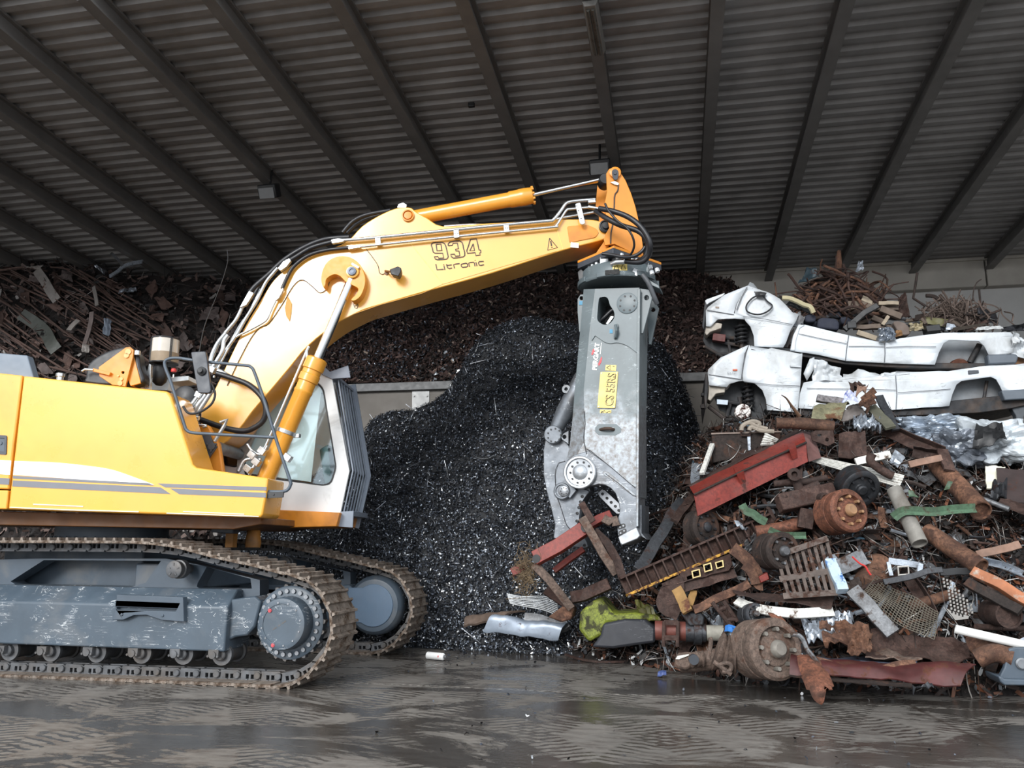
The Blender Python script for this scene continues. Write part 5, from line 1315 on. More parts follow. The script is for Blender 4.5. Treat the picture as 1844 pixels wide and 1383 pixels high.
ar = cv((1420, 840), (1460, 710), (1500, 685), (1665, 662), (1700, 690), (1745, 790), (1700, 800))
van_l, ff, dd, rr = van('crushed_van', 'flattened white van lying on the scrap pile, lower of the stacked two', fr, do, re, None, af, ar, un, VP, 1)
b = B(); b.prism(VP, cv((558, 602), (615, 606), (620, 616), (560, 612)), -.05, .0); b.build('door_handle', mat('handle_grey', '#b7bcc0', .4), dd, bevel=.004)
b = B(); b.prism(VP, cv((243, 624), (268, 624), (268, 634), (243, 634)), -.02, .0); b.build('side_indicator', mat('indicator_orange', '#b5532f', .3), ff, bevel=.003)
lt = cv((212, 650), (262, 652)); write('EXTD', VP, -.03, lt[0], lt[1], 3.6, 'model_badge', mat('badge_grey', '#7d8286', .5), ff)
strokes([cv((112, 655), (292, 682))], VP, -.022, 1.2, 'panel_seam', DGR, ff); strokes([cv((305, 695), (460, 712), (612, 718))], VP, -.05, 1.0, 'panel_seam', DGR, dd)
strokes([cv((318, 520), (300, 600), (290, 680))], VP, -.03, 1.4, 'panel_seam', DGR, dd)
strokes([cv((1138, 660), (1145, 760), (1140, 848)), ], VP, -.03, 1.2, 'panel_seam', DGR, rr); strokes([cv((650, 730), (900, 735), (1140, 740))], VP, -.03, .9, 'panel_seam', DGR, rr); strokes([cv((1150, 755), (1300, 745), (1440, 735))], VP, -.03, .9, 'panel_seam', DGR, rr)
sheetmetal('bent_pillar', VP, cv((632, 650), (665, 570), (690, 560), (692, 620), (650, 690)), .03, VW, van_l, .02, seed=8)
b = B(); b.sheet(VP(*cv((690, 570))[0], .0), VP(*cv((830, 620))[0], .1), VP(*cv((850, 690))[0], -.02), VP(*cv((690, 690))[0], -.02), 14, 10, .05, 5, .015, fold=.06); b.build('crumpled_panel', VW, van_l)
b = B(); b.sheet(VP(*cv((850, 655))[0], .2), VP(*cv((1140, 640))[0], .2), VP(*cv((1140, 668))[0], .0), VP(*cv((850, 690))[0], .0), 18, 5, .05, 6, .015, fold=.05); b.build('crumpled_panel', VW, van_l)
b = B(); b.sheet(VP(*cv((1140, 640))[0], 1.5), VP(*cv((2010, 575))[0], 1.5), VP(*cv((2010, 592))[0], .0), VP(*cv((1140, 655))[0], .0), 18, 8, .04, 7, .02, fold=.04); b.build('crushed_roof', VW, van_l)
b = B(); b.sheet(VP(*cv((340, 490))[0], 1.5), VP(*cv((620, 525))[0], 1.5), VP(*cv((625, 545))[0], .0), VP(*cv((340, 500))[0], .0), 12, 8, .04, 9, .02, fold=.04); b.build('crushed_roof', VW, van_l)
spring(van_l, *cv((325, 780))[0], .22, .075, .34, VP, mat('spring_black', '#222326', .5))
bd = cv((300, 855))[0]; b = B(); b.lathe(VP(*bd, .02), VP.n, [(.02, 0), (.045, .0), (.045, .02), (.105, .02), (.105, .05), (.07, .06), (.07, .14), (.11, .16)], 32); b.build('brake_disc', mat('speckled_disc', '#c9c4c0', .5, .3, rust=.45, rustcol='#4b2a22', rscale=14), van_l)
b = B()
for a_, c_ in (((165, 800), (280, 815)), ((110, 830), (200, 900)), ((200, 900), (330, 910)), ((230, 810), (210, 890)), ((280, 780), (290, 860))): b.tube([VP(*cv(a_)[0], .25), VP(*cv(c_)[0], .22)], .03, 8)
b.build('suspension_arm', UND, van_l)
b = B(); b.prism(VP, cv((155, 790), (218, 795), (215, 822), (155, 818)), .1, .2); b.build('bracket_plate', mat('galvanised_bit', '#9aa4ae', .4, .4, var=.2), van_l, bevel=.004)
b = B(); b.prism(VP, cv((92, 650), (108, 660), (105, 760), (92, 850), (85, 770)), .0, 1.5); b.prism(VP, cv((68, 755), (95, 755), (95, 772), (68, 772)), .2, .3); b.prism(VP, cv((65, 820), (95, 810), (98, 840), (68, 840)), .2, .3); b.build('front_crossmember', UND, van_l, bevel=.008)
b = B(); b.prism(VP, cv((112, 715), (200, 726), (200, 752), (150, 760), (120, 800), (105, 790)), .06, .4); b.build('broken_headlamp', mat('cream_plastic', '#a79f93', .5, var=.3), van_l, bevel=.01)
b = B(); b.prism(VP, cv((1720, 742), (1844, 735), (2010, 722), (2010, 782), (1844, 790), (1738, 796)), -.06, .1); b.build('rear_bumper', mat('bumper_grey', '#565e67', .5, var=.1), van_l, bevel=.015)
b = B(); b.prism(VP, cv((1538, 632), (1595, 630), (1597, 646), (1540, 652)), -.03, .0); b.build('filler_flap', DGR, rr, bevel=.003)
b = B(); b.tube([VP(*cv((1340, 852))[0], .3), VP(*cv((1560, 862))[0], .25), VP(*cv((1780, 835))[0], .3)], .025, 8); b.tube([VP(*cv((1640, 690))[0], .2), VP(*cv((1610, 870))[0], .2)], .022, 8); b.build('leaf_spring', UND, van_l)
b = B(); b.prism(VP, cv((1785, 800), (1860, 790), (1850, 870), (1830, 930), (1805, 930), (1800, 880), (1770, 830)), .1, .22); b.build('rear_hanger', mat('hanger_grey', '#4a4f54', .6, var=.2), van_l, bevel=.01)
# upper van
fr = cv((95, 302), (106, 285), (200, 216), (325, 166), (292, 215), (262, 270), (248, 320), (300, 335), (310, 352), (250, 348), (160, 352), (120, 392), (96, 390))
do = cv((326, 166), (380, 185), (440, 205), (500, 240), (560, 300), (598, 345), (585, 370), (560, 410), (535, 480), (520, 506), (362, 500), (358, 440), (340, 390), (312, 360), (302, 335), (252, 320), (264, 272), (292, 216))
re = cv((604, 385), (640, 382), (880, 440), (980, 462), (1072, 482), (1160, 457), (1280, 440), (1400, 426), (1600, 424), (1768, 422), (1792, 445), (1784, 535), (1740, 545), (1650, 545), (1625, 495), (1595, 470), (1430, 466), (1402, 482), (1375, 535), (1354, 600), (1080, 592), (865, 580), (720, 548), (568, 525), (580, 460))
un = cv((360, 495), (560, 520), (860, 572), (1080, 585), (1354, 590), (1640, 592), (1650, 600), (1640, 622), (1354, 622), (1080, 614), (860, 598), (560, 545), (360, 512))
af = cv((90, 400), (130, 372), (250, 345), (320, 360), (352, 400), (364, 505), (250, 545), (120, 540), (80, 470))
ar = cv((1340, 612), (1395, 470), (1435, 460), (1600, 465), (1635, 500), (1660, 602))
VPu = PY(11.85)
van_u, ff, dd, rr = van('crushed_van', 'flattened white van on top of the other van, its open body full of junk', fr, do, re, None, af, ar, un, VPu, 21)
b = B(); b.prism(VPu, cv((148, 280), (168, 282), (168, 291), (148, 290)), -.02, .0); b.build('side_indicator', mat('indicator_brown', '#7d6a5b', .4), ff, bevel=.003)
strokes([cv((100, 300), (250, 326))], VPu, -.022, 1.2, 'panel_seam', DGR, ff); strokes([cv((300, 335), (420, 350), (570, 380))], VPu, -.045, 1.0, 'panel_seam', DGR, dd)
strokes([cv((322, 175), (290, 230), (264, 300))], VPu, -.04, 1.4, 'panel_seam', DGR, dd)
strokes([cv((880, 440), (868, 520), (862, 580)), cv((1078, 482), (1080, 540), (1076, 590))], VPu, -.03, 1.2, 'panel_seam', DGR, rr); strokes([cv((605, 430), (740, 460), (870, 485)), cv((880, 500), (1000, 500), (1075, 502)), cv((1085, 505), (1200, 500), (1360, 502))], VPu, -.03, .9, 'panel_seam', DGR, rr)
b = B(); b.tube(smooth_path([VPu(*p, -.07) for p in cv((395, 215), (350, 235), (318, 275), (325, 310), (380, 325), (430, 310), (460, 278), (430, 250), (405, 215))], 4), .012, 8); b.build('loose_window_seal', BLK, van_u)
b = B(); b.sheet(VPu(*cv((360, 198))[0], -.08), VPu(*cv((430, 205))[0], -.08), VPu(*cv((415, 232))[0], -.09), VPu(*cv((375, 228))[0], -.09), 6, 4, .02, 3, .012); b.build('torn_trim', BLKP, van_u)
spring(van_u, *cv((290, 440))[0], .2, .085, .30, VPu, mat('spring_black', ''))
b = B(); b.sheet(VPu(*cv((325, 166))[0], 1.5), VPu(*cv((590, 300))[0], 1.5), VPu(*cv((598, 345))[0], .0), VPu(*cv((326, 170))[0], .0), 14, 10, .07, 31, .02, fold=.08); b.build('crushed_roof', VW, van_u)
b = B(); b.prism(VPu, cv((90, 248), (100, 240), (200, 205), (190, 222), (112, 262), (100, 272)), .05, 1.5); b.build('bonnet_edge', VW, van_u, bevel=.008)
b = B(); b.prism(VPu, cv((560, 520), (575, 440), (605, 378), (640, 382), (612, 400), (590, 470), (585, 522)), -.03, .05); b.build('centre_pillar', VW, van_u, bevel=.01)
b = B(); b.prism(VPu, cv((525, 505), (545, 440), (580, 400), (575, 440), (555, 480), (545, 505)), .1, .14); b.build('door_gap', UND, van_u)
b = B(); b.sheet(VPu(*cv((560, 300))[0], .3), VPu(*cv((640, 335))[0], .3), VPu(*cv((630, 385))[0], .05), VPu(*cv((570, 370))[0], .05), 10, 8, .06, 14, .015, fold=.08); b.build('torn_door_frame', VIN, van_u)
b = B()
for a_, c_, r in (((100, 440), (250, 455), .03), ((180, 480), (320, 500), .03), ((90, 500), (190, 560), .022), ((215, 455), (230, 540), .022), ((150, 545), (260, 540), .03)): b.tube([VPu(*cv(a_)[0], .25), VPu(*cv(c_)[0], .22)], r, 8)
b.build('suspension_arm', UND, van_u)
b = B(); b.prism(VPu, cv((135, 425), (205, 435), (200, 475), (130, 465)), .12, .25); b.build('rusty_bracket', mat('red_rust', '#5b2f2c', .6, .1, var=.3), van_u, bevel=.006)
b = B(); b.prism(VPu, cv((98, 392), (150, 368), (185, 375), (180, 400), (120, 420), (100, 440), (88, 425)), .04, .3); b.build('broken_headlamp', mat('cream_plastic', ''), van_u, bevel=.01)
b = B(); b.prism(VPu, cv((1645, 545), (1800, 540), (1815, 555), (1805, 592), (1650, 598)), -.08, .08); b.build('rear_bumper', mat('bumper_grey', ''), van_u, bevel=.02)
b = B(); b.tube([VPu(*cv((1545, 590))[0], .22), VPu(*cv((1600, 490))[0], .22)], .04, 10); b.build('damper', UND, van_u)
b = B(); b.lathe(VPu(*cv((1495, 612))[0], .12), VPu.n, [(.05, 0), (.12, .01), (.13, .1)], 24); b.build('rear_drum', mat('rusty_drum', '#5d4a40', .7, .2, rust=.5), van_u)
b = B(); b.sheet(VPu(*cv((1765, 425))[0], -.05), VPu(*cv((1880, 480))[0], .05), VPu(*cv((1880, 590))[0], .1), VPu(*cv((1785, 540))[0], -.02), 12, 10, .06, 44, .015, fold=.08); b.build('torn_tail_panel', VW, van_u)
b = B(); b.prism(VPu, cv((1790, 480), (1860, 500), (1860, 600), (1770, 595)), .15, .2); b.build('rusty_floor_end', mat('tan_rust', '#6b4b31', .7, var=.3), van_u)
# ------------------------------------------------------------------ mixed scrap: the right-hand pile, what lies on the vans, the left-hand pile
RND = random.Random(5)
RU1 = mat('brown_rust', '#4e3a33', .8, .15, var=.35, scale=7, rust=.4, rustcol='#39241d', bump=.3, obj_var=.22, dirt=.45, dirtcol='#241b18', grain=.6)
RU2 = mat('orange_rust', '#74523f', .82, .1, var=.35, scale=6, rust=.4, rustcol='#4d3327', bump=.3, obj_var=.18, dirt=.4, dirtcol='#2e211b', grain=.6)
RU3 = mat('dark_rust', '#332925', .8, .2, var=.35, scale=7, rust=.3, rustcol='#4f372c', bump=.3, obj_var=.2, grain=.6)
DST = mat('dark_steel', '#3c3e42', .5, .5, var=.3, scale=7, rust=.3, rustcol='#43302a', obj_var=.25, grain=.4)
GST = mat('grey_steel', '#77797c', .45, .5, var=.25, scale=7, rust=.3, rustcol='#4f3d33', obj_var=.25, dirt=.4, dirtcol='#332c29', grain=.4)
SLV = mat('silver_sheet', '#b4bcc6', .32, .6, var=.2, scale=6, dirt=.2, dirtcol='#5a5a5c', obj_var=.15, grain=.4)
WPT = mat('chipped_white', '#d3d2cc', .5, var=.1, scale=6, rust=.16, rustcol='#5b4437', obj_var=.08, grain=.4)
REDP = mat('red_primer', '#7a2a20', .55, .05, var=.15, scale=5, rust=.14, rustcol='#4b2a24', dirt=.15, dirtcol='#5c3a33', grain=.4)
GRNP = mat('faded_green', '#4f6b54', .55, .05, var=.2, scale=5, rust=.3, rustcol='#4b372b', obj_var=.1, dirt=.4, dirtcol='#3a3d33', grain=.4)
OLV = mat('olive_rust', '#77745a', .7, .05, var=.25, scale=5, rust=.3, rustcol='#6b4a33', grain=.4)
LIM = mat('lime_paint', '#848f30', .6, var=.3, scale=9, rust=.42, rustcol='#3a3a20', dirt=.5, dirtcol='#4c4a24', grain=.6)
TANR = mat('tan_rust_dust', '#6d5c52', .8, .05, var=.3, scale=6, rust=.3, rustcol='#5e4234', bump=.4, grain=.6)
s1 = sc(4.941, 1240, 680); s3 = sc(4.941, 1540, 680); s4 = sc(4.322, 820, 880); s5 = sc(4.611, 1100, 900); s6 = sc(4.067, 1440, 920); s7 = sc(4.39, 1180, 1080); s8 = sc(9.22, 1440, 680); s9 = sc(4.153, 1400, 460); sL = sc(5.319, 0, 400)
# the mound under it all
md = [(1030, None, 10.85, 1140, 11.3), (1065, None, 10.7, 1110, 11.5), (1120, None, 10.4, 1075, 11.5), (1165, None, 10.2, 1010, 11.5), (1205, None, 10.0, 925, 11.5), (1245, None, 9.8, 850, 11.5), (1275, None, 9.6, 790, 11.5), (1330, None, 9.4, 768, 11.55), (1450, None, 9.1, 758, 11.6), (1560, None, 9.0, 758, 11.6), (1640, None, 9.0, 775, 11.6), (1700, None, 9.0, 822, 11.5), (1780, None, 9.1, 838, 11.5), (1860, None, 9.2, 830, 11.5), (1990, None, 9.3, 830, 11.5)]
g3 = heap_surface(md, 110, 60, bulge=.10, nz_amp=.16, nz_f=1.6, seed=31, back=1.6, lump=.12, ymax=14.4)
b = B(); grid_mesh(b, g3)
MD = b.build('scrap_litter', mat('scrap_bed', '#1c1614', .9, .1, var=.6, scale=9, bump=.9, bscale=22), smooth=0, recalc=False)
tag(MD, 'dark bed of small scrap that the crushed vans rest on', 'scrap', kind='stuff')
MIXC = mat('mixed_bits', '#444444', .6, .25, var=0, island=[(0, '#15110f'), (.28, '#2e221d'), (.5, '#4a3026'), (.66, '#3e3f43'), (.78, '#5d3c2b'), (.86, '#6f7275'), (.93, '#7b4c34'), (.965, '#b7b9ba'), (.99, '#5c7a8c')])
pos, nr = sample(g3, 15000); chips('scrap_bit', pos, nr, .04, .2, .012, .06, MIXC, MD, lift=.08, curl=.9, segs=3)['kind'] = 'stuff'
pos, nr = sample(g3, 5200); chips('wire_bit', pos, nr, .12, .5, .005, .012, mat('wire_bits', '#555555', .5, .5, var=0, island=[(0, '#2b211d'), (.4, '#4c3a31'), (.7, '#77736f'), (.9, '#b5b4b2')]), MD, lift=.16, curl=1.1, segs=6)['kind'] = 'stuff'
bv = BVHTree.FromPolygons([tuple(p) for p in g3.reshape(-1, 3)], [(i * g3.shape[1] + j, (i + 1) * g3.shape[1] + j, (i + 1) * g3.shape[1] + j + 1, i * g3.shape[1] + j + 1) for i in range(g3.shape[0] - 1) for j in range(g3.shape[1] - 1)])
def H(px, py, lift=.06):
    """the point of the mound seen at a pixel, lifted off its surface towards the yard"""
    r = ray(px, py).normalized(); h = bv.ray_cast(CAM, r)
    if h[0] is None:
        return P(px, py, 11.55) - r * lift
    return h[0] - r * lift
def HS(pts, lift=.06): return [H(x, y, lift) for x, y in pts]
def item(b, name, m, label, cat, parent=None, group=None, bevel=0.0, smooth=38, **k):
    o = b.build(name, m, parent, bevel=bevel, smooth=smooth, **k)
    if parent is None: tag(o, label, cat, group)
    return o
def lump(c, r, amp, seed, sub_=5, sq=(1, 1, 1)):
    def f(b):
        bm = bmesh.new(); bmesh.ops.create_icosphere(bm, subdivisions=sub_, radius=1.0)
        vs = []
        for v in bm.verts:
            n = v.co.normalized(); q = n * 2.2 + Vector((seed, seed * 2, 0))
            d = noise.voronoi(q)[0]; e = noise.voronoi(q * 2.3)[0]
            box = max(abs(n.x), abs(n.y), abs(n.z))
            k = .55 / box + .45 + (d[1] - d[0]) * amp - (e[1] - e[0]) * amp * .4 + noise.noise(q * 1.3) * amp
            vs.append(Vector(c) + Vector((n.x * r[0] * k, n.y * r[1] * k, n.z * r[2] * k)))
        b.add(vs, [[v.index for v in fc.verts] for fc in bm.faces]); bm.free()
    return f
MARK = []                                           # finished pieces that can be named as landmarks: (px, py, words)
def mark(px, py, w): MARK.append((px, py, w))
def one(name, m, label, cat, fn, bevel=0.0, smooth=38, group=None):
    b = B(); fn(b); return item(b, name, m, label, cat, bevel=bevel, smooth=smooth, group=group)
def rodpx(pts, lift, r, k=4, n=9): 
    return lambda b: b.tube(smooth_path(HS(pts, lift), k), r, n)
def plate(pts, lift, thick): 
    return lambda b: b.slab([HS(pts, lift)], (CAM - H(*pts[0], lift)).normalized() * -thick)
def crumple(p, lift, amp, seed, fold=.05, nu=16, nv=10, thick=.008, curl=0.0, ragged=.1):
    return lambda b: b.sheet(*HS(p, lift), nu=nu, nv=nv, amp=amp, seed=seed, thick=thick, fold=fold, curl=curl, ragged=ragged)
def beam(p0, p1, w, h, prof='U', lift=.1, up=None):
    a, c = H(*p0, lift), H(*p1, lift)
    t = .012
    pr = {'U': [(-w, -h), (w, -h), (w, h), (w - t, h), (w - t, -h + t), (-w + t, -h + t), (-w + t, h), (-w, h)], 'L': [(-w, -h), (w, -h), (w, -h + t), (-w + t, -h + t), (-w + t, h), (-w, h)],
          'I': [(-w, -h), (w, -h), (w, -h + t), (t, -h + t), (t, h - t), (w, h - t), (w, h), (-w, h), (-w, h - t), (-t, h - t), (-t, -h + t), (-w, -h + t)], 'B': [(-w, -h), (w, -h), (w, h), (-w, h)]}[prof]
    n = 8; mid = (a + c) / 2; sd = RND.random() * 9
    path = [a + (c - a) * i / n + Vector((noise.noise(Vector((i * .5, sd, 0))), noise.noise(Vector((i * .5, sd, 5))), noise.noise(Vector((i * .5, sd, 9))))) * .03 for i in range(n + 1)]
    return lambda b: b.extr(path, pr, up=up or (CAM - mid).normalized())
# --- red hopper and what lies round it
T = thing('steel_trough', 'long red steel trough with bent rim lying aslant over the dark bars', 'trough', P(1350, 850, 10.0)); mark(1350, 850, 'the long red steel trough')
F0, F1 = P(1250, 891, 9.85), P(1451.5, 797, 10.35); U0, U1 = P(1241.5, 876, 10.25), P(1446, 776, 10.75); L0, L1 = P(1257, 929, 9.85), P(1456, 831, 10.3)
b = B(); b.sheet(F0, F1, U1, U0, 20, 6, .012, 2, .012); b.build('upper_side', REDP, T)
b = B(); b.sheet(L0, L1, F1, F0, 20, 6, .012, 3, .012); b.build('lower_side', REDP, T)
b = B(); b.sheet(U0, U1, U1 + Vector((-.06, .35, .05)), U0 + Vector((-.1, .35, .03)), 20, 3, .02, 4, .012); b.build('rim', RU1, T)
b = B(); b.slab([[L1, F1, U1, U1 + Vector((.12, .1, -.02)), L1 + Vector((.14, .05, .05))]], Vector((.02, .01, 0))); b.build('end_plate', mat('dull_red_grey', '#6e4f4b', .6, var=.3), T)
for f_, hh in ((.40, 1), (.87, 1)):
    b = B(); q = F0.lerp(F1, f_); q2 = L0.lerp(L1, f_); q3 = U0.lerp(U1, f_); w = (F1 - F0).normalized() * .05; o = Vector((0, -.07, 0))
    b.add([q - w + o, q + w + o, q2.lerp(q, .45) + w * 1.3, q2.lerp(q, .45) - w * .2, q3.lerp(q, .15) + w, q3.lerp(q, .15) - w], [(0, 1, 2, 3), (1, 0, 5, 4), (0, 3, 5), (1, 4, 2)]); b.build('bracket', REDP, T)
b = B(); b.tube([F0 + Vector((0, -.02, 0)), F0.lerp(F1, .4) + Vector((0, -.03, .01)), F1 + Vector((0, -.02, 0))], .014, 8); b.build('fold_bead', RU3, T)
bx = thing('steel_box', 'dark rusty open steel box beneath the lower van', 'box', P(1340, 800, 10.9)); mark(1330, 800, 'the dark rusty steel box')
pb = PY(10.95)
b = B(); b.prism(pb, s1((205, 500), (820, 482), (800, 640), (480, 700), (216, 760)), 0, .7); b.build('side', RU3, bx, bevel=.01)
b = B(); b.prism(pb, s1((202, 492), (825, 474), (825, 486), (202, 506)), -.02, .05); b.build('rim', mat('worn_rim', '#7a6b62', .6, .2, var=.3), bx)
b = B(); b.tube([pb(*p, -.04) for p in s1((468, 485), (470, 515), (545, 515), (552, 490))], .014, 6); b.build('handle', RU1, bx)
b = B(); b.prism(pb, s1((522, 520), (550, 518), (553, 640), (530, 650)), -.03, -.01); b.build('pale_strap', SLV, bx)
one('timber_post', WPT, 'thin pale post leaning beside the dark rusty steel box', 'post', lambda b: b.extr([P(1264, 853, 10.5), P(1283, 800, 10.9)], [(-.03, -.02), (.03, -.02), (.03, .02), (-.03, .02)]), .003)
def ribbed(pts, n, amp, thick=.012):
    p00, p10, p11, p01 = pts
    def f(b):
        prof = []
        m = n * 4
        top = []
        nrm = (p10 - p00).cross(p01 - p00).normalized()
        if nrm.dot(CAM - p00) < 0: nrm = -nrm
        vs = []
        for i in range(9):
            for j in range(m + 1):
                u, v = i / 8, j / m
                q = (p00 * (1 - u) + p10 * u) * (1 - v) + (p01 * (1 - u) + p11 * u) * v
                vs.append(q + nrm * (amp if (j % 4) in (1, 2) else 0))
        k = m + 1; N = len(vs)
        vs += [v - nrm * thick for v in vs]
        fs = [(i * k + j, (i + 1) * k + j, (i + 1) * k + j + 1, i * k + j + 1) for i in range(8) for j in range(m)]
        fs += [tuple(N + q for q in reversed(f)) for f in fs]
        for i in range(8): fs += [(i * k, N + i * k, N + (i + 1) * k, (i + 1) * k), (i * k + m, (i + 1) * k + m, N + (i + 1) * k + m, N + i * k + m)]
        for j in range(m): fs += [(j, j + 1, N + j + 1, N + j), (8 * k + j, N + 8 * k + j, N + 8 * k + j + 1, 8 * k + j + 1)]
        b.add(vs, fs)
    return f
one('ribbed_strip', WPT, 'long white ribbed strip sticking out from behind the red trough', 'strip', ribbed([P(*s1((1060, 688))[0], 10.5), P(*s3((440, 872))[0], 10.1), P(*s3((395, 975))[0], 10.0), P(*s1((1070, 735))[0], 10.45)], 5, .02), smooth=0); mark(1540, 850, 'the long white ribbed strip')
one('ribbed_strip', WPT, 'short fan of white ribbed strip above the red trough', 'strip', ribbed([P(*s1((640, 605))[0], 10.8), P(*s1((760, 600))[0], 10.75), P(*s1((800, 548))[0], 10.8), P(*s1((685, 488))[0], 10.85)], 5, .02), smooth=0)
# --- axles, drums and gear casings
def drum(name, label, back, front, r, Yb, Yf, m, mh, prof=None, axle=None, ra=.06, hubm=None):
    t = thing(name, label, 'axle' if axle else 'drum', P(*back, Yb)); a, c = P(*back, Yb), P(*front, Yf); ax = (c - a); L = ax.length; ax.normalize()
    b = B(); b.lathe(a, ax, [(r * .8, 0), (r * 1.0, .01), (r * 1.0, L * .55), (r * .97, L * .56), (r * 1.02, L * .7), (r * 1.02, L * .93), (r * .92, L), (r * .74, L), (r * .70, L * .86), (r * .1, L * .86)], 40); b.build('brake_drum', m, t)
    b = B(); b.lathe(a + ax * L * .84, ax, [(r * .60, 0), (r * .56, L * .06), (r * .34, L * .10), (r * .30, L * .16)], 28); b.build('hub', m, t)
    b = B(); b.lathe(a + ax * L * .95, ax, [(r * .30, 0), (r * .28, L * .14), (r * .20, L * .20), (.01, L * .2)], 24); b.build('hub_cap', hubm or mh, t)
    for k in range(8):
        an = 2 * PI * k / 8; x = ax.orthogonal().normalized(); y = ax.cross(x)
        b = B(); b.disc(a + ax * L * .84 + (x * math.cos(an) + y * math.sin(an)) * r * .64, ax, r * .075, L * .2, 6); b.build('wheel_stud', mh, t)
    if axle:
        b = B(); pts = [a] + axle; b.tube(smooth_path(pts, 4), ra, 14); b.build('axle_tube', m, t)
    return t, a, ax, L
OR = mat('bright_rust', '#774a37', .75, .1, var=.3, scale=6, rust=.35, rustcol='#523427', bump=.2, grain=.6)
t, a, ax, L = drum('truck_axle', 'orange rusty axle with brake drum in the middle of the pile', s1((1262, 1222))[0], s1((1440, 1178))[0], .235, 9.75, 9.45, OR, mat('tan_hub', '#a07a58', .7, var=.3, dirt=.3), None, [P(*p, 9.9) for p in s1((1100, 1260), (850, 1335), (600, 1375))], .075)
mark(1517, 925, 'the orange rusty brake drum')
b = B(); b.box(P(*s1((1040, 1255))[0], 9.82), (.16, .16, .22), Matrix.Rotation(.2, 3, 'Y')); b.tube([P(*p, 9.74) for p in s1((1010, 1210), (1015, 1330), (1030, 1340), (1025, 1220))], .012, 6); b.build('spring_seat', RU1, t, bevel=.006)
drum('truck_axle', 'large dusty truck brake drum with pale hub on the floor', s7((775, 392))[0], s7((968, 388))[0], .285, 8.75, 8.40, TANR, mat('pale_hub', '#7d7972', .6, .2, var=.3, dirt=.3), None, [P(*p, 8.85) for p in s7((640, 430), (480, 470), (330, 490), (190, 500))], .10)
mark(1395, 1170, 'the large dusty brake drum')
axt = [o for o in COL.objects if o.name.startswith('truck_axle')][-1]
for nm, pts, r in (('gear_casing', ((480, 400), (560, 430), (640, 440)), .21), ('steering_knuckle', ((500, 540), (560, 520), (620, 540)), .10), ('drive_flange', ((270, 480), (330, 470), (390, 468)), .085)):
    b = B(); q = [P(*p, 8.7) for p in s7(*pts)]; b.tube(smooth_path(q, 4), [r * (.7 + .3 * math.sin(i * 1.1) ** 2) for i in range(9)], 18); b.build(nm, TANR, axt)
b = B(); b.disc(P(*s7((300, 468))[0], 8.6), (.1, -1, 0), .05, .06, 16); b.build('pinion_end', mat('dark_cap', '#3d4147', .5, .4), axt)
b = B(); b.prism(PY(8.68), s7((145, 540), (165, 450), (260, 430), (300, 470), (290, 540), (240, 560)), 0, .25); b.build('end_bracket', TANR, axt, bevel=.03)
b = B(); b.prism(PY(8.66), s7((160, 470), (175, 445), (270, 430), (262, 442), (190, 470)), 0, .02); b.build('white_smear', WPT, axt)
b = B()
for pts in (((430, 300), (440, 330), (430, 400), (420, 470)), ((500, 520), (560, 500), (600, 520), (590, 560), (530, 570)), ((460, 490), (520, 530), (600, 590))): b.tube(smooth_path([P(*p, 8.5) for p in s7(*pts)], 4), .022, 8)
b.build('brake_linkage', TANR, axt)
drum('brake_drum', 'dark rusty brake drum with pale round hub beside the slatted grate', s5((1300, 430))[0], s5((1440, 425))[0], .20, 9.55, 9.25, RU3, GST); mark(1400, 990, 'the dark drum with the pale hub')
drum('brake_drum', 'dark drum half hidden below the low end of the red trough', s5((700, 240))[0], s5((800, 225))[0], .21, 10.1, 9.95, RU3, DST)
drum('brake_drum', 'black curved drum resting behind the orange rusty brake drum', s1((1450, 930))[0], s1((1540, 1000))[0], .22, 10.0, 9.8, DST, DST)
drum('brake_drum', 'small grey steel drum above the large dusty brake drum', s7((720, 125))[0], s7((800, 112))[0], .115, 9.3, 9.1, DST, GST)
gb = thing('hollow_girder', 'heavy brown rusty hollow beam lying left of the orange brake drum', 'beam', P(1450, 890, 9.8))
b = B(); p0, p1 = P(*s1((800, 1125))[0], 9.75), P(*s1((1290, 1020))[0], 9.9); b.extr([p0, p0.lerp(p1, .5), p1], [(-.10, -.09), (.10, -.09), (.10, .09), (-.10, .09)], up=(0, -1, .2)); b.build('beam_body', RU1, gb, bevel=.015)
b = B(); b.prism(PY(9.68), s1((790, 1060), (850, 1010), (885, 1060), (830, 1085)), 0, .2); b.build('beam_lug', RU1, gb, bevel=.008)
b = B(); b.lathe(P(*s1((1180, 1075))[0], 9.7), (.3, -1, 0), [(.06, 0), (.06, .1), (.035, .1), (.03, .05)], 18); b.build('pipe_stub', RU1, gb)
b = B(); b.disc(P(*s1((1175, 1130))[0], 9.72), (.3, -1, 0), .055, .08, 16); b.build('pale_cap', GST, gb)
mark(1450, 890, 'the heavy brown hollow beam')
one('link_rod', RU1, 'forked rusty link rod above the heavy brown beam', 'rod', lambda b: (b.tube([P(*p, 10.0) for p in s1((760, 945), (900, 935), (1060, 925), (1230, 890))], .04, 10), b.tube([P(*p, 9.95) for p in s1((935, 870), (960, 920), (990, 1020))], .055, 10), b.tube([P(*p, 9.95) for p in s1((980, 1025), (1070, 985), (1160, 945))], .05, 10), b.lathe(P(*s1((935, 865))[0], 9.9), (0, -1, 0), [(.075, 0), (.075, .07), (.035, .07), (.03, .02)], 18)))
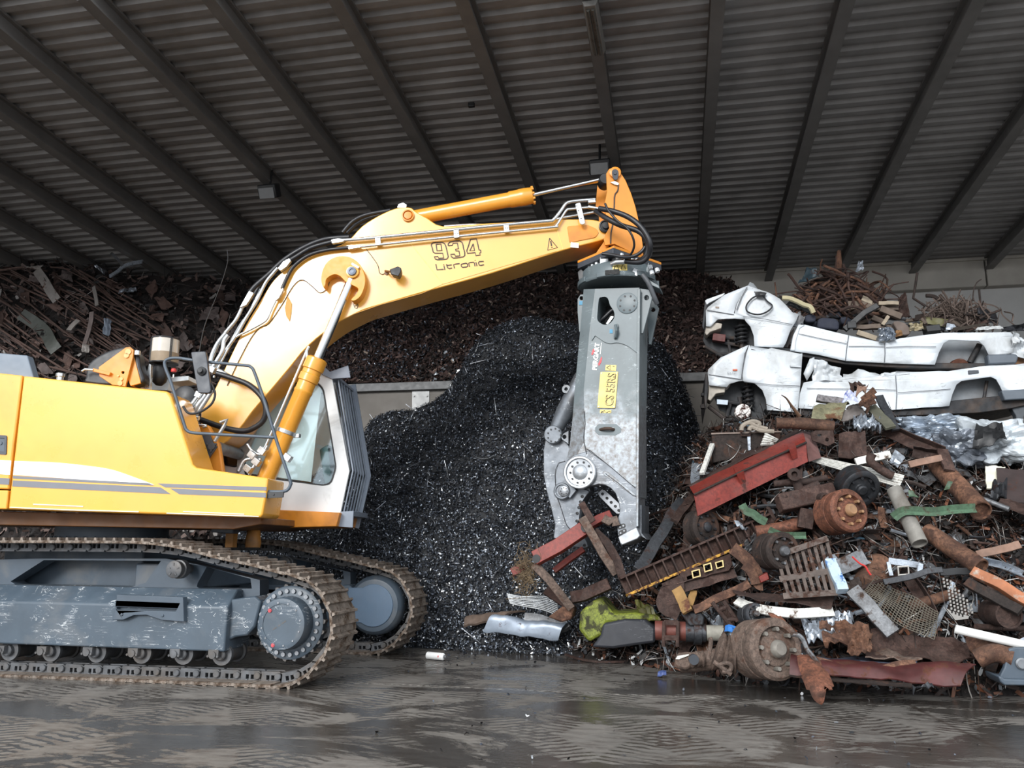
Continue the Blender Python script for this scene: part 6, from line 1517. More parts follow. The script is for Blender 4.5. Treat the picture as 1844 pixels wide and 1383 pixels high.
# --- yellow-brown beam with ribs
yb = thing('ribbed_girder', 'long brown ribbed beam with a flaking yellow lower edge', 'beam', P(1250, 1000, 9.9)); mark(1250, 1005, 'the ribbed beam with the yellow edge')
a, c = P(*s5((100, 725))[0], 9.6), P(*s5((1350, 185))[0], 10.1); ax = (c - a); L = ax.length; ax.normalize(); out = Vector((0.15, -1, .1)); upv = ax.cross(out).normalized(); upv = upv if upv.z > 0 else -upv
RUY = mat('yellow_flaking', '#b98a2c', .6, .05, var=.3, scale=10, rust=.5, rustcol='#4f2c1c', rscale=16)
b = B(); b.extr([a, c], [(-.02, -.10), (.02, -.10), (.02, .10), (-.02, .10)], up=upv); b.build('web', RU1, yb)
b = B(); b.extr([a - upv * .10 + out * .06, a.lerp(c, .75) - upv * .10 + out * .06], [(-.09, -.014), (.09, -.014), (.09, .014), (-.09, .014)], up=upv); b.build('yellow_flange', RUY, yb)
b = B(); b.extr([a + upv * .10 + out * .04, c + upv * .10 + out * .04], [(-.07, -.012), (.07, -.012), (.07, .012), (-.07, .012)], up=upv); b.build('upper_flange', RU1, yb)
for k in range(15):
    q = a.lerp(c, (k + .6) / 17); b = B(); b.box(q + out * .06, (.016, .14, .20), Matrix((ax, -out.normalized(), upv)).transposed()); b.build('rib', RU1, yb)
for k in range(3):
    q = a.lerp(c, .78 + .06 * k) + upv * .15; b = B(); b.tube([q, q + upv * .12 + ax * .05, q + upv * .10 + ax * .10], .018, 6); b.build('hook', RU2, yb)
sb = thing('slotted_bracket', 'rusty bracket with three square yellow sockets under the ribbed beam', 'bracket', P(1265, 1020, 9.7)); mark(1270, 1022, 'the bracket with three square sockets')
pl = PY(9.55)
b = B(); b.prism(pl, s5((570, 620), (620, 590), (990, 450), (1010, 540), (980, 590), (590, 680)), 0, .15, holes=[s5((676, 590), (735, 575), (742, 635), (683, 650)), s5((770, 540), (830, 522), (842, 582), (780, 600)), s5((868, 520), (930, 502), (938, 552), (880, 572))]); b.build('bracket_plate', RU1, sb, bevel=.006)
for q in (((668, 592), (738, 572), (748, 636), (680, 654)), ((765, 540), (832, 520), (845, 584), (778, 604)), ((864, 520), (932, 500), (940, 556), (878, 575))):
    b = B(); pp_ = s5(*q); cx = sum(p[0] for p in pp_) / 4; cy_ = sum(p[1] for p in pp_) / 4
    b.prism(pl, pp_, -.06, .02, holes=[[(cx + (x - cx) * .72, cy_ + (y - cy_) * .72) for x, y in pp_]]); b.build('square_socket', mat('pale_yellow_socket', '#c9b27a', .5, var=.2), sb)
def bm(name, label, p0, p1, w, h, Y0, Y1, m, prof='B', cat='bar'):
    def f(b):
        t = .012; pr = {'B': [(-w, -h), (w, -h), (w, h), (-w, h)], 'L': [(-w, -h), (w, -h), (w, -h + t), (-w + t, -h + t), (-w + t, h), (-w, h)], 'U': [(-w, -h), (w, -h), (w, h), (w - t, h), (w - t, -h + t), (-w + t, -h + t), (-w + t, h), (-w, h)]}[prof]
        a, c = P(*p0, Y0), P(*p1, Y1); n = 8
        sd = p0[0] * .37
        path = [a + (c - a) * i / n + Vector((noise.noise(Vector((i * .4, sd, 0))), 0, noise.noise(Vector((i * .4, sd, 9))))) * min(.04, (c - a).length * .03) for i in range(n + 1)]
        b.extr(path, pr, up=Vector((0, -1, .15)), twist=.25 if prof != 'B' else .1)
    return one(name, m, label, cat, f, .004 if prof == 'B' else 0)
def bs(sf, name, label, p0, p1, *a, **k): return bm(name, label, sf(p0)[0], sf(p1)[0], *a, **k)
bs(s5, 'flat_bar', 'long dark flat bar leaning right of the shear', (225, 590), (600, 0), .07, .025, 9.7, 10.5, DST)
bs(s5, 'steel_bar', 'dark red bar leaning up beneath the end of the trough', (520, 180), (690, -40), .05, .03, 10.2, 10.6, RU1)
bs(s5, 'steel_bar', 'rusty bar running under the three square sockets', (560, 735), (1030, 600), .055, .03, 9.5, 9.6, RU1, 'L')
bs(s5, 'steel_bar', 'long rusty bar below the three square sockets', (690, 910), (1160, 695), .045, .03, 9.4, 9.45, RU2)
bs(s5, 'steel_bar', 'short ochre bar propped upright below the ribbed beam', (640, 930), (545, 740), .06, .02, 9.3, 9.5, mat('ochre_rust', '#8a6a3c', .7, var=.3, rust=.3))
bs(s5, 'steel_bar', 'thin ochre bar propped beside the short ochre bar', (650, 880), (690, 760), .04, .02, 9.45, 9.6, mat('ochre_rust', ''))
one('bent_strap', RU1, 'torn brown strap hanging from the lower end of the ribbed beam', 'strap', lambda b: b.extr(smooth_path([P(*p, 9.5) for p in s5((500, 660), (520, 720), (480, 810), (470, 870), (540, 900), (580, 920))], 5), [(-.12, -.012), (.12, -.012), (.12, .012), (-.12, .012)], up=(0, -1, .2)))
one('bent_strap', RU2, 'curved ochre strap looping right of the three square sockets', 'strap', lambda b: b.extr(smooth_path([P(*p, 9.45) for p in s5((1010, 400), (1100, 470), (1160, 530), (1200, 600), (1230, 690), (1260, 700))], 5), [(-.07, -.012), (.07, -.012), (.07, .012), (-.07, .012)], up=(0, -1, .2)))
one('bent_strap', RU2, 'second curved ochre strap inside the loop of the first', 'strap', lambda b: b.extr(smooth_path([P(*p, 9.4) for p in s5((1100, 540), (1150, 580), (1190, 650), (1205, 700))], 5), [(-.05, -.01), (.05, -.01), (.05, .01), (-.05, .01)], up=(0, -1, .2)))
one('red_block', REDP, 'small red steel block left of the slatted grate', 'block', lambda b: b.prism(PY(9.35), s5((1228, 640), (1300, 602), (1318, 660), (1245, 692)), 0, .15), .008)
# --- slatted grate
gt = thing('slatted_grate', 'rusty grate of leaning slats in the middle of the pile', 'grate', P(1450, 1020, 9.3)); mark(1450, 1025, 'the slatted grate')
GT = mat('grate_steel', '#5a4f49', .65, .3, var=.3, scale=8, rust=.4, rustcol='#4b3227')
for k in range(9):
    x = 1400 + k * 48; b = B(); a, c = P(*s5((x - 20 + k * 3, 480 - k * 18))[0], 9.35), P(*s5((x + 75 + k * 5, 790 - k * 4))[0], 9.05)
    b.extr([a, c], [(-.017, -.02), (.017, -.02), (.017, .02), (-.017, .02)], up=(0, -1, .2)); b.build('slat', GT, gt)
for p0, p1 in (((1340, 480), (1800, 320)), ((1400, 660), (1830, 590)), ((1430, 800), (1880, 770))):
    b = B(); b.extr([P(*s5(p0)[0], 9.3 - (p0[1] - 480) * .0008), P(*s5(p1)[0], 9.3 - (p0[1] - 480) * .0008)], [(-.03, -.012), (.03, -.012), (.03, .012), (-.03, .012)], up=(0, -1, .2)); b.build('rail', GT, gt)
# --- lime casing, driveshaft, bumper
lm = thing('machine_casing', 'lime green and black broken machine casing on the ground', 'casing', P(1110, 1150, 10.2)); mark(1110, 1120, 'the lime green casing')
b = B(); b.prism(PY(10.0), s4((970, 960), (1060, 880), (1130, 858), (1180, 910), (1240, 975), (1400, 965), (1560, 985), (1600, 1030), (1180, 1045), (1140, 1140), (1040, 1195), (960, 1100)), 0, .7); b.build('green_shell', LIM, lm, bevel=.04)
b = B(); b.prism(PY(9.93), s4((1150, 1050), (1330, 1015), (1480, 1020), (1560, 1080), (1556, 1200), (1430, 1215), (1230, 1245), (1060, 1235), (1130, 1140)), 0, .5); b.build('black_front', mat('black_plastic', '#2b2d33', .5, var=.2, scratch=.3, scratchcol='#7d8085'), lm, bevel=.03)
b = B(); b.sheet(P(*s5((200, 830))[0], 10.2), P(*s5((300, 860))[0], 10.2), P(*s5((415, 1000))[0], 10.0), P(*s5((260, 990))[0], 10.0), 10, 8, .04, 17, .012, fold=.05); b.build('olive_flap', mat('olive_flap_paint', '#6b6a36', .5, var=.25, dirt=.4), lm)
ds = thing('drive_shaft', 'rusty cardan shaft with clamp frames lying right of the lime casing', 'shaft', P(1230, 1140, 9.6)); mark(1235, 1140, 'the rusty cardan shaft')
b = B(); b.tube([P(*p, 9.5) for p in s7((0, 242), (120, 245), (240, 250))], .105, 20); b.build('red_tube', mat('red_rust_tube', '#6b3a31', .6, .2, var=.3), ds)
b = B(); b.tube([P(*p, 9.5) for p in s7((240, 255), (400, 262))], [.11, .10], 20); b.lathe(P(*s7((300, 260))[0], 9.5), (1, .1, 0), [(.13, 0), (.13, .08)], 22); b.build('black_joint', DST, ds)
b = B(); b.tube([P(*p, 9.5) for p in s7((405, 262), (540, 265))], .085, 18); b.build('pale_end', mat('chalky', '#8d8a80', .7, var=.4), ds)
for x0, x1, y0, y1 in ((70, 180, 170, 300),):
    b = B(); 
    for xx in (x0, x1): b.tube([P(*s7((xx, y0))[0], 9.35), P(*s7((xx - 6, y1 + 70))[0], 9.35)], .02, 8)
    for yy in (y0 + 10, y1): b.extr([P(*s7((x0, yy))[0], 9.36), P(*s7((x1, yy))[0], 9.36)], [(-.025, -.02), (.025, -.02), (.025, .02), (-.025, .02)], up=(0, -1, 0))
    b.build('clamp_frame', RU1, ds)
b = B(); b.prism(PY(9.4), s7((200, 110), (360, 100), (390, 140), (380, 205), (270, 210)), 0, .25); b.build('cover', DST, ds, bevel=.015)
cf = one('clamp_frame', RU1, 'leaning rusty clamp frame above the small grey drum', 'frame', lambda b: [b.tube([P(*p, 9.3) for p in s7(*q)], .024, 8) for q in (((450, 20), (620, 230)), ((540, 10), (650, 170)), ((490, 90), (580, 50)), ((550, 165), (645, 150)))])
one('bumper', WPT, 'curved white bumper edge under a brown sheet, right of the cardan shaft', 'bumper', lambda b: b.extr(smooth_path([P(*p, y) for p, y in zip(s7((640, 0), (720, 40), (850, 75), (1000, 95), (1110, 105), (1250, 100), (1410, 88)), (9.3, 9.2, 9.1, 9.0, 9.0, 9.0, 9.05))], 5), [(-.05, -.03), (.0, -.045), (.05, -.03), (.05, .0), (-.05, .0)], up=(0, -1, .5))); mark(1405, 1090, 'the curved white bumper')
one('brown_sheet', RU1, 'brown curved sheet resting on the curved white bumper', 'sheet', lambda b: b.sheet(P(*s5((1010, 775))[0], 9.4), P(*s5((1860, 800))[0], 9.2), P(*s5((1830, 910))[0], 9.02), P(*s5((1060, 800))[0], 9.15), 16, 6, .02, 8, .01))
# --- things at the foot of the pile
ln = thing('folded_sheet', 'long folded red brown sheet lying on the floor along the pile foot', 'sheet', P(1600, 1215, 8.3)); mark(1600, 1205, 'the long folded red brown sheet')
b = B(); b.sheet(P(*s7((1080, 470))[0], 8.6), P(*s6((860, 1110))[0], 8.7), P(*s6((820, 1080))[0], 9.0), P(*s7((1090, 455))[0], 8.9), 18, 5, .015, 4, .01); b.build('grey_top', mat('blue_grey_sheet', '#6b7183', .4, .5, var=.2, rust=.12), ln)
b = B(); b.sheet(P(*s7((1060, 600))[0], 8.35), P(*s6((1180, 1275))[0], 8.25), P(*s6((1290, 1130))[0], 8.45), P(*s7((1080, 470))[0], 8.6), 22, 8, .03, 14, .012, fold=.03, curl=.05); b.build('red_side', mat('dark_red_sheet', '#4d2625', .45, .2, var=.4, scale=4, rust=.25), ln)
b = B(); b.extr(smooth_path([P(*p, y) for p, y in zip(s6((40, 1085), (160, 1115), (330, 1165), (470, 1190), (620, 1170), (720, 1140), (850, 1130)), (8.55, 8.5, 8.45, 8.4, 8.4, 8.45, 8.5))], 5), [(-.045, -.02), (.045, -.02), (.045, .02), (-.045, .02)], up=(0, -1, .6)); b.build('rolled_lip', RU2, ln)
b = B(); b.sheet(P(*s7((1060, 605))[0], 8.33), P(*s6((830, 1290))[0], 8.2), P(*s6((820, 1262))[0], 8.3), P(*s7((1060, 580))[0], 8.38), 16, 2, .01, 4, .01); b.build('lower_edge', RU3, ln)
b = B(); b.sheet(P(*s6((820, 1275))[0], 8.2), P(*s6((985, 1305))[0], 8.15), P(*s6((900, 1270))[0], 8.3), P(*s6((830, 1330))[0], 8.05), 8, 5, .04, 6, .008); b.build('torn_corner', DST, ln)
one('bent_strap', OR, 'bent orange rusty strap hanging over the folded sheet to the floor', 'strap', lambda b: b.extr(smooth_path([P(*p, y) for p, y in zip(s7((1215, 455), (1230, 530), (1270, 610), (1300, 680), (1320, 735), (1335, 745)), (8.4, 8.25, 8.1, 8.0, 7.95, 7.95))], 6), [(-.12, -.01), (-.08, .02), (.08, .02), (.12, -.01), (.08, .0), (-.08, .0)], up=(0, -1, .1), scale=[.9] * 10 + [1.0] * 10 + [.8] * 11))
one('steel_cable', GST, 'stiff grey cable end curving down over the bent orange strap', 'cable', lambda b: b.tube(smooth_path([P(*p, 8.35) for p in s7((1070, 275), (1130, 280), (1170, 320), (1200, 390), (1240, 440), (1300, 520))], 5), .022, 8))
fs2 = thing('folded_plate', 'brown folded plate with a crumpled end above the long folded sheet', 'plate', P(1600, 1160, 8.8)); mark(1620, 1150, 'the brown folded plate')
b = B(); b.sheet(P(*s6((480, 1075))[0], 8.7), P(*s6((1280, 1115))[0], 8.75), P(*s6((1240, 965))[0], 9.1), P(*s6((520, 870))[0], 9.1), 22, 8, .05, 24, .012, fold=.05, curl=-.06); b.build('plate', RU1, fs2)
b = B(); b.sheet(P(*s6((190, 1010))[0], 8.8), P(*s6((540, 1040))[0], 8.6), P(*s6((520, 860))[0], 8.95), P(*s6((170, 830))[0], 9.0), 16, 12, .08, 34, .012, fold=.12); b.build('crumpled_end', RU2, fs2)
b = B(); b.sheet(P(*s6((345, 1040))[0], 8.6), P(*s6((470, 1065))[0], 8.55), P(*s6((540, 900))[0], 8.7), P(*s6((390, 870))[0], 8.75), 10, 8, .06, 35, .012, fold=.10); b.build('torn_fold', RU2, fs2)
b = B(); b.sheet(P(*s6((140, 850))[0], 8.9), P(*s6((220, 860))[0], 8.85), P(*s6((200, 800))[0], 8.95), P(*s6((145, 815))[0], 8.95), 6, 5, .04, 36, .012); b.build('torn_tab', RU2, fs2)
one('under_plate', TANR, 'grey brown plate lying beneath the crumpled end of the folded plate', 'plate', lambda b: b.sheet(P(*s6((480, 1075))[0], 8.55), P(*s6((900, 1090))[0], 8.55), P(*s6((760, 1065))[0], 8.9), P(*s6((500, 1030))[0], 8.9), 12, 5, .03, 3, .012))
one('crumpled_sheet', SLV, 'crumpled silver sheet between the dusty drum and the wire mesh', 'sheet', lambda b: b.sheet(P(*s6((60, 960))[0], 8.9), P(*s6((380, 870))[0], 8.9), P(*s6((400, 740))[0], 9.2), P(*s6((20, 830))[0], 9.2), 26, 20, .04, 41, .008, fold=.09, freq=7)); mark(1490, 1130, 'the crumpled silver sheet')
one('brown_strap', OR, 'orange rusty torn strip rising behind the large dusty drum', 'strip', lambda b: b.sheet(P(*s7((890, 110))[0], 9.0), P(*s7((960, 90))[0], 9.0), P(*s7((1130, 270))[0], 8.8), P(*s7((1050, 300))[0], 8.75), 10, 6, .04, 9, .012, fold=.05))
one('perforated_plate', mat('perforated_grey', '#8d8a86', .6, .2, var=.15), 'pale perforated plate standing on end near the right edge', 'plate', lambda b: b.prism(PY(8.95), s6((1018, 440), (1050, 448), (1270, 600), (1278, 640), (1235, 790), (1140, 800), (1070, 710)), 0, .02, holes=[s6((x, y), (x + 13, y), (x + 13, y + 17), (x, y + 17)) for r_ in range(12) for x, y in [(1048 + r_ * 4 + c_ * 26, 490 + r_ * 26 + c_ * 9) for c_ in range(8)] if 1040 + r_ * 7 < x < 1045 + min(225, 60 + r_ * 30) and y < 770 - abs(x - 1180) * .3 and y > 470 + (x - 1050) * .72]), smooth=0); mark(1722, 1070, 'the pale perforated plate')
def mesh_sheet(p00, p10, p11, p01, nu, nv, r, amp, seed):
    def f(b):
        def q(u, v):
            p = (p00 * (1 - u) + p10 * u) * (1 - v) + (p01 * (1 - u) + p11 * u) * v
            return p + Vector((0, -1, .5)) * (noise.noise(p * 2.5 + Vector((seed, 0, 0))) * amp)
        for i in range(nu + 1): b.tube([q(i / nu, j / 12) for j in range(13)], r, 5)
        for j in range(nv + 1): b.tube([q(i / 12, j / nv) for i in range(13)], r, 5)
    return f
one('wire_mesh', mat('mesh_wire', '#6b655a', .6, .4, var=.2), 'crumpled sheet of grey wire mesh left of the perforated plate', 'mesh', mesh_sheet(P(*s6((430, 640))[0], 9.0), P(*s6((980, 950))[0], 8.75), P(*s6((1015, 740))[0], 9.1), P(*s6((560, 480))[0], 9.4), 24, 13, .0042, .16, 3)); mark(1620, 1100, 'the grey wire mesh')
bs(s6, 'mesh_edge_bar', 'broad grey bar along the lower edge of the wire mesh', (380, 570), (690, 900), .075, .02, 9.0, 8.75, GST)
bs(s6, 'painted_post', 'short post with chipped blue and white paint beside the slatted grate', (222, 365), (315, 590), .055, .05, 9.2, 9.0, mat('blue_white_paint', '#a9bccb', .5, var=.2, rust=.3, rustcol='#3c6ca8', rscale=9), cat='post')
bs(s6, 'flat_bar', 'wide grey flat bar running up behind the painted post', (265, 420), (480, 335), .085, .015, 9.4, 9.5, GST)
bs(s6, 'black_bar', 'long black bar lying across above the wire mesh', (610, 520), (1040, 430), .03, .02, 9.2, 9.2, DST)
bs(s6, 'black_bar', 'black bar reaching right behind the perforated plate', (1030, 450), (1370, 430), .035, .02, 9.2, 9.3, BLKP)
def pipe_(name, label, p0, p1, r, Y0, Y1, m, cat='pipe', hollow=True, bend=0.0):
    def f(b):
        a, c = P(*p0, Y0), P(*p1, Y1); ax = (c - a); L = ax.length
        if hollow: b.lathe(a, ax, [(r * .85, L * .04), (r * .85, 0), (r, 0), (r, L * .3), (r * 1.02, L * .34), (r, L * .38), (r, L), (r * .85, L), (r * .85, L * .96)], 22)
        else: b.tube(smooth_path([a, a.lerp(c, .5) + Vector((0, 0, bend)), c], 6), r, 14)
    return one(name, m, label, cat, f)
pipe_('rusty_pipe', 'thick rusty pipe sloping down from below the white bale', s3((735, 775))[0], s3((1120, 1185))[0], .115, 10.6, 9.7, RU2); mark(1725, 880, 'the thick rusty pipe')
pipe_('rusty_pipe', 'long rusty pipe lying below the green strip', s6((930, 150))[0], s6((1330, 415))[0], .095, 9.7, 9.2, RU2); mark(1718, 990, 'the long rusty pipe')
pipe_('grey_post', 'mottled grey round post standing aslant through the green strip', s3((350, 1000))[0], s6((880, 240))[0], .085, 9.9, 9.5, mat('grey_post_paint', '#7c7973', .7, var=.3, dirt=.3), 'post')
pipe_('short_pipe', 'short wide brown pipe with open end at the right edge', s6((1400, 740))[0], s6((1535, 765))[0], .125, 9.3, 8.9, RU1)
pipe_('white_pole', 'white scuffed pole reaching out of the right edge near the ground', s6((1140, 865))[0], s6((1700, 995))[0], .042, 8.7, 8.6, mat('white_pole_paint', '#d9d9d6', .4, var=.08, scratch=.6, scratchcol='#4b4a48'), 'pole'); mark(1780, 1145, 'the white scuffed pole')
pipe_('bent_tube', 'thick brown tube under the white scuffed pole', s6((1250, 985))[0], s6((1560, 1010))[0], .085, 8.9, 8.7, RU2, hollow=False, bend=.05)
pipe_('bent_tube', 'second thick brown tube lying lowest under the white scuffed pole', s6((1300, 1085))[0], s6((1560, 1080))[0], .085, 8.6, 8.5, RU2, hollow=False, bend=.05)
bs(s6, 'steel_bar', 'orange and white scuffed bar at the right edge', (1270, 440), (1700, 680), .05, .045, 9.1, 8.8, mat('orange_chip_bar', '#9a6243', .7, .1, var=.3, rust=.3, rustcol='#b9ab9d'))
bs(s6, 'steel_bar', 'dark bar lying parallel below the orange and white bar', (1220, 520), (1620, 740), .05, .03, 9.1, 8.8, RU3)
bs(s6, 'steel_bar', 'broken pale timber piece above the long rusty pipe', (1295, 325), (1610, 245), .04, .03, 9.5, 9.5, mat('pale_brown', '#85695a', .8, var=.3))
bs(s3, 'angle_iron', 'long rusty angle iron sloping down below the upper van', (255, 450), (770, 675), .075, .05, 10.9, 10.4, RU1, 'L'); mark(1640, 795, 'the long rusty angle iron')
bs(s3, 'angle_iron', 'shorter rusty angle iron under the long one', (510, 655), (775, 705), .06, .05, 10.5, 10.4, RU1, 'L')
bs(s3, 'flat_bar', 'rusty flat bar standing above the thick rusty pipe', (775, 640), (840, 830), .06, .02, 10.4, 10.2, RU1)
bs(s3, 'timber_lath', 'pale brown lath lying under the shorter angle iron', (480, 775), (770, 715), .04, .025, 10.3, 10.3, mat('pale_brown', ''))
bs(s3, 'chipped_bar', 'white chipped bar lying above the ribbed strip', (0, 755), (315, 685), .045, .03, 10.3, 10.3, WPT)
one('bent_pipe', RU1, 'small bent brown pipe hooked over the white ribbed strip', 'pipe', lambda b: b.tube(smooth_path([P(*p, 10.0) for p in s3((150, 680), (135, 740), (200, 800), (290, 855), (335, 875))], 5), .05, 12))
one('green_strip', GRNP, 'long bent green strip right of the orange brake drum', 'strip', lambda b: b.extr(smooth_path([P(*p, 9.6) for p in s3((340, 1250), (400, 1205), (480, 1190), (700, 1200), (860, 1180), (1070, 1168))], 5), [(-.05, .02), (.0, -.012), (.05, .015), (.05, .03), (.0, .0), (-.05, .035)], up=(0, -1, .3))); mark(1680, 920, 'the long green strip')
one('green_strip', GRNP, 'short torn green strip under the red trough', 'strip', lambda b: b.extr(smooth_path([P(*p, 9.9) for p in s5((1085, 40), (1120, 95), (1180, 120), (1230, 160), (1290, 190))], 5), [(-.045, .02), (.0, -.01), (.05, .01), (.05, .025), (.0, .005), (-.045, .035)], up=(0, -1, .3)))
one('green_strip', GRNP, 'crumpled green strip above the dark drum with the pale hub', 'strip', lambda b: b.extr(smooth_path([P(*p, 9.6) for p in s5((1310, 250), (1380, 285), (1450, 300), (1620, 300))], 5), [(-.035, .02), (.0, -.01), (.04, .01), (.04, .025), (.0, .005), (-.035, .035)], up=(0, -1, .3)))
one('green_flap', GRNP, 'small pale green flap on the thick rusty pipe', 'flap', lambda b: b.sheet(P(*s3((790, 1000))[0], 9.75), P(*s3((830, 1005))[0], 9.75), P(*s3((870, 925))[0], 9.8), P(*s3((820, 930))[0], 9.8), 6, 5, .02, 3, .008))
one('green_flap', GRNP, 'pale green flap beside the top of the mottled grey post', 'flap', lambda b: b.sheet(P(*s3((480, 1060))[0], 9.85), P(*s3((575, 1060))[0], 9.85), P(*s3((510, 1020))[0], 9.9), P(*s3((470, 1010))[0], 9.9), 6, 5, .02, 3, .008))
one('light_frame', mat('pale_frame', '#b3b0aa', .5, .2, var=.15), 'small square pale metal frame above the wire mesh', 'frame', lambda b: b.tube([P(*p, 9.25) for p in s6((720, 410), (795, 405), (800, 465), (725, 470))], .012, 6, closed=True))
bs(s6, 'pale_strip', 'pale metal strip above the small square frame', (650, 365), (880, 400), .035, .01, 9.3, 9.3, SLV)
bs(s6, 'pale_strip', 'thin pale strip standing left of the small square frame', (648, 375), (672, 475), .02, .01, 9.25, 9.2, SLV)
bs(s6, 'pale_strip', 'thin pale strip standing right of the small square frame', (890, 385), (872, 470), .025, .01, 9.25, 9.2, SLV)
one('red_wire', mat('red_wire_paint', '#b5302c', .5, var=.05), 'thin bright red wire right of the painted post', 'wire', lambda b: b.tube(smooth_path([P(*p, 9.3) for p in s6((385, 335), (440, 385), (480, 405), (500, 440), (522, 470))], 4), .010, 6))
one('rusty_tank', RU2, 'round rusty tank behind the wire mesh', 'tank', lambda b: b.lathe(P(*s6((480, 590))[0], 9.45), P(*s6((590, 400))[0], 9.75) - P(*s6((480, 590))[0], 9.45), [(.06, 0), (.15, .04), (.17, .1), (.17, .42), (.15, .48), (.05, .52)], 24))
# grey foot of another machine at the right edge
ft = thing('outrigger_foot', 'blue grey steel foot plate with round pin at the right edge', 'foot', P(1825, 1230, 8.45)); mark(1825, 1205, 'the blue grey steel foot')
b = B(); b.prism(PY(8.45), s6((1535, 1010), (1600, 1000), (1760, 1000), (1760, 1255), (1480, 1250), (1465, 1215), (1500, 1150), (1525, 1050)), 0, .06); b.build('cheek', GRY, ft, bevel=.01)
b = B(); b.prism(PY(8.38), s6((1455, 1210), (1480, 1212), (1500, 1232), (1760, 1240), (1760, 1282), (1500, 1278), (1470, 1250)), 0, .35); b.build('base', GRY, ft, bevel=.012)
b = B(); b.prism(PY(8.95), s6((1535, 1010), (1760, 1000), (1760, 1255), (1480, 1250)), 0, .06); b.build('cheek', GRY, ft, bevel=.01)
b = B(); b.lathe(P(*s6((1622, 1118))[0], 8.45), (0, -1, 0), [(.052, 0), (.052, .02), (.04, .03)], 22); b.build('pin', STL, ft)
# --- right edge: bales, plates
one('crumpled_bale', mat('bale_white', '#c4ccd2', .4, .15, var=.15, scale=9, dirt=.45, dirtcol='#3d4144'), 'crumpled white sheet bale at the right below the lower van', 'bale', lump(P(1778, 800, 11.2), (.47, .3, .26), .42, 3), smooth=12); mark(1775, 800, 'the crumpled white bale')
one('crumpled_bale', mat('bale_silver', '#9aa6b4', .35, .4, var=.2, scale=9, dirt=.5, dirtcol='#35383c'), 'smaller crumpled silver blue sheet left of the white bale', 'bale', lump(P(1672, 774, 11.3), (.38, .25, .16), .45, 8), smooth=12)
one('crumpled_lump', mat('bale_grey', '#6f7680', .45, .3, var=.3, scale=9, dirt=.5, dirtcol='#2f3033'), 'dark grey crumpled lump between the two pale bales', 'lump', lump(P(1722, 808, 11.1), (.26, .22, .22), .45, 14), smooth=12)
one('torn_liner', BLKP, 'black torn panel wedged in the crumpled white bale', 'panel', lambda b: b.sheet(P(*s3((1040, 640))[0], 10.6), P(*s3((1350, 570))[0], 10.6), P(*s3((1300, 430))[0], 10.9), P(*s3((1080, 420))[0], 10.9), 10, 8, .06, 53, .01, fold=.1))
one('white_board', mat('cream_board', '#dcd9c6', .6, var=.15, dirt=.2), 'cream white board behind the dark plate at the right edge', 'board', lambda b: b.sheet(P(*s3((1170, 985))[0], 10.4), P(*s3((1250, 990))[0], 10.4), P(*s3((1340, 790))[0], 10.6), P(*s3((1160, 785))[0], 10.6), 8, 10, .015, 6, .02))
one('dark_plate', mat('dark_brown_plate', '#3b302f', .7, .15, var=.25, rust=.2), 'big dark brown plate at the right edge below the white bale', 'plate', lambda b: b.sheet(P(*s3((1290, 1090))[0], 10.1), P(*s3((1700, 1120))[0], 10.1), P(*s3((1700, 810))[0], 10.5), P(*s3((1255, 810))[0], 10.5), 10, 8, .02, 7, .02))
one('rusty_channel', RU1, 'broad rusty channel lying below the big dark plate', 'channel', lambda b: b.sheet(P(*s3((1270, 1110))[0], 9.9), P(*s3((1700, 1270))[0], 9.8), P(*s3((1700, 1160))[0], 10.1), P(*s3((1300, 1070))[0], 10.1), 10, 5, .02, 8, .02))
one('lead_lump', DST, 'dark twisted lump in front of the cream white board', 'lump', lambda b: b.sheet(P(*s3((1200, 1080))[0], 10.1), P(*s3((1350, 1060))[0], 10.1), P(*s3((1340, 940))[0], 10.3), P(*s3((1220, 930))[0], 10.3), 10, 8, .09, 9, .02, fold=.15))
one('thin_pipe', GST, 'thin grey pipe lying right of the thick rusty pipe', 'pipe', lambda b: b.tube([P(*s3((1030, 1040))[0], 9.9), P(*s3((1370, 1172))[0], 9.7)], .03, 10))
# --- on top below the vans
bs(s8, 'speckled_bar', 'grey speckled stone bar jutting out before the lower van', (285, 340), (720, 410), .045, .04, 10.9, 10.9, mat('speckled', '#6e6a6c', .7, var=.5, scale=30)); mark(1500, 722, 'the speckled bar')
one('bent_plate', OLV, 'bent olive rusty plate before the lower van', 'plate', lambda b: b.sheet(P(*s8((190, 700))[0], 10.7), P(*s8((690, 700))[0], 10.7), P(*s8((830, 420))[0], 11.0), P(*s8((260, 500))[0], 11.0), 14, 8, .03, 61, .012, curl=.10)); mark(1490, 745, 'the bent olive plate')
one('bent_plate', mat('grey_brown_plate', '#5b5552', .6, .2, var=.3), 'dark grey bent plate right of the olive plate', 'plate', lambda b: b.sheet(P(*s8((700, 690))[0], 10.75), P(*s8((1090, 640))[0], 10.75), P(*s8((1000, 450))[0], 11.0), P(*s8((800, 520))[0], 11.0), 12, 8, .03, 62, .012, curl=.06))
sp_ = thing('splayed_bundle', 'orange brown bundle of splayed torn strips on top of the pile', 'bundle', P(1555, 725, 10.8)); mark(1555, 720, 'the splayed orange bundle')
b = B(); b.sheet(P(*s8((970, 430))[0], 10.75), P(*s8((1120, 610))[0], 10.7), P(*s8((1175, 450))[0], 10.75), P(*s8((1060, 320))[0], 10.8), 10, 8, .05, 63, .015, fold=.08); b.build('torn_leaf', RU2, sp_)
for k in range(9):
    b = B(); b.tube([P(*s8((1020 + k * 8, 350 + k * 8))[0], 10.8), P(*s8((1150, 250 + k * 25))[0], 10.75), P(*s8((1230 + (k % 3) * 22, 170 + k * 30))[0], 10.72)], .018, 6); b.build('strand', RU2, sp_)
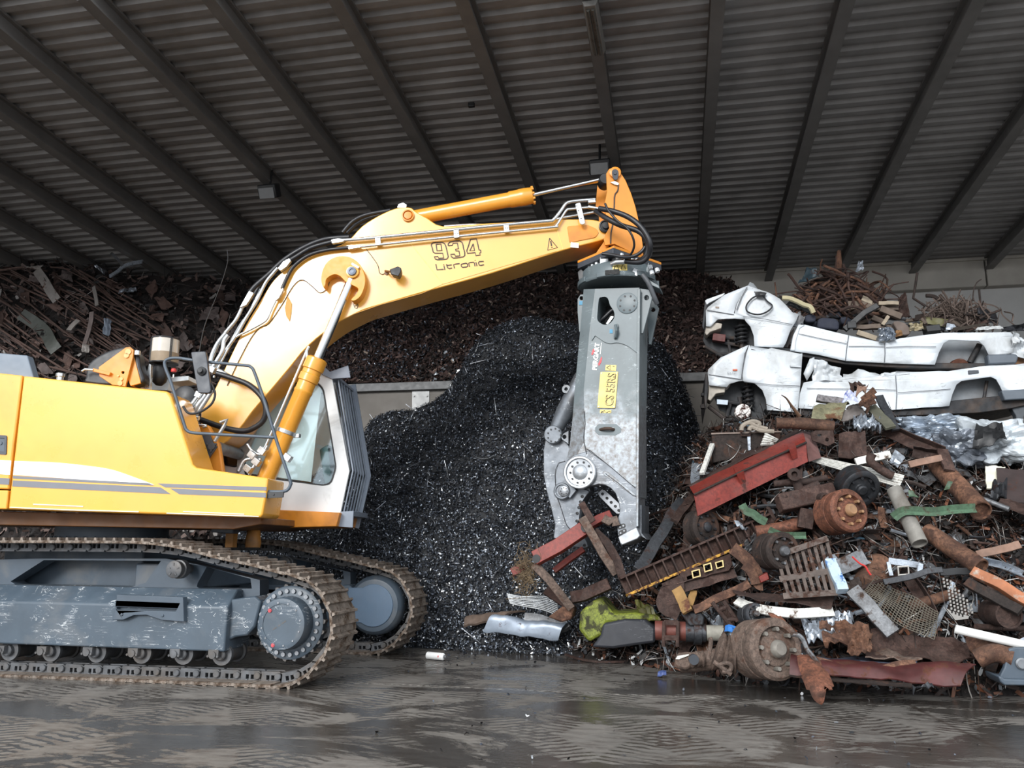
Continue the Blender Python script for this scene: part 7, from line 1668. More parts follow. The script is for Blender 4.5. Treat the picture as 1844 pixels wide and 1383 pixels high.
b = B(); b.sheet(P(*s8((930, 270))[0], 10.8), P(*s8((1080, 260))[0], 10.8), P(*s8((1140, 160))[0], 10.9), P(*s8((980, 180))[0], 10.9), 8, 6, .05, 64, .015, fold=.06); b.build('pale_leaf', mat('pale_brown', ''), sp_)
one('rusty_hood', RU1, 'torn red brown hood at the very top before the lower van', 'sheet', lambda b: b.sheet(P(*s8((830, 300))[0], 10.95), P(*s8((1000, 190))[0], 10.95), P(*s8((1110, 140))[0], 11.1), P(*s8((850, 120))[0], 11.1), 12, 8, .05, 65, .012, fold=.10))
one('plastic_bag', mat('blue_white_film', '#b9bfd8', .3, var=.1, rust=.35, rustcol='#2f3a96', rscale=7), 'blue and white plastic film under the splayed bundle', 'film', lambda b: b.sheet(P(*s8((660, 390))[0], 10.85), P(*s8((980, 390))[0], 10.8), P(*s8((930, 300))[0], 10.95), P(*s8((830, 260))[0], 11.0), 12, 8, .04, 66, .006, fold=.06))
bs(s8, 'flat_bar', 'dark flat bar standing against the lower van', (1310, 300), (1590, 860), .05, .02, 11.0, 10.7, DST)
bs(s8, 'flat_bar', 'greenish flat bar leaning beside the dark flat bar', (1180, 480), (1520, 840), .065, .02, 10.9, 10.6, mat('greenish_steel', '#5f5f52', .6, .2, var=.3, rust=.25))
one('horn_strip', mat('horn_brown', '#7a5d4a', .6, .1, var=.3), 'curved pointed brown strip standing before the lower van door', 'strip', lambda b: b.tube(smooth_path([P(*p, 10.9) for p in s1((825, 155), (870, 185), (915, 250), (960, 310), (990, 350))], 5), [.012 + .075 * (i / 20) for i in range(21)], 8, flat=.3))
one('rusty_tube', RU2, 'split rusty tube lying below the bent olive plate', 'tube', lambda b: b.tube(smooth_path([P(*p, 10.6) for p in s1((780, 405), (1040, 410), (1290, 440))], 5), [.07] * 4 + [.075] * 7, 14))
one('crumpled_foil', SLV, 'crumpled grey foil under the splayed bundle', 'foil', lambda b: b.sheet(P(*s8((900, 860))[0], 10.6), P(*s8((1350, 880))[0], 10.6), P(*s8((1330, 720))[0], 10.8), P(*s8((880, 700))[0], 10.8), 22, 16, .05, 67, .008, fold=.09, freq=8))
one('holed_plate', RU1, 'rusty plate with round holes right of the red trough end', 'plate', lambda b: b.prism(PY(10.5), s1((1085, 490), (1130, 470), (1290, 470), (1300, 580), (1240, 610), (1100, 560)), 0, .03, holes=[s1(*[(1165 + 20 * math.cos(t), 512 + 11 * math.sin(t)) for t in np.linspace(0, 2 * PI, 11)[:-1]]), s1(*[(1232 + 16 * math.cos(t), 552 + 18 * math.sin(t)) for t in np.linspace(0, 2 * PI, 11)[:-1]])]), .004)
one('curved_sheet', RU1, 'rusty curved sheet below the crumpled grey foil', 'sheet', lambda b: b.sheet(P(*s1((1340, 720))[0], 10.35), P(*s1((1640, 700))[0], 10.35), P(*s1((1570, 480))[0], 10.6), P(*s1((1340, 500))[0], 10.6), 14, 10, .04, 68, .012, curl=-.15))
one('cable_loop', mat('pale_cable', '#8d8478', .7, var=.2), 'bunch of pale cable and rag on the dark rusty box', 'cable', lambda b: [b.tube(smooth_path([P(*p, 10.85) for p in s1(*q)], 5), .03, 8) for q in (((470, 470), (480, 430), (540, 400), (600, 430), (700, 460)), ((540, 470), (560, 440), (640, 470), (760, 480)), ((530, 400), (580, 390), (630, 410), (600, 470)))])
# --- red frame caught in the shear's jaws
rf = thing('bent_framework', 'bent red steel frame caught in the jaws of the shear', 'frame', P(1030, 980, 9.9)); mark(1010, 985, 'the bent red frame in the jaws')
def rfb(name, pts, w, h, m, Y):
    b = B(); ys = Y if isinstance(Y, (list, tuple)) else [Y] * len(pts)
    b.extr([P(*p, y) for p, y in zip(s4(*pts), ys)], [(-w, -h), (w, -h), (w, h), (-w, h)], up=(0, -1, .3)); return b.build(name, m, rf, bevel=.005)
rfb('red_beam', ((620, 545), (800, 450), (1000, 315)), .085, .05, REDP, [9.75, 9.75, 9.8]); rfb('red_beam', ((1000, 310), (1120, 240), (1210, 205)), .05, .05, REDP, [9.85, 9.95, 10.0])
rfb('red_beam', ((770, 640), (900, 540), (1000, 470)), .035, .03, REDP, 10.1)
rfb('grey_strut', ((985, 225), (1060, 350), (1150, 510), (1250, 660)), .05, .03, TANR, [9.65, 9.65, 9.7, 9.8]); rfb('grey_strut', ((610, 590), (720, 700), (800, 800), (900, 930)), .05, .03, TANR, [9.8, 9.8, 9.9, 10.0])
rfb('twisted_strut', ((1080, 330), (1180, 420), (1260, 560), (1300, 690)), .05, .02, RU1, 9.75); rfb('twisted_strut', ((980, 110), (1020, 180), (1070, 260)), .04, .03, RU1, 9.7)
rfb('twisted_strut', ((700, 790), (790, 850), (880, 910)), .05, .04, RU1, 10.1); rfb('twisted_strut', ((1200, 740), (1000, 830), (900, 850)), .07, .04, RU1, 10.2); rfb('twisted_strut', ((1150, 230), (1200, 260), (1240, 240), (1250, 290)), .05, .03, TANR, 9.8)
b = B(); b.lathe(P(*s4((1010, 305))[0], 9.7), (0, -1, 0), [(.05, 0), (.05, .02), (.01, .02)], 16); b.lathe(P(*s4((632, 545))[0], 9.7), (0, -1, 0), [(.05, 0), (.05, .02), (.01, .02)], 16); b.build('bolt_eye', BLKP, rf)
b = B(); b.prism(PY(10.05), s4((720, 1000), (860, 895), (920, 940), (900, 1020), (830, 1040)), 0, .4); item(b, 'brown_box', RU2, 'orange brown box standing left of the lime green casing', 'box', bevel=.02)
wc = B(); rr_ = random.Random(3)
for k in range(240):
    c0 = P(*s4((560 + rr_.gauss(0, 45), 640 + rr_.gauss(0, 75)))[0], 9.85 + rr_.gauss(0, .08)); d0 = Vector((rr_.gauss(0, 1), rr_.gauss(0, .6), rr_.gauss(0, 1))).normalized() * rr_.uniform(.04, .12)
    wc.tube([c0 - d0, c0 + Vector((rr_.gauss(0, .03), rr_.gauss(0, .03), rr_.gauss(0, .03))), c0 + d0], .003, 4, caps=False)
tag(wc.build('wire_tangle', mat('tangle_brown', '#6b5a44', .8, var=.3), smooth=0), 'brown fuzzy tangle of wire hanging on the bent red frame', 'wire', kind='stuff')
one('red_stub', REDP, 'short red stub end poking out below the brown wire tangle', 'bar', lambda b: b.extr([P(*s4((440, 655))[0], 9.95), P(*s4((560, 600))[0], 10.0)], [(-.05, -.03), (.05, -.03), (.05, .03), (-.05, .03)], up=(0, -1, .3)), .005)
for k in range(9):
    y0 = 825 + k * 7; o = one('thin_tube', mat('white_tube', '#c3c6c8', .4, .2, var=.1), 'thin white tube in the bunch beside the fallen wing panel', 'tube', lambda b: b.tube(smooth_path([P(*p, q) for p, q in zip(s4((400 + k * 3, 818 + k * 9), (520, 840 + k * 8 + (k % 3) * 4), (680, 838 + k * 13), (790 + k * 2, 870 + k * 15)), (10.6, 10.58 - (k % 2) * .03, 10.55, 10.55))], 5), .0062, 8), group='thin white tubes beside the red frame')
wg = one('car_wing', mat('pale_blue_panel', '#8f9aa8', .4, .3, var=.12, rust=.08), 'pale blue grey car wing lying at the foot of the dark heap', 'wing', lambda b: b.sheet(P(*s4((215, 1110))[0], 10.75), P(*s4((800, 1175))[0], 10.7), P(*s4((885, 1040))[0], 10.8), P(*s4((350, 1010))[0], 10.95), 20, 10, .03, 71, .012, curl=.12)); mark(940, 1130, 'the pale blue car wing')
one('wing_edge', GST, 'buckled grey strip along the top of the pale blue wing', 'strip', lambda b: b.extr(smooth_path([P(*p, 10.85) for p in s4((540, 1000), (650, 1010), (760, 1050), (830, 1075), (880, 1045))], 5), [(-.07, -.02), (.07, -.02), (.05, .03), (-.05, .03)], up=(0, -1, .4)))
one('rotten_plank', mat('rotten_wood', '#5d4e44', .85, var=.35, scale=9), 'dark curved plank behind the pale blue car wing', 'plank', lambda b: b.sheet(P(*s4((60, 1060))[0], 10.95), P(*s4((330, 1025))[0], 10.95), P(*s4((540, 945))[0], 11.1), P(*s4((110, 985))[0], 11.1), 12, 5, .02, 72, .03, curl=.05))
one('floor_strip', RU1, 'thin rusty strip lying bowed on the floor', 'strip', lambda b: b.extr(smooth_path([G(*p, .02) for p in s4((860, 1290), (950, 1320), (1100, 1345), (1300, 1345), (1450, 1335), (1560, 1310))], 5), [(-.02, -.012), (.02, -.012), (.02, .012), (-.02, .012)]))
# small litter on the floor
can = thing('spray_can', 'white spray can lying on the floor before the dark heap', 'can', G(786, 1184, .05))
a, c = G(769, 1180, .052), G(801, 1183, .052); ax = (c - a).normalized()
b = B(); b.lathe(a, ax, [(.03, 0), (.045, .012), (.045, .005 + (c - a).length - .03), (.03, (c - a).length - .01)], 20); b.build('can_body', mat('can_white', '#e6e6e4', .3, var=.03), can)
b = B(); b.lathe(c - ax * .012, ax, [(.02, 0), (.022, .01), (.018, .035)], 14); b.build('nozzle', GST, can)
b = B(); b.box(a + ax * ((c - a).length * .72) + Vector((0, -.044, .005)), (.03, .004, .02)); b.build('red_label', DCR, can)
for lab, px, py, m, s in (('small blue plastic scrap on the floor left of the large drum', 1192, 1216, mat('blue_scrap', '#3b4a78', .5), .05), ('blue scrap of film beside the cardan shaft', 1217, 1171, mat('blue_film', '#51729c', .5), .07), ('small green scrap at the foot of the dark heap', 884, 1164, mat('green_scrap', '#3f9a56', .5), .05), ('bright blue flap poking out behind the large dusty drum', 1325, 1136, mat('bright_blue', '#2f6fb8', .5), .12)):
    q = G(px, py, .03) if 'floor' in lab or 'foot' in lab or 'cardan' in lab else P(px, py, 8.95)
    one('plastic_scrap', m, lab, 'scrap', lambda b: b.sheet(q + Vector((-s, -s * .5, -.01)), q + Vector((s, -s * .4, .0)), q + Vector((s * .9, s * .5, .05)), q + Vector((-s * .8, s * .6, .03)), 6, 5, .02, px, .006, fold=.03))
# ------------------------------------------------------------------ what lies on the upper van
def zY(Y): return lambda sf, *pts: [P(*p, Y) for p in sf(*pts)]
SEATC = mat('seat_cloth', '#2b2f3c', .85, var=.15, bump=.15)
def cushion(name, m, label, cat, outline, Y, depth, bev=.05):
    return one(name, m, label, cat, lambda b: b.prism(PY(Y), round_poly(s9(*outline), 5), 0, depth), bev)
st = thing('driver_bench', 'dark blue car seat lying in the upper van behind its front door', 'seat', P(1490, 575, 12.2)); mark(1480, 572, 'the nearer dark blue seat')
for nm, o_, Y in (('backrest', ((300, 480), (330, 462), (440, 470), (465, 500), (462, 556), (420, 556), (300, 540)), 12.15), ('headrest', ((205, 455), (230, 437), (280, 440), (292, 465), (285, 495), (225, 500), (205, 485)), 12.1), ('seat_base', ((225, 500), (300, 490), (310, 545), (420, 560), (200, 530)), 12.3)):
    b = B(); b.prism(PY(Y), round_poly(s9(*o_), 4), 0, .35); b.build(nm, SEATC, st, bevel=.05, seg=3)
st = thing('driver_bench', 'second dark blue car seat deeper inside the upper van', 'seat', P(1520, 570, 12.6))
for nm, o_, Y in (('backrest', ((470, 460), (560, 455), (575, 490), (560, 520), (480, 510)), 12.5), ('headrest', ((390, 420), (420, 405), (470, 412), (482, 440), (472, 468), (400, 470)), 12.55), ('seat_base', ((340, 440), (400, 455), (470, 480), (360, 480)), 12.6)):
    b = B(); b.prism(PY(Y), round_poly(s9(*o_), 4), 0, .35); b.build(nm, SEATC, st, bevel=.05, seg=3)
one('seat_rail', BLKP, 'black bracket bar leaning beside the seats in the upper van', 'bar', lambda b: (b.extr([P(*p, 12.0) for p in s9((500, 555), (570, 500), (650, 430), (750, 375))], [(-.04, -.03), (.04, -.03), (.04, .03), (-.04, .03)], up=(0, -1, .2)), b.box(P(*s9((555, 520))[0], 11.95), (.12, .05, .1))), .006)
def lb(name, label, p0, p1, w, h, Y, m, cat='plank'): return bs(s9, name, label, p0, p1, w, h, Y, Y, m, cat=cat)
WGR = mat('weathered_wood', '#62564c', .8, var=.25, scale=8); WLT = mat('pale_wood', '#958977', .75, var=.2, scale=8)
lb('timber_plank', 'wide grey brown plank lying across the junk on the upper van', (525, 375), (900, 385), .065, .03, 12.6, WGR)
lb('timber_plank', 'grey plank sloping down to the brown cushion on the upper van', (770, 400), (925, 462), .05, .03, 12.4, WGR)
lb('timber_lath', 'short pale lath lying above the wide grey brown plank', (632, 320), (710, 352), .045, .02, 12.6, WLT)
lb('timber_lath', 'long pale lath lying along the top of the wide plank', (755, 358), (905, 358), .03, .02, 12.5, WLT)
lb('timber_lath', 'thin pale stick standing aslant left of the brown cushion', (785, 520), (832, 455), .025, .02, 12.2, WLT)
lb('timber_plank', 'grey plank lying under the black bracket bar', (705, 465), (800, 505), .04, .03, 12.3, WGR)
lb('timber_plank', 'brown board along the edge of the upper van body', (568, 540), (770, 530), .035, .03, 12.1, WGR)
lb('white_board', 'cream board leaning inside the upper van edge', (595, 575), (740, 625), .04, .02, 12.0, WLT, 'board')
cushion('cushion', mat('brown_cloth', '#6b5f58', .9, var=.2), 'grey brown cushion lying in the upper van', 'cushion', ((862, 495), (900, 487), (960, 505), (1000, 550), (995, 590), (940, 600), (900, 570)), 12.1, .4, .08); mark(1630, 590, 'the grey brown cushion')
one('cloth', mat('cream_cloth', '#a89e84', .9, var=.2), 'crumpled cream cloth right of the brown cushion on the upper van', 'cloth', lambda b: b.sheet(*zY(12.1)(s9, (985, 570), (1110, 560), (1080, 505), (975, 510)), 14, 12, .06, 3, .015, fold=.12))
one('foil', SLV, 'crumpled silver foil hanging over the side of the upper van', 'foil', lambda b: b.sheet(*zY(11.78)(s9, (755, 650), (890, 630), (860, 535), (750, 545)), 22, 18, .04, 81, .008, fold=.09, freq=7))
one('rag', mat('orange_rag_cloth', '#80603f', .9, var=.25), 'orange rag between the silver foil and the brown cushion', 'rag', lambda b: b.sheet(*zY(11.85)(s9, (880, 605), (935, 600), (925, 555), (885, 560)), 8, 8, .04, 82, .015, fold=.06))
one('steel_plate', mat('olive_plate_paint', '#5d5a37', .6, var=.2, rust=.12), 'olive yellow plate lying on the upper van below the wire clump', 'plate', lambda b: b.sheet(*zY(12.3)(s9, (1060, 500), (1250, 535), (1278, 478), (1100, 458)), 10, 6, .02, 83, .012)); mark(1680, 578, 'the olive yellow plate')
one('black_box', BLKP, 'flat black box lying before the olive yellow plate', 'box', lambda b: b.prism(PY(12.0), s9((1110, 525), (1215, 512), (1228, 560), (1120, 572)), 0, .2), .01)
one('sheet_offcut', SLV, 'pale grey sheet offcut right of the flat black box', 'sheet', lambda b: b.sheet(*zY(12.1)(s9, (1258, 560), (1345, 545), (1320, 515), (1265, 508)), 6, 5, .02, 84, .01))
one('spring_mat', mat('spring_mat_brown', '#6b6259', .7, .2, var=.3), 'ridged brown strip lying along the edge of the upper van', 'strip', lambda b: ribbed([P(*p, 12.0) for p in s9((1300, 570), (1560, 520), (1545, 508), (1315, 540))], 16, .015)(b), smooth=0)
one('bent_roof_rail', mat('pale_rail', '#b9bcbc', .5, var=.1), 'pale crumpled rail lying toward the tail of the upper van', 'rail', lambda b: b.sheet(*zY(12.0)(s9, (1480, 560), (1690, 550), (1670, 522), (1500, 535)), 12, 4, .03, 85, .015, fold=.05))
one('black_sack', mat('black_cloth', '#23252a', .8, var=.2), 'black crumpled sack on the tail of the upper van', 'sack', lambda b: b.sheet(*zY(12.1)(s9, (1680, 570), (1860, 565), (1850, 512), (1690, 535)), 12, 8, .06, 86, .02, fold=.1))
one('foam_strip', mat('foam', '#aaa182', .85, var=.25, dirt=.3), 'torn cream foam strip lying on the crushed roof of the upper van', 'strip', lambda b: b.extr(smooth_path([P(*p, 12.0) for p in s9((35, 318), (90, 322), (150, 345), (200, 370), (245, 385), (270, 430))], 4), [(-.03, -.02), (.035, -.012), (.03, .02), (-.03, .02)], up=(0, -1, .3)))
one('dark_liner', BLKP, 'dark torn liner under the cream foam strip', 'liner', lambda b: b.sheet(*zY(12.2)(s9, (60, 370), (260, 450), (270, 400), (90, 340)), 10, 6, .04, 87, .012, fold=.08))
jk = random.Random(40)
for k in range(46):
    x = jk.uniform(1470, 1800); y = np.interp(x, [1470, 1560, 1600, 1700, 1800], [575, 585, 600, 592, 590]) + jk.uniform(-26, 2); an = jk.uniform(-.8, .6); L = jk.uniform(8, 26)
    m, w = jk.choice(((DST, 'dark'), (RU1, 'brown'), (RU3, 'blackish'), (WGR, 'grey brown')))
    p0, p1 = (x - math.cos(an) * L, y - math.sin(an) * L * .6), (x + math.cos(an) * L, y + math.sin(an) * L * .6)
    bm('junk_strip', w + ' strip among the junk filling the upper van body', p0, p1, jk.choice((.015, .025, .05)), .015, 12.2 + jk.random() * .7, 12.2 + jk.random() * .7, m)
    COL.objects[-1]['group'] = w + ' strips in the upper van body'
# rusty bars heaped behind and on the upper van: each bar a thing
bars_rng = random.Random(12)
GRP = 'rusty bars heaped behind the upper van'
def bent(p0, p1, Y0, Y1, r, kink, rs, n=7):
    a, c = P(*p0, Y0), P(*p1, Y1); L = (c - a).length
    m = a.lerp(c, rs.uniform(.3, .7)) + Vector((rs.gauss(0, 1), rs.gauss(0, .5), rs.gauss(0, 1))) * L * kink
    return lambda b: b.tube(smooth_path([a, m, c], 4), r, n)
H2 = B()
hcore = [P(x, y, 13.3) for x, y in ((1420, 545), (1445, 515), (1475, 500), (1505, 490), (1545, 498), (1580, 520), (1600, 545))]
H2.slab([hcore + [P(1610, 570, 13.2), P(1415, 570, 13.2)]], Vector((0, .8, 0)), .9)
tag(H2.build('bar_heap_core', RU3, smooth=0), 'dark rusty core of the bar heap behind the upper van', 'scrap', kind='stuff')
for k in range(120):
    cx = bars_rng.gauss(1515, 48); top = 487 + abs(cx - 1515) * .40
    cy = bars_rng.uniform(top, 568); an = bars_rng.uniform(-.9, .9) + (PI * .5 if bars_rng.random() < .2 else 0); L = bars_rng.uniform(14, 46)
    p0 = (cx - math.cos(an) * L, cy - math.sin(an) * L); p1 = (cx + math.cos(an) * L, cy + math.sin(an) * L)
    Y = 13.2 - (cy - 480) * .008
    one('rusty_bar', RU1 if k % 3 else RU2, 'rusty bent bar in the heap of bars behind the upper van', 'bar', bent(p0, p1, Y + bars_rng.gauss(0, .15), Y + bars_rng.gauss(0, .15), bars_rng.choice((.009, .012, .016, .022)), .16, bars_rng), group=GRP)
one('blue_panel', mat('dark_teal_panel', '#33424a', .5, var=.2, rust=.2), 'dark teal panel at the upper left of the bar heap', 'panel', lambda b: b.sheet(P(1437, 512, 13.1), P(1476, 502, 13.1), P(1470, 488, 13.3), P(1452, 486, 13.3), 10, 8, .05, 91, .012, fold=.08))
one('pale_tatter', SLV, 'bright metal tatter at the top of the bar heap', 'scrap', lambda b: b.sheet(P(1540, 490, 13.2), P(1555, 488, 13.2), P(1553, 468, 13.3), P(1546, 470, 13.3), 6, 8, .05, 92, .008, fold=.08))
one('upright_bar', RU2, 'brown bar standing straight up from the bar heap', 'bar', lambda b: b.tube([P(1505, 520, 13.1), P(1510, 480, 13.2), P(1511, 452, 13.3)], [.05, .06, .03], 8))
one('thin_rod', RU3, 'long thin dark rod rising kinked above the upper van', 'rod', lambda b: b.tube([P(*p, 12.9) for p in s9((1105, 378), (1015, 320), (1030, 230), (1045, 130))], .02, 7))
one('thin_rod', RU3, 'dark bent rod running down to the wire clump', 'rod', lambda b: b.tube(smooth_path([P(*p, 12.8) for p in s9((1110, 300), (1165, 305), (1230, 340), (1290, 368))], 4), .03, 7))
one('thin_rod', RU3, 'dark rod standing upright out of the wire clump', 'rod', lambda b: b.tube([P(*p, 12.8) for p in s9((1522, 420), (1515, 330), (1508, 255))], .016, 7))
one('thin_rod', RU3, 'thin curved rod arching above the wire clump', 'rod', lambda b: b.tube(smooth_path([P(*p, 12.8) for p in s9((1460, 335), (1468, 260), (1490, 205), (1525, 178))], 4), .009, 6))
one('torn_plate', RU1, 'torn rusty plate standing between the bar heap and the wire clump', 'plate', lambda b: b.sheet(P(*s9((890, 440))[0], 12.7), P(*s9((1000, 490))[0], 12.6), P(*s9((950, 285))[0], 12.9), P(*s9((905, 320))[0], 12.9), 8, 10, .04, 93, .012, fold=.06))
wc = B(); rr_ = random.Random(9)
for k in range(300):
    x, y = rr_.gauss(1720, 27), rr_.uniform(545, 588); y += abs(x - 1720) * .12
    c0 = P(x, y, 12.75 + rr_.gauss(0, .2)); d0 = Vector((rr_.gauss(0, .8), rr_.gauss(0, .5), rr_.gauss(.3, 1))).normalized() * rr_.uniform(.08, .26)
    wc.tube(smooth_path([c0 - d0, c0 + Vector((rr_.gauss(0, .07), rr_.gauss(0, .06), rr_.gauss(0, .07))), c0 + d0], 3), rr_.choice((.006, .009, .012)), 4, caps=False)
tag(wc.build('wire_clump', mat('clump_brown', '#5d5049', .8, .1, var=.3), smooth=0), 'grey brown clump of curly wire on the upper van', 'wire', kind='stuff'); mark(1720, 560, 'the curly wire clump')
# --- generic pieces of the right-hand pile: each its own thing, named by look and by what it lies next to
MIXM = [(RU1, 'brown rusty'), (RU1, 'brown rusty'), (RU2, 'orange rusty'), (RU3, 'dark rusty'), (DST, 'dark steel'), (GST, 'grey steel'), (SLV, 'silvery'), (RU3, 'dark rusty')]
used = {}
def orient(an):
    d = abs(math.degrees(math.atan2(math.sin(an), math.cos(an)))) % 180
    if d < 20 or d > 160: return 'lying level'
    if 65 < d < 115: return 'standing upright'
    return 'sloping down right' if math.sin(an) * math.cos(an) > 0 else 'rising right'
def rel(px, py, avoid=()):
    best = sorted(MARK, key=lambda q: (q[0] - px) ** 2 + (q[1] - py) ** 2)
    for q in best[:4]:
        dx, dy = px - q[0], py - q[1]
        w = ('right of ' if dx > 0 else 'left of ') if abs(dx) > abs(dy) else ('below ' if dy > 0 else 'above ')
        yield w + q[2]
gp = random.Random(77)
def in_pile(x, y):
    lo = 1150 + (x - 1000) * .10 if x < 1300 else 1190
    hi = np.interp(x, [1000, 1100, 1160, 1200, 1250, 1290, 1640, 1700, 1844], [1120, 1085, 1030, 930, 850, 800, 775, 830, 845])
    return hi < y < lo
npc = 0; tries = 0
while npc < 290 and tries < 6000:
    tries += 1
    x, y = gp.uniform(1180, 1850), gp.uniform(770, 1200)
    if not in_pile(x, y): continue
    m, cw = gp.choice(MIXM); an = gp.gauss(.35, .7) if gp.random() < .7 else gp.uniform(0, PI)
    kd = gp.choice(('rod', 'rod', 'rod', 'rod', 'rod', 'strip', 'strip', 'plate', 'pipe', 'curl', 'curl', 'angle', 'sheet'))
    L = gp.uniform(14, 55) if kd in ('rod', 'strip', 'pipe', 'angle') else gp.uniform(9, 24)
    dx, dy = math.cos(an) * L, math.sin(an) * L
    lift = gp.uniform(.04, .28)
    a, c = H(x - dx, y - dy, lift * gp.uniform(.4, 1.4)), H(x + dx, y + dy, lift * gp.uniform(.4, 1.4))
    if (a - c).length > 2.4 or a.z < .06 or c.z < .06: continue
    mid = (a + c) / 2 + Vector((gp.gauss(0, 1), gp.gauss(0, .6), gp.gauss(0, 1))) * (a - c).length * .10
    mid.z = max(mid.z, .06)
    size = 'long' if L > 40 else 'short' if L < 22 else ''
    b = B()
    if kd == 'rod': b.tube(smooth_path([a, mid, c], 4), gp.choice((.010, .014, .02, .026)), 7); nm = 'bent_rod'; kw = 'bent rod'; cat = 'rod'
    elif kd == 'pipe': b.tube([a, a.lerp(c, .5), c], gp.choice((.03, .04, .055)), 12); nm = 'pipe_piece'; kw = 'pipe piece'; cat = 'pipe'
    elif kd in ('strip', 'angle'):
        w = gp.choice((.03, .045, .06)); pr = [(-w, -.006), (w, -.006), (w, .006), (-w, .006)] if kd == 'strip' else [(-w, -w), (w, -w), (w, -w + .012), (-w + .012, -w + .012), (-w + .012, w), (-w, w)]
        b.extr(smooth_path([a, mid, c], 4), pr, up=Vector((gp.gauss(0, .4), -1, gp.gauss(.4, .4))), twist=gp.gauss(0, .7)); nm = kd + '_piece' if kd == 'angle' else 'steel_strip'; kw = 'twisted strip' if kd == 'strip' else 'angle piece'; cat = 'strip' if kd == 'strip' else 'angle'
    elif kd == 'curl':
        n_ = 14; u_ = (c - a).normalized(); R = gp.uniform(.05, .14); v_ = u_.cross(Vector((gp.gauss(0, 1), gp.gauss(0, 1), gp.gauss(0, 1)))).normalized(); t_ = gp.uniform(3, 5.5)
        b.tube([Vector((max(-99, q.x), q.y, max(q.z, .03))) for q in [mid + u_ * (math.cos(t_ * i / n_) * R) + v_ * (math.sin(t_ * i / n_) * R) for i in range(n_ + 1)]], gp.choice((.008, .012, .018)), 6); nm = 'wire_curl'; kw = 'wire curl'; cat = 'wire'
    else:
        w = Vector((gp.gauss(0, .4), -.5, 1)).cross(c - a).normalized() * gp.uniform(.05, .13) * (1 if kd == 'plate' else 1.5); w.z = abs(w.z) + .03
        b.sheet(a - w * .5, c - w * .5, c + w * gp.uniform(.3, 1.1), a + w * gp.uniform(.5, 1.2), 7, 5, .02 if kd == 'plate' else .05, npc, .01, fold=.0 if kd == 'plate' else .09, ragged=.15); nm = 'plate_scrap' if kd == 'plate' else 'crumpled_scrap'; kw = 'plate offcut' if kd == 'plate' else 'crumpled sheet'; cat = 'plate' if kd == 'plate' else 'sheet'
    b.v = [(vx, vy, max(vz, .012)) for vx, vy, vz in b.v]
    lab = None
    for r_ in rel(x, y):
        cand = ' '.join(w for w in (size, cw, kw, orient(an), r_) if w)
        if cand not in used and len(cand.split()) <= 15: lab = cand; break
    if lab is None: continue
    used[lab] = 1
    o = item(b, nm, m, lab, cat, smooth=38 if kd != 'plate' else 20, group='loose pieces in the mixed scrap pile'); npc += 1
# --- the left-hand heap behind the excavator: thin bars, strips and plates
lh = [(-420, None, 12.6, 392, 15.5), (-120, None, 12.6, 405, 15.6), (0, None, 12.6, 417, 15.6), (40, None, 12.6, 418, 15.6), (75, None, 12.6, 424, 15.5), (120, None, 12.7, 452, 15.4), (170, None, 12.8, 478, 15.3), (215, None, 13.0, 497, 15.4), (260, None, 13.2, 494, 15.6), (330, None, 13.4, 497, 15.8), (400, None, 13.5, 503, 16.0), (470, None, 13.6, 515, 16.2)]
g4 = heap_surface(lh, 90, 50, bulge=.07, nz_amp=.25, nz_f=.9, seed=51, back=.8, lump=.12)
b = B(); grid_mesh(b, g4)
LH = b.build('left_scrap_bed', mat('left_bed', '#1d1715', .95, .0, var=.6, scale=7, bump=.9, bscale=18), smooth=0, recalc=False)
LH.name = 'scrap_bed'; tag(LH, 'dark bed of the scrap heap behind the excavator', 'scrap', kind='stuff')
LMX = mat('left_bits', '#444444', .7, .15, var=0, island=[(0, '#120e0d'), (.3, '#2a201d'), (.55, '#41322d'), (.75, '#54433d'), (.9, '#6a5b55'), (.97, '#8d8884')])
pos, nr = sample(g4, 9000); chips('scrap_bit', pos, nr, .06, .26, .02, .09, LMX, LH, lift=.12, curl=.6, segs=2)['kind'] = 'stuff'
pos, nr = sample(g4, 2200); chips('wire_bit', pos, nr, .3, .9, .008, .016, LMX, LH, lift=.15, curl=.8, segs=6)['kind'] = 'stuff'
bv4 = BVHTree.FromPolygons([tuple(p) for p in g4.reshape(-1, 3)], [(i * g4.shape[1] + j, (i + 1) * g4.shape[1] + j, (i + 1) * g4.shape[1] + j + 1, i * g4.shape[1] + j + 1) for i in range(g4.shape[0] - 1) for j in range(g4.shape[1] - 1)])
def HL(px, py, lift=.1):
    r = ray(px, py).normalized(); h = bv4.ray_cast(CAM, r)
    q = (h[0] if h[0] is not None else P(px, py, 15.0)) - r * lift; q.z = min(q.z, roof_z(q.y) - .4); return q
lg = random.Random(21)
LB = mat('brown_bar', '#57443d', .75, .15, var=.25, scale=6, obj_var=.3); LB2 = mat('grey_brown_plate2', '#5e5350', .7, .15, var=.25, scale=6, obj_var=.25)
for k in range(95):
    x0 = lg.uniform(-70, 200); y0 = lg.uniform(np.interp(x0, [-70, 0, 75, 200], [420, 428, 440, 520]), 660)
    L = lg.uniform(50, 170); an = rad(lg.gauss(33, 6)); x1, y1 = x0 + math.cos(an) * L, y0 + math.sin(an) * L
    if y1 > 690: continue
    q = [HL(x0, y0, lg.uniform(.1, .35)), HL((x0 + x1) / 2, (y0 + y1) / 2, lg.uniform(.15, .4)), HL(x1, y1, lg.uniform(.1, .3))]
    if max((q[0] - q[1]).length, (q[1] - q[2]).length) > 2.5: continue
    one('thin_bar', LB, 'long thin brown bar sloping down right in the heap behind the excavator', 'bar', lambda b: b.tube(smooth_path(q, 4), lg.choice((.010, .014, .018, .022)), 6), group='thin bars in the heap behind the excavator')
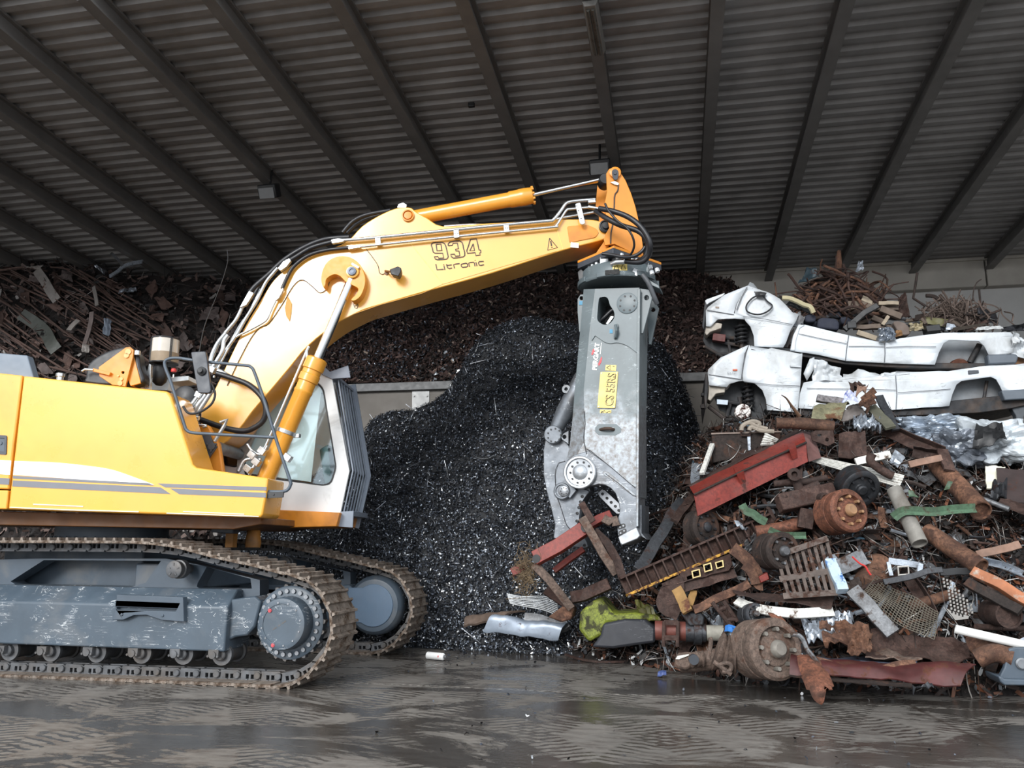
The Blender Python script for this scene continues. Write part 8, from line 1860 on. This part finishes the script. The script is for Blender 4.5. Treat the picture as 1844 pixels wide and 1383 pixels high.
for k in range(120):
    x, y = lg.uniform(-20, 470), lg.uniform(430, 690)
    if y < np.interp(x, [-20, 75, 215, 330, 470], [430, 440, 510, 508, 525]): continue
    s = lg.uniform(6, 20); an = lg.uniform(0, PI); p = [HL(x + math.cos(an + t) * s * f, y + math.sin(an + t) * s * f, lg.uniform(.08, .3)) for t, f in ((0, 1), (1.2 + lg.uniform(-.3, .3), lg.uniform(.4, .9)), (PI, 1), (4.3 + lg.uniform(-.3, .3), lg.uniform(.4, .9)))]
    if max((p[i] - p[i - 1]).length for i in range(4)) > .9: continue
    one('steel_offcut', LB2 if k % 2 else LB, 'ragged brown plate offcut in the dark heap behind the boom', 'plate', lambda b: b.sheet(*p, 5, 4, .03, k, .012, fold=.04, ragged=.2), group='plate offcuts in the heap behind the boom')
def hl(name, m, label, cat, pts, wid, kind='strip', lift=.4):
    q = [HL(*p, lift) for p in sL(*pts)]
    if kind == 'sheet': return one(name, m, label, cat, lambda b: b.sheet(*q, 10, 6, .03, len(label), .012, fold=.04))
    if kind == 'tube': return one(name, m, label, cat, lambda b: b.tube(smooth_path(q, 4), wid, 8))
    return one(name, m, label, cat, lambda b: b.extr(smooth_path(q, 4), [(-wid, -.01), (wid, -.01), (wid, .01), (-wid, .01)], up=(0, -1, .2)))
PLG = mat('pale_grey_offcut', '#88827d', .5, .1, var=.2, rust=.12)
hl('pale_tray', PLG, 'pale tray lying high in the heap behind the excavator', 'tray', ((215, 385), (380, 450), (412, 410), (240, 370)), 0, 'sheet')
hl('forked_strip', PLG, 'long pale forked strip sloping down from the pale tray', 'strip', ((350, 460), (430, 570), (480, 660), (545, 750)), .10)
hl('forked_strip', PLG, 'thin pale strip beside the long pale forked strip', 'strip', ((400, 540), (440, 640), (485, 720)), .03)
hl('square_plate', LB2, 'square brown plate right of the pale forked strip', 'plate', ((590, 540), (695, 570), (690, 480), (600, 465)), 0, 'sheet')
hl('square_plate', LB2, 'small square plate with a hole left of the pale forked strip', 'plate', ((270, 560), (375, 590), (370, 530), (285, 505)), 0, 'sheet')
hl('square_plate', PLG, 'small pale plate with a hole above the stowed hood bracket', 'plate', ((780, 1240), (850, 1255), (865, 1175), (800, 1165)), 0, 'sheet')
hl('hanging_plate', mat('blue_grey_plate', '#6f7884', .5, .2, var=.2), 'blue grey rounded plate hanging in the heap above the bracket', 'plate', ((985, 1070), (1050, 1100), (1070, 930), (1000, 930)), 0, 'sheet')
hl('bent_tube', PLG, 'slim pale strip standing above the blue grey plate', 'strip', ((895, 620), (915, 700), (930, 800)), .04)
hl('bent_tube', LB2, 'grey brown curved strip standing in the heap left of the bracket', 'strip', ((880, 860), (870, 960), (840, 1080), (810, 1170)), .05)
hl('broad_strip', mat('grey_green_strip', '#464944', .6, .1, var=.2, obj_var=.1), 'broad grey green strip curving down low in the left heap', 'strip', ((200, 880), (340, 970), (440, 1060), (490, 1160), (540, 1230)), .13)
hl('short_strip', PLG, 'short pale strip end in the middle of the left heap', 'strip', ((660, 1035), (700, 985), (750, 940)), .06)
hl('tattered_sheet', LB, 'torn pointed brown sheet at the very top of the left heap', 'sheet', ((370, 180), (470, 150), (350, 80), (340, 90)), 0, 'sheet', .2)
one('bright_strip', SLV, 'bright bent strip sticking out of the top of the left heap', 'strip', lambda b: b.extr(smooth_path([P(*p, 14.9) for p in sL((1050, 520), (1130, 470), (1180, 425), (1270, 395), (1365, 378))], 4), [(-.05, -.012), (.05, -.012), (.05, .012), (-.05, .012)], up=(0, -1, .4)))
one('bright_strip', GST, 'thin grey strip rising beside the bright bent strip', 'strip', lambda b: b.extr(smooth_path([P(*p, 14.9) for p in sL((1065, 295), (1110, 340), (1150, 380), (1175, 420))], 4), [(-.03, -.01), (.03, -.01), (.03, .01), (-.03, .01)], up=(0, -1, .4)))
hl('bright_tatter', SLV, 'bright crumpled tatter on the ridge of the left heap', 'scrap', ((905, 420), (1000, 500), (1010, 470), (925, 405)), 0, 'sheet', .3)
hl('bright_tatter', SLV, 'two bright crumpled bits right of the left heap ridge', 'scrap', ((1130, 680), (1310, 660), (1300, 630), (1150, 650)), 0, 'sheet', .3)
n2 = g2.shape[1]; bv2 = BVHTree.FromPolygons([tuple(p) for p in g2.reshape(-1, 3)], [(i * n2 + j, (i + 1) * n2 + j, (i + 1) * n2 + j + 1, i * n2 + j + 1) for i in range(g2.shape[0] - 1) for j in range(n2 - 1)])
for x, y, w in ((974, 545, 'left'), (1212, 566, 'right')):
    r = ray(x, y).normalized(); h = bv2.ray_cast(CAM, r)[0]
    if h is None: continue
    p = h - r * .06; b = B(); b.tube([p + Vector((math.cos(t) * .15, .04 - .10 * math.sin(t), math.sin(t) * .12)) for t in np.linspace(0, 2 * PI, 25)[:-1]], .045, 8, closed=True); item(b, 'iron_ring', RU3, 'brown iron ring lying on the rusty heap %s of the shear' % w, 'ring')
# --- fittings under the roof
def hang(px, py, drop): 
    r = ray(px, py); t = (roof_z(0) - drop - CAM.z) / (r.z + SLOPE * r.y); return CAM + r * t
fl = thing('tube_light', 'long tube light fixed under a roof beam at the top of the picture', 'lamp', hang(1070, 50, .3))
a, c = hang(1062, 4, .31), hang(1078, 94, .31)
b = B(); b.extr([a, c], [(-.10, -.03), (.10, -.03), (.07, .05), (-.07, .05)], up=(0, 0, -1)); b.build('housing', mat('lamp_housing', '#6e6c68', .5, var=.1), fl, bevel=.01)
b = B(); b.tube([a.lerp(c, .06) + Vector((.03, 0, -.06)), a.lerp(c, .96) + Vector((.03, 0, -.06))], .022, 10); b.build('tube', mat('lamp_tube', '#4d4b46', .3), fl)
b = B(); b.tube([a.lerp(c, .06) + Vector((-.03, 0, -.06)), a.lerp(c, .96) + Vector((-.03, 0, -.06))], .022, 10); b.build('tube', mat('lamp_tube', '#4d4b46'), fl)
for px, py, lab in ((1080, 300, 'black floodlight hung from the roof beside the bracket pin'), (485, 344, 'black floodlight hung from a roof beam above the boom')):
    q = hang(px, py, .45); t = thing('floodlight', lab, 'lamp', q)
    b = B(); b.box(q, (.34, .22, .24), Matrix.Rotation(.5, 3, 'X')); b.build('housing', BLKP, t, bevel=.02)
    b = B(); b.box(q + Vector((0, -.09, -.08)), (.28, .02, .18), Matrix.Rotation(.5, 3, 'X')); b.build('lens', mat('lamp_lens', '#77797a', .2, var=.1), t)
    b = B(); b.tube([q, q + Vector((0, .05, .42))], .02, 8); b.build('hanger', BLKP, t)
q = hang(849, 189, .1); one('loose_clip', BLKP, 'tiny dark clip hanging under the roof sheet above the boom', 'clip', lambda b: b.box(q, (.1, .06, .07)), .01)
